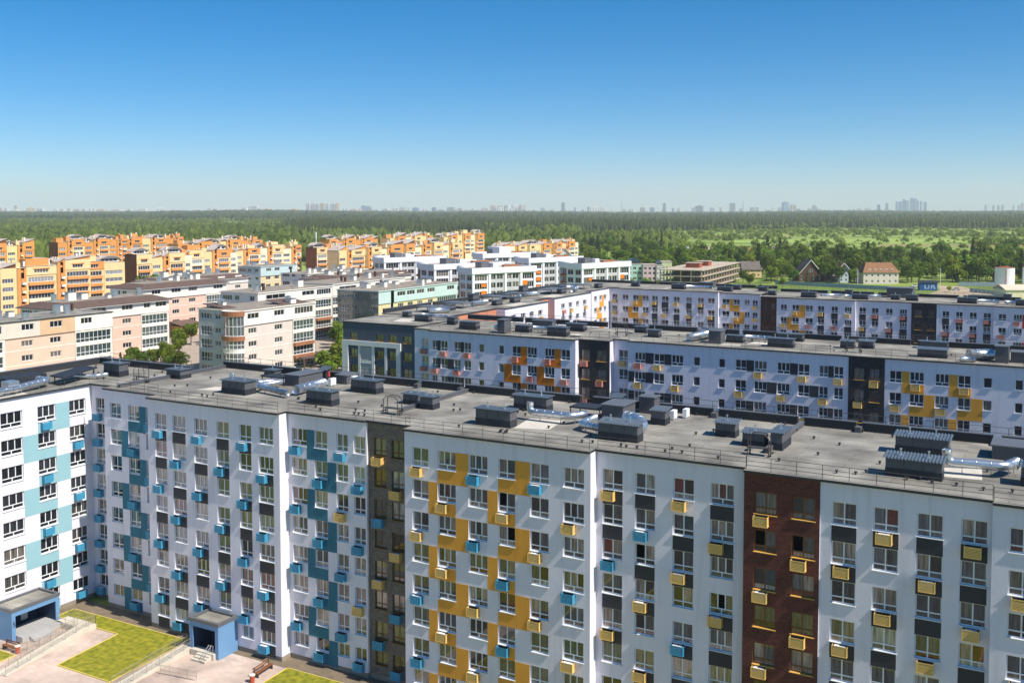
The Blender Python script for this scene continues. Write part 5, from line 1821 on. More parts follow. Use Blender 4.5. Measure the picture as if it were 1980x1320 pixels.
ramp('long pale concrete ramp with steel railings beside the numbered porch', (-91.0, 62.6), (-92.9, 73.6), 1.45, 'courtyard ramps')
r2 = ramp('pale ramp with steel railings leading to the second blue porch', (-78.8, 66.0), (-79.3, 76.0), 1.4, 'courtyard ramps')
LT = Thing('landing_fence', 'steel landing with railings between the numbered porch and its ramp', 'landing', (-95, 73, GZ))
mb = MB()
mb.box(-97.4, 73.0, GF, -92.9, 74.7, GF + 0.6)
LT.part('landing_slab', mb, CONC)
railing(LT, [(-97.4, 74.65, GF + 0.6), (-92.95, 74.65, GF + 0.6), (-92.95, 73.7, GF + 0.6)], h=0.95, step=1.3, bars=2, infill=0.15, m=RAILM, r=0.022)
railing(LT, [(-97.2, 73.05, GF + 0.6), (-94.4, 73.05, GF + 0.6), (-94.2, 70.0, GF + 0.1)], h=0.95, step=1.3, bars=2, m=RAILM, r=0.022)
railing(LT, [(-94.8, 66.2, GF), (-94.2, 70.0, GF)], h=0.95, step=1.3, bars=2, infill=0.14, m=RAILM, r=0.02)
S2 = Thing('entrance_steps', 'short flight of steps with looped handrail at the second blue porch', 'steps', (-76.9, 74.6, GZ))
mb = MB()
mb.box(-79.1, 75.0, GF, -75.9, 75.9, GF + 0.6)
for i in range(3):
    mb.box(-78.0, 74.7 - 0.33 * i - 0.03, GF, -76.2, 75.0 - 0.33 * i, GF + 0.45 - 0.15 * i)
S2.part('step_block', mb, CONC)
mb = MB()
for x in (-76.5, -76.15):
    mb.tube([(x, 74.0, GF), (x, 74.0, GF + 0.7), (x, 74.2, GF + 0.9), (x, 75.0, GF + 1.5), (x, 75.2, GF + 1.4), (x, 75.2, GF + 0.6)], 0.03, 6)
S2.part('handrail', mb, DUCT)
F2 = Thing('garden_fence', 'low steel fence across the paving before the second ramp', 'fence', (-76, 70.5, GZ))
railing(F2, [(-78.3, 70.3, GF), (-74.0, 70.9, GF)], h=0.9, step=1.1, bars=2, infill=0.14, m=RAILM, r=0.02)
WOODB = mat('bench wood', (0.22, 0.085, 0.035), var=0.2, scale=4)
URN = mat('red litter bin', (0.50, 0.09, 0.04), var=0.1)


def bench(label, x, y, rz, L=2.6):
    T = Thing('park_bench', label, 'bench', (x, y, GZ), 'courtyard benches', rz, local=True)
    for i in range(3):
        mb = MB()
        mb.box(0, 0.16 * i, 0.42, L, 0.16 * i + 0.12, 0.47)
        T.part('seat_slat', mb, WOODB)
    for i in range(2):
        mb = MB()
        mb.box(0, 0.5 + 0.05 * i, 0.58 + 0.18 * i, L, 0.54 + 0.05 * i, 0.7 + 0.18 * i)
        T.part('back_slat', mb, WOODB)
    for xx in (0.15, L - 0.25):
        mb = MB()
        mb.box(xx, 0.0, 0, xx + 0.1, 0.5, 0.42)
        mb.box(xx, 0.46, 0.42, xx + 0.1, 0.5, 0.95)
        T.part('leg', mb, STEEL)


bench('dark wooden bench beside the red bin on pink paving', -69.2, 74.1, math.radians(95))
bench('dark wooden bench by the ramp at the left edge', -97.2, 66.4, math.radians(2), 2.2)
for lab, x, y in (('red litter bin at the end of the right hand bench', -69.1, 73.3), ('red litter bin beside the left hand bench', -94.9, 66.6)):
    T = Thing('litter_bin', lab, 'litter bin', (x, y, GZ), 'courtyard bins')
    mb = MB()
    mb.tube([(x, y, GF), (x, y, GF + 0.7)], [0.22, 0.27], 12)
    T.part('bin_body', mb, URN)
    mb = MB()
    mb.tube([(x, y, GF + 0.7), (x, y, GF + 0.76)], 0.3, 12)
    T.part('bin_rim', mb, CREAM)

# ------------------------------------------------------------------ houses, sheds and tanks at the right
CY, SY = math.cos(YAW), math.sin(YAW)


def cw(t, d):
    """ground point at forward distance d and side offset t*d from the camera's foot"""
    return (t * d * CY - d * SY, t * d * SY + d * CY)


def house(label, x, y, w, dp, hw, hr, wall, roof, style='gable', rz=None, group='houses behind the rear block', floors=2, trim=None, cat='house'):
    """hw wall height, hr roof height; local x to the right, y away"""
    T = Thing('house', label, cat, (x, y, GZ), group, YAW if rz is None else rz, local=True)
    n = max(2, int(w / 3.4))
    ws = []
    for f in range(floors):
        zb = 1.0 + f * (hw / floors)
        for i in range(n):
            c = w * (i + 0.5) / n
            ws.append((c - 0.6, c + 0.6, zb, zb + 1.4, 'b2'))
    ws2 = [w_ for w_ in ws]
    plain_face(T, side_S(0), 0, w, 0, hw, ws2, wall)
    we = []
    for f in range(floors):
        zb = 1.0 + f * (hw / floors)
        for c in (dp * 0.3, dp * 0.7):
            we.append((c - 0.6, c + 0.6, zb, zb + 1.4, 'b2'))
    plain_face(T, side_E(w), 0, dp, 0, hw, we, wall)
    shell(T, 0, 0, w, dp, 0, hw, wall, skip='SE')
    e = 0.6
    if style == 'gable':           # ridge along x
        for s in (0, 1):
            mb = MB()
            if s == 0:
                mb.slab([(-e, -e, hw - 0.3), (w + e, -e, hw - 0.3), (w + e, dp / 2, hw + hr), (-e, dp / 2, hw + hr)], 0.18)
            else:
                mb.slab([(w + e, dp + e, hw - 0.3), (-e, dp + e, hw - 0.3), (-e, dp / 2, hw + hr), (w + e, dp / 2, hw + hr)], 0.18)
            T.part('roof_slope', mb, roof)
        mb = MB()
        mb.poly([(w, 0, hw), (w, dp, hw), (w, dp / 2, hw + hr - 0.2)])
        mb.poly([(0, dp, hw), (0, 0, hw), (0, dp / 2, hw + hr - 0.2)])
        T.part('gable_wall', mb, wall)
    elif style == 'front':         # gable towards the camera, ridge along y
        for s in (0, 1):
            mb = MB()
            if s == 0:
                mb.slab([(-e, dp + e, hw - 0.4), (-e, -e, hw - 0.4), (w / 2, -e, hw + hr), (w / 2, dp + e, hw + hr)], 0.22)
            else:
                mb.slab([(w + e, -e, hw - 0.4), (w + e, dp + e, hw - 0.4), (w / 2, dp + e, hw + hr), (w / 2, -e, hw + hr)], 0.22)
            T.part('roof_slope', mb, roof)
        mb = MB()
        mb.poly([(0, 0, hw), (w, 0, hw), (w / 2, 0, hw + hr - 0.25)])
        mb.poly([(w, dp, hw), (0, dp, hw), (w / 2, dp, hw + hr - 0.25)])
        T.part('gable_wall', mb, trim or wall)
        for k, (a, b) in enumerate((((-e, -e - 0.05, hw - 0.4), (w / 2, -e - 0.05, hw + hr)), ((w + e, -e - 0.05, hw - 0.4), (w / 2, -e - 0.05, hw + hr)))):
            mb = MB()
            mb.tube([a, b], 0.22, 4)
            T.part('barge_board', mb, CREAM)
        add_window(T, 'b2', (w / 2 - 1.1, -0.05 - REC, hw + hr * 0.15), 2.2, 1.8, 0, FRAME, GLASSD, sill=False)
    else:                          # hip / mansard with dormers
        i = min(w, dp) * 0.33
        o = [(-e, -e), (w + e, -e), (w + e, dp + e), (-e, dp + e)]
        q = [(i * 0.6, i), (w - i * 0.6, i), (w - i * 0.6, dp - i), (i * 0.6, dp - i)]
        for k in range(4):
            j = (k + 1) % 4
            mb = MB()
            mb.slab([(*o[k], hw - 0.1), (*o[j], hw - 0.1), (*q[j], hw + hr), (*q[k], hw + hr)], 0.2)
            T.part('roof_slope', mb, roof)
        mb = MB()
        mb.box(q[0][0], q[0][1], hw + hr - 0.3, q[2][0], q[2][1], hw + hr + 0.02)
        T.part('roof_deck', mb, roof)
        for k in range(5):
            cx = w * (0.18 + 0.16 * k)
            mb = MB()
            mb.box(cx - 0.8, i * 0.15, hw + 0.5, cx + 0.8, i * 0.8, hw + 2.0, 0)
            dm = T.part('dormer', mb, wall)
            add_window(T, 'b2', (cx - 0.6, i * 0.15 - REC - 0.06, hw + 0.6), 1.2, 1.2, 0, FRAME, GLASSD, sill=False)
    mb = MB()
    cx = w * 0.62
    mb.box(cx - 0.4, dp * 0.45, hw, cx + 0.4, dp * 0.6, hw + hr + 1.0)
    T.part('chimney', mb, BRBRN)
    return T


RTILE = mat('orange brown roof tiles', (0.27, 0.135, 0.065), var=0.15, scale=0.6)
RRED = mat('dull red roof', (0.30, 0.085, 0.06), var=0.15, scale=0.6)
RSLATE = mat('slate roof', (0.16, 0.13, 0.115), var=0.15, scale=0.6)
RBLUE = mat('blue grey roof', (0.32, 0.36, 0.42), var=0.1, scale=0.6)
TIMB = mat('dark timber cladding', (0.10, 0.055, 0.035), var=0.2, scale=1.0)
house('yellow house with large slate brown roof beside the concrete frame', -199, 681, 12.6, 10, 5.6, 5.2, OR2, RSLATE, 'gable')
house('dark timber house with steep pale edged gable', -157, 661, 15, 14, 4.5, 9.0, TIMB, BROOF, 'front', trim=TIMB)
house('low brown roofed annexe at the right of the timber house', -143.5, 671, 9, 9, 3.6, 3.6, TIMB, RSLATE, 'gable', floors=1)
house('narrow pale blue house with red cap among the trees', -132.5, 662, 6.0, 7, 8.6, 3.6, mat('pale blue wall', (0.52, 0.6, 0.66), var=0.05), RRED, 'front', floors=3)
house('wide cream villa with orange brown mansard roof and dormers', -117, 658, 21.5, 14, 7.2, 5.6, BEIG, RTILE, 'hip')
house('white house with dull red gable roof in the far trees', -292, 990, 8.3, 9, 5, 4.0, CREAM, RRED, 'gable')
house('brown roofed house at the edge of the meadow', -278, 1058, 12.6, 10, 3.6, 4.2, CREAM, RSLATE, 'gable')
house('small house with pale pink roof among the trees', -352, 1050, 9, 8, 3, 3.6, CREAM, mat('pale pink roof', (0.6, 0.42, 0.38)), 'gable')
house('house with blue grey roof left in the tree belt', -354, 985, 11, 9, 4, 4.2, CREAM, RBLUE, 'gable')
house('house with bright orange roof in the tree belt', -308, 940, 7, 7, 3.6, 4.2, CREAM, OR1, 'front')
house('house with blue grey roof near the orange row', -510, 640, 14, 10, 6, 5, CREAM, RBLUE, 'gable')
house('house with bright red roof behind the yellow row', -318, 640, 12, 10, 12, 7, CREAM, mat('bright red roof', (0.6, 0.05, 0.035)), 'front')

# pastel building with glass pyramids
T = Thing('school_building', 'pastel mint, pink and lime building with small glass pyramids', 'school', (-250, 610, GZ), None, YAW, local=True)
for (a, b, c, d, h, m, pyr) in ((-3, 0, 7, 12, 11, mat('mint wall', (0.42, 0.62, 0.55)), True), (7, -2.5, 15.5, 9, 10.6, mat('pale pink wall', (0.62, 0.46, 0.50)), False), (15.5, -3.5, 19.5, 8, 10.3, WHITE2, True), (19.5, 2, 26, 13, 12.2, mat('lime wall', (0.60, 0.64, 0.34)), False)):
    ws = [(a + (b2 + 0.18) * (c - a) / 3, a + (b2 + 0.8) * (c - a) / 3, z0, z0 + 1.6, 'b2') for b2 in range(3) for z0 in (1.2, 4.6, 7.6)]
    plain_face(T, side_S(b), a, c, 0, h, ws, m)
    shell(T, a, b, c, d, 0, h, m if m.name != 'lime wall' else WHITE2, skip='S')
    mb = MB()
    mb.box(a - 0.2, b - 0.2, h, c + 0.2, d + 0.2, h + 0.3)
    T.part('roof', mb, OROOF)
    if pyr:
        cx, cy, s = (a + c) / 2, (b + d) / 2, min(c - a, d - b) * 0.42
        mb = MB()
        for k in range(4):
            p0 = [(cx - s, cy - s), (cx + s, cy - s), (cx + s, cy + s), (cx - s, cy + s)][k]
            p1 = [(cx - s, cy - s), (cx + s, cy - s), (cx + s, cy + s), (cx - s, cy + s)][(k + 1) % 4]
            mb.poly([(*p0, h + 1.2), (*p1, h + 1.2), (cx, cy, h + 4.0)])
            mb.poly([(*p0, h + 0.3), (*p1, h + 0.3), (*p1, h + 1.2), (*p0, h + 1.2)])
        T.part('glass_pyramid', mb, GLASSB)

# unfinished concrete frame
RAWC = mat('raw concrete', (0.50, 0.41, 0.31), var=0.15, scale=0.3)
T = Thing('unfinished_building', 'unfinished bare concrete frame of open storeys with flat slabs', 'construction', (-184, 551, GZ), None, math.radians(4.6), local=True)
LN, DP = 98.0, 24.0
for f in range(4):
    z = 12.0 - 3.4 * f
    mb = MB()
    mb.box(-DP - 0.6, -0.6, z - 0.45, 0.6, LN + 0.6, z)
    T.part('floor_slab', mb, RAWC)
for i in range(15):
    for j in range(5):
        mb = MB()
        x, y = -DP + 0.3 + j * (DP - 0.6) / 4, 0.3 + i * (LN - 0.6) / 14
        if 0 < i < 14 and 0 < j < 3:
            continue
        mb.box(x - 0.3, y - 0.3, 0, x + 0.3, y + 0.3, 11.56)
        T.part('column', mb, RAWC)
for (a, b) in ((22, 29), (44, 52)):
    mb = MB()
    mb.box(-15, a, 12.0, -7, b, 14.6, 0)
    mb.box(-15.4, a - 0.4, 14.6, -6.6, b + 0.4, 14.9, 1)
    T.part('stair_head', mb, [mat('red brick stair head', (0.36, 0.10, 0.05), var=0.15), RAWC])
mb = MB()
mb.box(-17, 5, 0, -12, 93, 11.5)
T.part('core_wall', mb, mat('dark brick core', (0.15, 0.11, 0.085), var=0.2))  # core in a dark brick brown

# blue hut with white painted letters
HUTB = mat('blue hut sheet', (0.02, 0.11, 0.33), var=0.08)
T = Thing('kiosk', 'dark blue hut with big white painted shapes', 'hut', (-80, 622, GZ), None, YAW - math.radians(12), local=True)
mb = MB()
mb.box(0, 0, 0, 9.4, 6, 4.2)
T.part('hut_wall', mb, HUTB)
mb = MB()
mb.slab([(-0.4, -0.4, 4.5), (9.8, -0.4, 4.5), (9.8, 6.4, 5.4), (-0.4, 6.4, 5.4)], 0.25)
T.part('roof', mb, SHAFTD)
for (a, b, c, d) in ((2.6, 1.0, 3.5, 4.2), (3.5, 1.0, 4.6, 1.8), (4.6, 1.0, 5.4, 4.2), (6.0, 1.0, 6.8, 4.2), (6.8, 3.4, 8.2, 4.2), (6.8, 2.2, 8.2, 2.9), (7.6, 1.0, 8.6, 2.2)):
    mb = MB()
    mb.box(a, -0.03, 0.8 + (b - 1) * 0.7, c - 0.25, -0.004, 0.8 + (d - 1) * 0.7)
    T.part('painted_shape', mb, mat('faded pale blue paint', (0.42, 0.56, 0.70), var=0.1))

for lab, x, y in (('white cylindrical storage tank with pink stripe nearest the left', -35.3, 598.5), ('white storage tank cut by the right edge of the picture', -22.5, 606)):
    T = Thing('storage_tank', lab, 'tank', (x, y, GZ), 'white storage tanks')
    mb = MB()
    mb.tube([(x, y, GZ), (x, y, 14.6)], 4.8, 28)
    T.part('tank_shell', mb, FRAME, smooth=False)
    mb = MB()
    mb.tube([(x, y, 14.6), (x, y, 15.2)], [4.95, 1.0], 28)
    T.part('tank_lid', mb, RRED)
    mb = MB()
    a = -1.15
    mb.box(x + 0.6, y - 4.95, GZ, x + 1.3, y - 4.7, 14.0)
    T.part('stripe', mb, mat('pink stripe', (0.62, 0.36, 0.36)))
T = Thing('storage_shed', 'low beige shed with pale roof before the white tanks', 'shed', (-31, 588, GZ), None, YAW, local=True)
mb = MB()
mb.box(-4, -2, 0, 22, 12, 4.6)
T.part('shed_wall', mb, OR3)
mb = MB()
mb.slab([(-4.6, -2.6, 4.5), (22.6, -2.6, 4.5), (22.6, 5, 6.8), (-4.6, 5, 6.8)], 0.2)
mb.slab([(22.6, 12.6, 4.5), (-4.6, 12.6, 4.5), (-4.6, 5, 6.8), (22.6, 5, 6.8)], 0.2)
T.part('roof', mb, mat('pale sheet roof', (0.66, 0.55, 0.42), var=0.06))

# fences of blue grey sheets
FENC = mat('blue grey fence sheet', (0.30, 0.39, 0.46), rough=0.6, var=0.08)


def fence(label, a, b, h=2.4, step=3.0):
    T = Thing('sheet_fence', label, 'fence', (a[0], a[1], GZ), 'sheet metal fences')
    A, B = Vector(a), Vector(b)
    n = int((B - A).length / step)
    rz = math.atan2(B.y - A.y, B.x - A.x)

    def fn():
        mb = MB()
        for i in range(6):
            x = i * step / 6
            mb.box(x, 0, 0.1, x + step / 12, 0.04, h)
            mb.box(x + step / 12, 0.05, 0.1, x + step / 6, 0.09, h)
        return mb.mesh('fence_sheet', FENC)

    def fp():
        mb = MB()
        mb.box(-0.06, 0.1, 0, 0.06, 0.2, h + 0.1)
        return mb.mesh('post', STEEL)
    sm_, pm_ = cached(('fs', h, step), fn), cached(('fp', h), fp)
    for i in range(n):
        p = A.lerp(B, i / n)
        T.put('fence_sheet', sm_, (p.x, p.y, GZ), rz)
        T.put('post', pm_, (p.x, p.y, GZ), rz)


fence('blue grey sheet fence along the grass behind the rear block', (-163, 627), (-92, 612))
fence('short blue grey sheet fence right of the hut', (-64, 668), (-42, 676))
fence('pale sheet fence beside the sandy lot', (-54, 622), (-38, 606), 2.2)

sheet('field', [cw(-0.40, 1090), cw(-0.1, 1120), cw(0.02, 1330), cw(-0.05, 1560), cw(-0.40, 1500)], GZ - 0.035, mat('bright meadow', (0.30, 0.40, 0.07), var=0.2, scale=0.02))
sheet('field', [cw(0.10, 1010), cw(0.27, 1000), cw(0.30, 1180), cw(0.12, 1220)], GZ - 0.036, MATS['bright meadow'])
sheet('field', [cw(0.20, 1420), cw(0.5, 1450), cw(0.52, 1600), cw(0.22, 1580)], GZ - 0.037, MATS['bright meadow'])
sheet('field', [cw(0.35, 1290), cw(0.6, 1240), cw(0.6, 1330), cw(0.36, 1350)], GZ - 0.034, mat('ochre field', (0.32, 0.25, 0.09), var=0.15, scale=0.02))
sheet('field', [cw(0.14, 1760), cw(0.27, 1760), cw(0.27, 1830), cw(0.14, 1830)], GZ - 0.0345, MATS['ochre field'])
sheet('sandy_lot', [(-72, 596), (-40, 582), (-34, 590), (-52, 640), (-62, 664), (-76, 668), (-70, 630)], GZ - 0.03, SAND)
sheet('grass_strip', [(-200, 560), (-80, 540), (-74, 600), (-92, 611), (-163, 626), (-196, 640)], GZ - 0.033, mat('rough bright grass', (0.15, 0.22, 0.03), var=0.35, scale=0.08))
# yards between the blocks
sheet('road', [(-113, 98.5), (40, 98.5), (40, 145.5), (-113, 145.5)], GZ - 0.03, ASPH)
sheet('road', [(-101.5, 163.5), (40, 163.5), (40, 244.5), (-101.5, 244.5)], GZ - 0.031, ASPH)
sheet('road', [(-196, 150), (-119.5, 150), (-119.5, 262), (-196, 262)], GZ - 0.032, mat('court paving', (0.42, 0.34, 0.27), var=0.12, scale=0.3))
sheet('road', [(-420, 150), (-214, 150), (-214, 480), (-420, 480)], GZ - 0.0325, MATS['court paving'])

# small cars


def car(label, x, y, rz, col):
    pm = mat('car paint ' + col[0], col[1], rough=0.3, var=0.02, spec=0.6)
    T = Thing('parked_car', label, 'car', (x, y, GZ), 'parked cars', rz, local=True)
    mb = MB()
    pr = [(-2.2, 0.35), (-2.2, 0.8), (-1.3, 0.95), (1.9, 0.95), (2.2, 0.75), (2.2, 0.35)]
    for s in (-0.85, 0.85):
        mb.poly([(px, s, pz) for px, pz in (pr if s < 0 else pr[::-1])])
    for (a, b) in zip(pr, pr[1:] + pr[:1]):
        mb.poly([(a[0], -0.85, a[1]), (a[0], 0.85, a[1]), (b[0], 0.85, b[1]), (b[0], -0.85, b[1])])
    T.part('body', mb, pm)
    mb = MB()
    b0 = [(-1.0, -0.8, 0.95), (1.6, -0.8, 0.95), (1.6, 0.8, 0.95), (-1.0, 0.8, 0.95)]
    t0 = [(-0.4, -0.65, 1.45), (1.1, -0.65, 1.45), (1.1, 0.65, 1.45), (-0.4, 0.65, 1.45)]
    for i in range(4):
        j = (i + 1) % 4
        mb.poly([b0[i], b0[j], t0[j], t0[i]])
    T.part('glazing', mb, GLASSD)
    mb = MB()
    mb.poly(t0)
    T.part('roof_panel', mb, pm)
    for wx in (-1.35, 1.35):
        for wy in (-0.86, 0.66):
            mb = MB()
            mb.tube([(wx, wy, 0.33), (wx, wy + 0.2, 0.33)], 0.33, 12)
            T.part('wheel', mb, DARKP)


for lab, x, y, rz, col in (('white car parked beside the bayed cream house', -187, 238, 0.4, ('white', (0.7, 0.7, 0.7))), ('black car parked in the planted court', -180, 250, 0.6, ('black', (0.02, 0.02, 0.025))), ('dark purple car by the peach house porch', -262, 262, 1.2, ('purple', (0.05, 0.02, 0.05))),
                           ('white car parked by the wooden fence of the villa', -86, 648, 0.6, ('white', (0.7, 0.7, 0.7))), ('silver van parked beside the sandy lot', -62, 632, 0.5, ('silver', (0.4, 0.42, 0.45)))):
    car(lab, x, y, rz, col)
T = Thing('radio_mast', 'tall thin white mast before the forest', 'mast', (*cw(-0.1895, 640), GZ))
x, y = cw(-0.1895, 640)
mb = MB()
mb.tube([(x, y, GZ), (x, y, 28.5)], [0.55, 0.22], 8)
T.part('pole', mb, FRAME)
mb = MB()
mb.tube([(x, y, 27.0), (x, y, 31.0)], 0.42, 8)
T.part('antenna', mb, FRAME)
for k, (t, d) in enumerate(((0.335, 600), (0.36, 640), (0.415, 612))):
    x, y = cw(t, d)
    T = Thing('lamp_post', ['tall pale lamp post at the sandy lot', 'lamp post between the hut and the tank', 'lamp post nearest the storage tank'][k], 'lamp post', (x, y, GZ), 'lamp posts at the sandy lot')
    mb = MB()
    mb.tube([(x, y, GZ), (x, y, 10)], 0.16, 6)
    T.part('pole', mb, FRAME)
    mb = MB()
    mb.box(x - 1.4, y - 0.15, 9.8, x + 0.1, y + 0.15, 10.0)
    T.part('lamp_head', mb, FRAME)

# ------------------------------------------------------------------ trees
LEAF1 = leaf_mat('leaves', (0.070, 0.115, 0.013), (0.160, 0.225, 0.024))
LEAF2 = leaf_mat('light leaves', (0.130, 0.195, 0.014), (0.25, 0.33, 0.032))
LEAF3 = leaf_mat('dark needles', (0.036, 0.062, 0.018), (0.075, 0.105, 0.026))
BARK = mat('bark', (0.10, 0.075, 0.055), var=0.25, scale=3)


def crown_mesh(seed, rx, rz, zc, lobes, leaves, size, m, conical=False, open_=0.0):
    r = np.random.RandomState(seed)
    mb = MB()
    cs = []
    for i in range(lobes):
        v = r.normal(size=3)
        v /= np.linalg.norm(v)
        k = r.uniform(0.25, 0.72)
        c = v * k * np.array([rx, rx, rz])
        rad = r.uniform(0.34, 0.52) * rx
        if conical:
            h = r.uniform(-1, 0.95)
            q = (1 - h) / 2
            a = r.uniform(0, 2 * math.pi)
            c = np.array([math.cos(a) * rx * q * 0.6, math.sin(a) * rx * q * 0.6, h * rz])
            rad = rx * (0.2 + 0.32 * q)
        cs.append((c, rad))
    for i in range(leaves):
        c, rad = cs[r.randint(len(cs))]
        v = r.normal(size=3)
        v[2] = v[2] * 0.9 + 0.25
        v /= np.linalg.norm(v)
        p = c + v * rad * r.uniform(0.72, 1.06) * np.array([1, 1, 0.85])
        n = v + r.normal(size=3) * 0.45
        n /= np.linalg.norm(n)
        a = np.cross(n, [0.3, 0.2, 1.0])
        a /= np.linalg.norm(a) + 1e-6
        b = np.cross(n, a)
        s = size * r.uniform(0.6, 1.3)
        p = p + np.array([0, 0, zc])
        k = s * r.uniform(0.55, 1.0)
        mb.poly([tuple(p - a * s), tuple(p - b * k), tuple(p + a * s), tuple(p + b * k)])
    return mb.mesh('crown', m)


def trunk_mesh(h, rad, zc, spread, seed):
    r = random.Random(seed)
    mb = MB()
    mb.tube([(0, 0, 0), (r.uniform(-.2, .2), r.uniform(-.2, .2), h * 0.45), (r.uniform(-.3, .3), r.uniform(-.3, .3), h * 0.8)], [rad, rad * 0.7, rad * 0.3], 7)
    for i in range(5):
        a = r.uniform(0, 6.28)
        z0 = h * r.uniform(0.3, 0.55)
        mb.tube([(0, 0, z0), (math.cos(a) * spread * 0.6, math.sin(a) * spread * 0.6, z0 + h * 0.25)], [rad * 0.4, rad * 0.12], 5)
    return mb.mesh('trunk', BARK)


KINDS = []
for i in range(3):
    KINDS.append((crown_mesh(10 + i, 4.6, 4.6, 7.6, 15, 1500, 0.42, LEAF1), trunk_mesh(11, 0.28, 7, 3.5, i)))
for i in range(3):
    KINDS.append((crown_mesh(20 + i, 3.9, 4.4, 6.4, 13, 1300, 0.40, LEAF2), trunk_mesh(9.5, 0.24, 6, 3, 5 + i)))
for i in range(2):
    KINDS.append((crown_mesh(30 + i, 2.8, 6.8, 7.6, 26, 1400, 0.38, LEAF3, conical=True), trunk_mesh(13, 0.22, 7, 1.5, 8 + i)))
BUSHK = [(crown_mesh(40 + i, 2.0, 1.9, 1.9, 12, 1100, 0.22, LEAF2), trunk_mesh(2.6, 0.12, 2, 1.2, 12 + i)) for i in range(2)]


def tree(kind, x, y, s, label, group, name='leafy_tree', sz=None):
    c, t = kind
    e = link(name, None, None, (x, y, GZ), rnd.uniform(0, 6.28))
    tag(e, label, 'tree' if name != 'round_bush' else 'bush', group)
    k = (s, s, sz or s)
    for nm, me in (('crown', c), ('trunk', t)):
        o = link(nm, me, e)
        o.scale = k
    return e


tr = random.Random(21)
BELT = [('leafy green tree in the belt round the far houses', 0, 'leafy_tree'), ('pale green leafy tree in the belt round the far houses', 3, 'leafy_tree'), ('dark pointed conifer in the belt round the far houses', 6, 'conifer_tree')]
keep_out = [(-128, 655, 10, 10), (-117, 652, 24, 20), (-160, 655, 30, 26), (-200, 676, 16, 14), (-250, 603, 34, 26), (-215, 545, 40, 115), (-82, 618, 14, 12), (-42, 585, 40, 30), (-134, 658, 8, 14), (-76, 585, 36, 80), (-165, 604, 75, 25)]


def blocked(x, y):
    for (a, b, w, d) in keep_out:
        if a - 3 < x < a + w + 3 and b - 9 < y < b + d + 3:
            return True
    return False


n = 0
cells = set()
tries = 0
while n < 285 and tries < 20000:
    tries += 1
    px = tr.uniform(1110, 2030)
    t = (px - 990) / 2000
    d = 645 + 300 * tr.random() ** 1.3
    if px < 1290:
        d = 660 + 480 * tr.random()
    if px > 1420 and d < 645:
        continue
    x, y = cw(t, d)
    if blocked(x, y):
        continue
    c = (int(x / 5.5), int(y / 5.5))
    if c in cells:
        continue
    cells.add(c)
    q = tr.random()
    lab, base, nm = BELT[0] if q < 0.55 else (BELT[1] if q < 0.86 else BELT[2])
    kd = KINDS[base + tr.randrange(3 if base < 6 else 2)]
    s = tr.uniform(0.85, 1.5)
    row = 'in the front row' if d < 690 else ('mid belt' if d < 800 else ('far belt' if d < 880 else 'at the meadow'))
    where = [w for lim, w in ((1180, 'above the right white block'), (1240, 'above the pastel school'), (1300, 'left above the concrete frame'), (1380, 'right above the concrete frame'), (1440, 'above the slate roofed yellow house'), (1520, "left of the timber house"), (1600, 'above the timber house'), (1665, 'above the pale blue house'),
                             (1740, 'above the cream villa'), (1790, 'above the blue hut'), (1850, 'above the sandy lot'), (1910, 'left of the storage tank'), (3000, 'above the storage tanks')) if px < lim][0]
    lab = '%s %s %s' % ({0: 'leafy green tree', 3: 'pale leafy tree', 6: 'dark pointed conifer'}[base], row, where)
    tree(kd, x, y, s, lab, 'trees of the belt round the far houses', nm, s * tr.uniform(0.85, 1.2))
    n += 1
# first line of trees along the fence, half hiding the houses
for i, px in enumerate(list(range(1500, 1935, 14)) + list(range(1437, 1935, 19))):
    if 1672 < px < 1742 or 1770 < px < 1850 or 1437 < px < 1478 or 1536 < px < 1588 or 1618 < px < 1646:
        continue
    x, y = cw((px + tr.uniform(-5, 5) - 990) / 2000, tr.uniform(643, 664))
    kd = KINDS[tr.choice((0, 1, 2, 3, 4, 5, 6))]
    tree(kd, x, y, tr.uniform(0.75, 1.25), '%s tree of the front line at the fence, %s' % (('pale', 'leafy', 'dark')[i % 3], [w for lim, w in ((1530, 'left of the timber house'), (1560, 'before the timber house'), (1600, 'right of the timber house'), (1640, 'before the pale blue house'), (1672, 'left of the cream villa'), (1775, 'right of the cream villa'), (1880, 'right of the lamp posts'), (9999, 'beside the storage tank')) if px < lim][0]), 'front line of trees at the fence')
# trees in the grass before the fence and by the pastel building
for (px, d, k, s, lab) in ((1252, 575, 3, 0.8, 'young bright tree before the pastel building'), (1270, 560, 0, 0.7, 'darker tree at the right corner of the pastel building'), (1222, 590, 4, 0.6, 'small bright tree at the left corner of the pastel building'),
                           (1470, 560, 3, 0.55, 'small bright tree in the grass right of the concrete frame'), (1450, 600, 0, 0.8, 'bushy tree beside the concrete frame'), (1492, 640, 3, 1.1, 'big pale tree left of the timber house'), (1514, 600, 4, 0.6, 'bright shrub by the fence end'),
                           (1838, 570, 3, 0.35, 'small shrub standing in the sandy lot'), (1536, 636, 0, 0.8, 'dark tree at the left corner of the timber house'), (1562, 640, 6, 0.5, 'small conifer in front of the timber house'), (1625, 640, 0, 1.0, 'tree left of the narrow pale blue house'), (1652, 635, 4, 0.95, 'bright tree left of the cream villa'), (1690, 636, 0, 0.5, 'low tree before the left half of the cream villa'), (1728, 638, 3, 0.6, 'low bright tree before the right end of the cream villa'), (1764, 640, 1, 0.8, 'tree between the cream villa and the blue hut')):
    x, y = cw((px - 990) / 2000, d)
    tree(KINDS[k], x, y, s, lab, None)
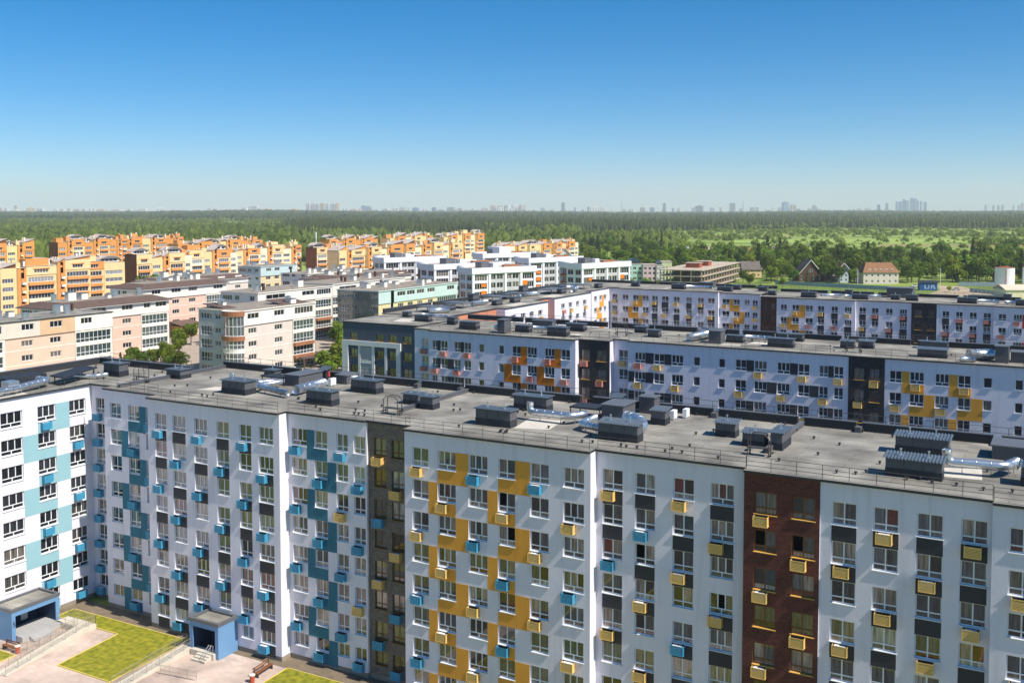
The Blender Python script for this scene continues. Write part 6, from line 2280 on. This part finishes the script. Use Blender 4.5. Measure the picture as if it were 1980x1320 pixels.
# clipped bushes and trees in the court of the beige houses
for i, (x, y, s, lab) in enumerate(((-207, 263, 2.1, 'round clipped tree furthest back in the court'), (-196.5, 249, 1.9, 'round clipped tree in the middle of the court'), (-189.5, 240, 2.3, 'largest round clipped tree in front of the cream house corner'), (-191, 233.5, 1.4, 'loose bush at the porch of the cream house'),
                                   (-180, 222.5, 1.3, 'bush behind the foreground roof beside the porch'), (-176, 226, 1.5, 'bush right of the porch by the dark clad block'), (-182, 231, 1.6, 'dense bush under the largest clipped tree'), (-172, 231, 1.7, 'tall bush touching the dark clad block'), (-186, 252, 1.5, 'bush beside the black car'))):
    tree(BUSHK[i % 2], x, y, s, lab, None, 'round_bush')
for i, (x, y, k, s, lab) in enumerate(((-238, 201.5, 6, 0.36, 'small dark conifer at the left end of the shrub row'), (-236.5, 203, 0, 0.42, 'dark shrubby tree by the loggias'), (-232, 202.5, 6, 0.40, 'second small conifer of the shrub row'), (-229.5, 202, 1, 0.5, 'low dark tree in the middle of the shrub row'),
                                       (-229, 206, 2, 0.62, 'leafy tree behind the shrub row'), (-224.5, 207, 4, 0.62, 'bright rounded tree at the end of the bayed house'), (-221, 204, 0, 0.5, 'dark low tree before the bright rounded one'), (-217.5, 204.5, 1, 0.55, 'dark tree at the glass end of the bayed house'),
                                       (-236.5, 217, 3, 0.7, 'tall bright tree in front of the red porch'), (-231, 213, 4, 0.6, 'small bright tree in front of the red porch'), (-240, 208, 0, 0.55, 'tree at the loggias of the hipped peach house'), (-226, 199, 3, 0.36, 'bright low shrub behind the roof corner'),
                                       (-338, 318, 3, 1.0, 'single tree before the sand coloured block'), (-262, 290, 4, 0.7, 'tree between the peach house and the rear cream house'), (-334, 246, 0, 0.9, 'tree at the foot of the yellow blocks'),
                                       (-252, 236, 4, 0.6, 'bright tree left of the red brown porch'), (-258, 254, 3, 0.5, 'bright shrub before the red brown porch'), (-246, 231, 0, 0.5, 'dark tree on the paving before the red brown porch'), (-222, 226, 3, 0.45, 'shrub at the left wall of the bayed house'), (-228, 234, 4, 0.6, 'tree beside the left wall of the bayed house'), (-240, 246, 2, 0.6, 'tree behind the left wall of the bayed house'),
                                       (-258, 242, 3, 0.75, 'bright tree on the paving right of the hipped peach house'), (-262, 251, 0, 0.7, 'dark tree at the right corner of the red brown porch'), (-219, 275, 4, 0.8, 'bright tree before the dark ended cream house'), (-214, 268, 0, 0.7, 'dark tree before the balcony corner'), (-350, 358, 3, 1.2, 'bright tree before the dark brown end wall'), (-372, 330, 0, 1.5, 'tall tree between the left and middle orange rows'))):
    tree(KINDS[k], x, y, s, lab, None)

# ------------------------------------------------------------------ forest masses


def scatter(name, label, tv, tf, pos, scl, rot, m, cat='forest'):
    """joins many scaled and turned copies of a small template into one mesh"""
    tv = np.asarray(tv, float)
    tf = np.asarray(tf, int)
    n, nv, nf, k = len(pos), len(tv), len(tf), tf.shape[1]
    c, s = np.cos(rot), np.sin(rot)
    V = tv[None] * scl[:, None, :]
    X = V[..., 0] * c[:, None] - V[..., 1] * s[:, None] + pos[:, 0:1]
    Y = V[..., 0] * s[:, None] + V[..., 1] * c[:, None] + pos[:, 1:2]
    Zz = V[..., 2] + pos[:, 2:3]
    co = np.stack([X, Y, Zz], -1).reshape(-1)
    idx = (tf[None] + (np.arange(n) * nv)[:, None, None]).reshape(-1)
    me = bpy.data.meshes.new(name)
    me.vertices.add(n * nv)
    me.vertices.foreach_set('co', co)
    me.loops.add(n * nf * k)
    me.loops.foreach_set('vertex_index', idx)
    me.polygons.add(n * nf)
    me.polygons.foreach_set('loop_start', np.arange(n * nf) * k)
    me.polygons.foreach_set('loop_total', np.full(n * nf, k))
    me.materials.append(m)
    me.update(calc_edges=True)
    o = link(name, me)
    tag(o, label, cat, None, 'stuff')
    return o


def blob_template(seed, rings, sides, conical):
    r = np.random.RandomState(seed)
    v, f = [], []
    for i in range(rings):
        q = i / (rings - 1)
        if conical:
            rad = (1 - q) ** 0.8 * (0.8 + 0.2 * (i % 2)) + 0.04
            z = 0.12 + 0.85 * q
        else:
            rad = math.sin(math.pi * (0.16 + 0.78 * q)) ** 0.7
            z = 0.1 + 0.82 * q
        for k in range(sides):
            a = 2 * math.pi * (k + 0.5 * (i % 2)) / sides
            rr = rad * r.uniform(0.72, 1.2)
            v.append((rr * math.cos(a), rr * math.sin(a), z + r.uniform(-0.05, 0.05)))
    for i in range(rings - 1):
        for k in range(sides):
            a, b = i * sides + k, i * sides + (k + 1) % sides
            c, d = a + sides, b + sides
            f += [(a, b, d), (a, d, c)]
    v.append((0, 0, 1.0))
    t = (rings - 1) * sides
    f += [(t + k, t + (k + 1) % sides, len(v) - 1) for k in range(sides)]
    return v, f


def leafy_template(seed, n, size):
    r = np.random.RandomState(seed)
    v, f = [], []
    for i in range(n):
        p = r.normal(size=3)
        p[2] = abs(p[2]) * 0.9
        p /= np.linalg.norm(p)
        nn = p + r.normal(size=3) * 0.5
        nn /= np.linalg.norm(nn)
        a = np.cross(nn, [0.2, 0.3, 1])
        a /= np.linalg.norm(a)
        b = np.cross(nn, a)
        p = p * r.uniform(0.6, 1.05) * np.array([1, 1, 0.8]) + np.array([0, 0, 0.25])
        k = len(v)
        v += [tuple(p - a * size), tuple(p - b * size), tuple(p + a * size), tuple(p + b * size)]
        f.append((k, k + 1, k + 2, k + 3))
    return v, f


FMIX = leaf_mat('mixed forest', (0.030, 0.062, 0.010), (0.175, 0.225, 0.034), scale=0.02, objvar=False)
FPINE = leaf_mat('pine forest', (0.030, 0.052, 0.016), (0.105, 0.130, 0.040), scale=0.03, objvar=False)
FLIGHT = leaf_mat('pale thicket', (0.110, 0.170, 0.034), (0.22, 0.28, 0.075), scale=0.03, objvar=False)
FSCRUB = leaf_mat('scrub leaves', (0.12, 0.185, 0.018), (0.30, 0.37, 0.05), scale=0.02, objvar=False)
FFAR = leaf_mat('distant forest', (0.030, 0.058, 0.022), (0.095, 0.125, 0.042), scale=0.004, objvar=False)
fr = np.random.RandomState(5)


def field_noise(x, y):
    return (math.sin(x * 0.011 + 1.3) + math.sin(y * 0.014 + x * 0.004) + math.sin((x + y) * 0.0072 + 2.1) + math.sin(x * 0.031 - y * 0.027)) / 4


def hill(x, y):
    """gentle rises of the land far away"""
    f = -x * SY + y * CY
    t = (x * CY + y * SY) / max(f, 1)
    k = min(1.0, max(0.0, (f - 2900) / 3500))
    k = k * k * (3 - 2 * k)
    h = 9 + 9 * math.sin(t * 9.0 + 3.6) + 6 * math.sin(t * 23 + 1.0) + 5 * math.sin(f * 0.0016 + t * 5)
    return max(0.0, h) * k * 0.6


hg = MB()
NT, ND = 60, 40
for i in range(ND + 1):
    for j in range(NT + 1):
        dd = 2850 + (10050 - 2850) * i / ND
        x, y = cw(-0.62 + 1.24 * j / NT, dd)
        hg.v.append((x, y, GZ - 0.6 + hill(x, y) * (1 if i < ND else 0)))
for i in range(ND):
    for j in range(NT):
        a = i * (NT + 1) + j
        hg.f.append((a, a + 1, a + NT + 2, a + NT + 1))
        hg.m.append(0)
struct('hills', hg, GRASS)
groups = {'belt': [], 'mix': [], 'pine': [], 'light': [], 'scrub': [], 'far': []}
d = 640.0
while d < 9800:
    step = max(6.0, d / 340)
    t = -0.52
    while t < 0.53:
        tt = t + fr.uniform(-0.5, 0.5) * step / d
        dd = d + fr.uniform(-0.5, 0.5) * step * 1.5
        px = 990 + 2000 * tt
        x, y = cw(tt, dd)
        kind = None
        edge = 1560 + (px - 560) * 0.78
        fn = field_noise(x, y)
        strip = math.sin(dd * 0.0042 + tt * 6 + 1.5 * fn) + 0.6 * math.sin(dd * 0.0011 - tt * 9)
        if dd > 3500:
            kind = 'far' if strip < 1.05 else ('light' if strip < 1.3 else None)
        elif px < 575 + 40 * fn:
            if dd > 860 + 60 * fn:
                kind = 'mix'
                if 2250 < dd < 3300 and px > 430 and fn > -0.2:
                    kind = 'light'
                if 940 < dd < 1010 and 400 < px < 540:
                    kind = None
        elif px < 1520:
            if dd > edge:
                kind = 'pine' if fn < 0.38 else 'mix'
                if dd > 2700 and fn > 0.2:
                    kind = 'light'
            elif px < 1120 and dd > 830:
                kind = 'mix' if fn > 0.0 else ('light' if fr.rand() < 0.5 else None)
                if dd > 1250 and fn < -0.25:
                    kind = None
            elif px < 1300 and 1180 < dd < 1560:
                kind = 'mix' if fn > 0.25 else None
        else:
            if dd > 2450 + 100 * fn:
                kind = 'pine' if fn < 0.2 else 'mix'
        if kind is None and 1110 < px and 690 < dd < 960 and not blocked(x, y) and fr.rand() < 0.3 + 0.3 * fn:
            kind = 'belt'
        if kind is None and px > 1090 and 960 < dd < 2600:
            pr = 0.05 + 0.55 * max(0, fn + 0.02)
            if dd > 1700:
                pr += 0.08
            if fr.rand() < pr * (step / 6.0) ** 0.6:
                kind = 'scrub'
        if kind:
            groups[kind].append((x, y, dd, step))
        t += step * (1.0 if kind != 'scrub' else 1.2) / d
    d += max(9.0, d * (0.011 if d > 1500 else 0.009))


def arr(l):
    return np.array(l) if l else np.zeros((0, 4))


for key, name, label, m, tmpl, hlo, hhi, wlo, whi in (
        ('mix', 'mixed_forest', 'dense dark green mixed forest stretching behind the orange blocks', FMIX, blob_template(1, 4, 7, False), 11, 19, 0.62, 0.95),
        ('pine', 'pine_forest', 'dark pine plantation forming a straight edge across the middle distance', FPINE, blob_template(2, 4, 6, True), 19, 25, 0.5, 0.75),
        ('light', 'pale_thicket', 'pale green thicket of young trees between the woods', FLIGHT, blob_template(3, 4, 7, False), 7, 12, 0.6, 0.9),
        ('far', 'distant_forest', 'hazy blue green forest reaching to the skyline', FFAR, blob_template(4, 3, 5, False), 15, 27, 0.7, 1.1)):
    A = arr(groups[key])
    nA = len(A)
    pos = np.stack([A[:, 0], A[:, 1], np.array([GZ - 0.4 + hill(a, b) for a, b in A[:, :2]])], -1)
    lump = np.where(fr.rand(nA) < 0.22, fr.uniform(1.2, 1.8, nA), fr.uniform(0.7, 1.1, nA))
    w = np.maximum(A[:, 3] * fr.uniform(wlo, whi, nA) * lump, 2.8)
    scl = np.stack([w, w, fr.uniform(hlo, hhi, nA) * (0.75 + 0.25 * lump)], -1)
    scatter(name, label, tmpl[0], tmpl[1], pos, scl, fr.uniform(0, 6.28, nA), m)
A = arr(groups['scrub'])
nA = len(A)
big = fr.rand(nA) ** 2.0
w = 1.6 + 5.2 * big
scl = np.stack([w * fr.uniform(0.8, 1.3, nA), w * fr.uniform(0.8, 1.3, nA), w * fr.uniform(0.9, 1.5, nA)], -1)
v, f = leafy_template(7, 70, 0.24)
scatter('meadow_scrub', 'bright green bushes scattered over the meadow at the right', v, f, np.stack([A[:, 0], A[:, 1], np.full(nA, GZ)], -1), scl, fr.uniform(0, 6.28, nA), FSCRUB, 'scrub')
A = arr(groups['belt'])
nA = len(A)
w = fr.uniform(2.2, 4.6, nA)
scl = np.stack([w, w, w * fr.uniform(1.1, 1.7, nA)], -1)
v, f = leafy_template(9, 110, 0.2)
scatter('undergrowth', 'dense green undergrowth filling the tree belt round the far houses', v, f, np.stack([A[:, 0], A[:, 1], np.full(nA, GZ)], -1), scl, fr.uniform(0, 6.28, nA), leaf_mat('undergrowth leaves', (0.065, 0.115, 0.013), (0.19, 0.255, 0.030), scale=0.08, objvar=False), 'undergrowth')
print('FOREST', {k: len(v) for k, v in groups.items()})

# ------------------------------------------------------------------ skyline of the far city
SK = {'w': mat('far white slabs', (0.72, 0.70, 0.68), var=0.05, scale=0.002), 'p': mat('far pink slabs', (0.60, 0.46, 0.42), var=0.05, scale=0.002), 'o': mat('far ochre slabs', (0.62, 0.44, 0.25), var=0.05, scale=0.002),
      'g': mat('far grey towers', (0.30, 0.33, 0.38), var=0.05, scale=0.002), 'b': mat('far blue glass towers', (0.16, 0.30, 0.50), rough=0.2, var=0.05, scale=0.002, spec=0.6)}
SKW = mat('far window bands', (0.22, 0.24, 0.28), var=0.05, scale=0.002)


HUES = {'w': 'whitish', 'p': 'pinkish', 'o': 'ochre', 'g': 'grey', 'b': 'blue'}
MARKS = [(60, 'over the left edge'), (120, 'left of the barrel roofed orange block'), (240, 'over the barrel roofed orange block'), (345, 'over the attic windowed orange block'), (440, 'over the long yellow block'), (590, 'over the end of the middle orange row'), (720, 'over the left of the far orange row'),
         (830, 'over the middle of the far orange row'), (930, 'over the white block group'), (1020, 'over the nearest white block'), (1120, 'over the right end of the orange row'), (1220, 'over the right white block'), (1330, 'over the concrete frame'), (1430, 'over the slate roofed house'), (1520, 'over the timber house'), (1620, 'over the pale blue house'), (1740, 'over the cream villa'), (9999, 'near the right end')]


def skyline(px0, px1, ytop, col, d, label, group, bands=True):
    wd = 'narrow' if px1 - px0 < 7 else ('wide' if px1 - px0 > 11 else 'medium')
    tl = 'tall' if ytop < 399 else ('low' if ytop > 403.5 else 'mid height')
    if 'skyscraper' not in label and 'cluster on' not in label and 'lone' not in label:
        label = '%s %s %s tower on the skyline %s' % (tl, wd, HUES[col], [m for lim, m in MARKS if px0 < lim][0])
    elif 'skyscraper' in label:
        label = '%s blue glass skyscraper, %s in the distant business district' % ('tall' if ytop < 386 else 'lower', {1731: 'first from left', 1738: 'second from left', 1744: 'third from left', 1749: 'fourth from left', 1759: 'highest', 1765: 'just right of the highest', 1772: 'third from right', 1778: 'second from right', 1785: 'first from right'}[px0])
    elif 'cluster' in label:
        label = '%s tower block, %s in the striped cluster on the skyline' % (HUES[col], {593: 'first from left', 602: 'second from left', 611: 'third from left', 620: 'middle one', 630: 'third from right', 640: 'second from right', 649: 'first from right'}[px0])
    else:
        label = 'lone grey far tower, %s at the right end of the skyline' % {1903: 'leftmost', 1918: 'second', 1927: 'third', 1935: 'fourth', 1957: 'fifth', 1967: 'sixth', 1973: 'tallest'}[px0]
    t = ((px0 + px1) / 2 - 990) / 2000
    x, y = cw(t, d)
    w = (px1 - px0) / 2000 * d
    h = CAM_H + (405 - ytop) / 2000 * d
    T = Thing('tower_block', label, 'tower block', (x, y, GZ), group, YAW + rnd.uniform(-0.4, 0.4), local=True)
    mb = MB()
    mb.box(-w / 2, -w * 0.35, 0, w / 2, w * 0.35, h)
    T.part('tower_body', mb, SK[col])
    if bands:
        mb = MB()
        k = max(2, int(w / 22))
        for i in range(k):
            c = -w / 2 + w * (i + 0.5) / k
            mb.box(c - w / k * 0.18, -w * 0.35 - 0.6, 8, c + w / k * 0.18, -w * 0.35, h - 5)
        T.part('window_band', mb, SKW)
    mb = MB()
    mb.box(-w * 0.2, -w * 0.2, h, w * 0.2, w * 0.2, h + 5)
    T.part('roof_housing', mb, SK[col])


sr = random.Random(4)
LB = {'l': ('pale tower block on the far skyline left of the cluster', 'far city skyline, left'), 'c': ('striped tower block in the tall cluster on the far skyline', 'far city skyline, cluster'),
      'm': ('pale tower block on the middle of the far skyline', 'far city skyline, middle'), 'r': ('hazy tower block on the right half of the far skyline', 'far city skyline, right'), 's': ('blue glass skyscraper in the distant business district', 'far business district'),
      'e': ('lone grey tower at the right end of the far skyline', 'far city skyline, right end')}
px = 0
while px < 575:
    w = sr.uniform(5, 15)
    skyline(px, px + w, sr.uniform(402, 407), sr.choice('wwwpwo'), 9900, *LB['l'])
    px += w + sr.uniform(0.5, 8)
for a, b, yt, c in ((470, 484, 399, 'w'), (486, 500, 398, 'w'), (30, 35, 397, 'p')):
    skyline(a, b, yt, c, 10100, *LB['l'])
for i, a in enumerate((593, 602, 611, 620, 630, 640, 649)):
    skyline(a, a + 7, 393 + (i % 3) * 0.7, 'wpwowgo'[i], 9700, *LB['c'])
px = 662
while px < 1010:
    w = sr.uniform(4, 13)
    skyline(px, px + w, sr.uniform(401, 406), sr.choice('wwpwgb'), 9900, *LB['m'])
    px += w + sr.uniform(1, 9)
for a, b, yt, c in ((699, 708, 398, 'b'), (709, 716, 399, 'b'), (768, 790, 402, 'g'), (866, 880, 401, 'g'), (948, 958, 397, 'p'), (962, 972, 398, 'p'), (975, 985, 397, 'w'), (990, 1003, 397, 'w'), (1005, 1015, 396, 'p')):
    skyline(a, b, yt, c, 10200, *LB['m'])
px = 1020
while px < 1730:
    w = sr.uniform(3, 10)
    skyline(px, px + w, sr.uniform(400.5, 405.5), sr.choice('wgwgwpb'), 10300, *LB['r'])
    px += w + sr.uniform(2, 16)
for a, b, yt, c in ((1086, 1092, 392, 'g'), (1281, 1287, 393, 'g'), (1410, 1421, 393, 'g'), (1512, 1523, 391, 'b'), (1526, 1538, 396, 'p'), (1570, 1577, 397, 'g'), (1345, 1360, 398, 'g'), (1695, 1701, 396, 'g'), (1711, 1716, 393, 'g'), (1137, 1163, 400, 'w')):
    skyline(a, b, yt, c, 10000, *LB['r'])
for a, b, yt in ((1731, 1736, 390), (1738, 1743, 390), (1744, 1748, 385), (1749, 1756, 388), (1759, 1764, 383), (1765, 1771, 384.5), (1772, 1775, 389), (1778, 1782, 389.5), (1785, 1790, 391)):
    skyline(a, b, yt, 'b', 10600, *LB['s'])
for a, b, yt in ((1903, 1907, 396.5), (1918, 1922, 397), (1927, 1931, 397.5), (1935, 1939, 396.5), (1957, 1960, 397), (1967, 1971, 397), (1973, 1977, 393)):
    skyline(a, b, yt, 'g', 10600, *LB['e'], bands=False)
for lab, px, yt in (('thin far mast left of the middle of the skyline', 1202, 385), ('second thin far mast on the skyline', 1436, 386)):
    x, y = cw((px - 990) / 2000, 10000)
    T = Thing('television_mast', lab, 'mast', (x, y, GZ), 'far masts')
    mb = MB()
    mb.tube([(x, y, GZ), (x, y, CAM_H + (405 - yt) * 5)], [5, 2.0], 5)
    T.part('pole', mb, SK['g'])
for k, (a, b, yt, d) in enumerate(((627, 655, 417, 6000), (681, 724, 416, 5600), (1306, 1330, 413, 7600), (1365, 1372, 411, 7600), (1402, 1422, 412, 7800))):
    t = ((a + b) / 2 - 990) / 2000
    x, y = cw(t, d)
    w = (b - a) / 2000 * d
    h = CAM_H + (405 - yt) / 2000 * d
    T = Thing('white_hall', ['low white hall half sunk in the distant forest', 'wider white hall right of the tower cluster in the forest', 'pale low hall in the far forest', 'tiny pale hall in the far forest', 'pale low hall right of the tiny one in the far forest'][k], 'hall', (x, y, GZ), 'halls in the far forest', YAW, local=True)
    for i in range(3):
        mb = MB()
        mb.box(-w / 2 + w * i / 3, -10, 0, -w / 2 + w * (i + 0.94) / 3, 14, h + (-4, 3, 0)[i])
        T.part('hall_wing', mb, SK['w'])

# ------------------------------------------------------------------ haze
hm = MB()
hm.box(-16500, -16500, GZ - 1.05, 16500, 16500, 340)
hz = bpy.data.materials.new('haze')
hz.use_nodes = True
for nn in list(hz.node_tree.nodes):
    if nn.type != 'OUTPUT_MATERIAL':
        hz.node_tree.nodes.remove(nn)
pv = hz.node_tree.nodes.new('ShaderNodeVolumePrincipled')
pv.inputs['Color'].default_value = (0.90, 0.945, 1.0, 1)
pv.inputs['Density'].default_value = 7.0e-5
pv.inputs['Anisotropy'].default_value = 0.0
hz.node_tree.links.new(pv.outputs[0], hz.node_tree.nodes['Material Output'].inputs['Volume'])
ho = link('haze', hm.mesh('haze', hz))
ho['kind'] = 'stuff'
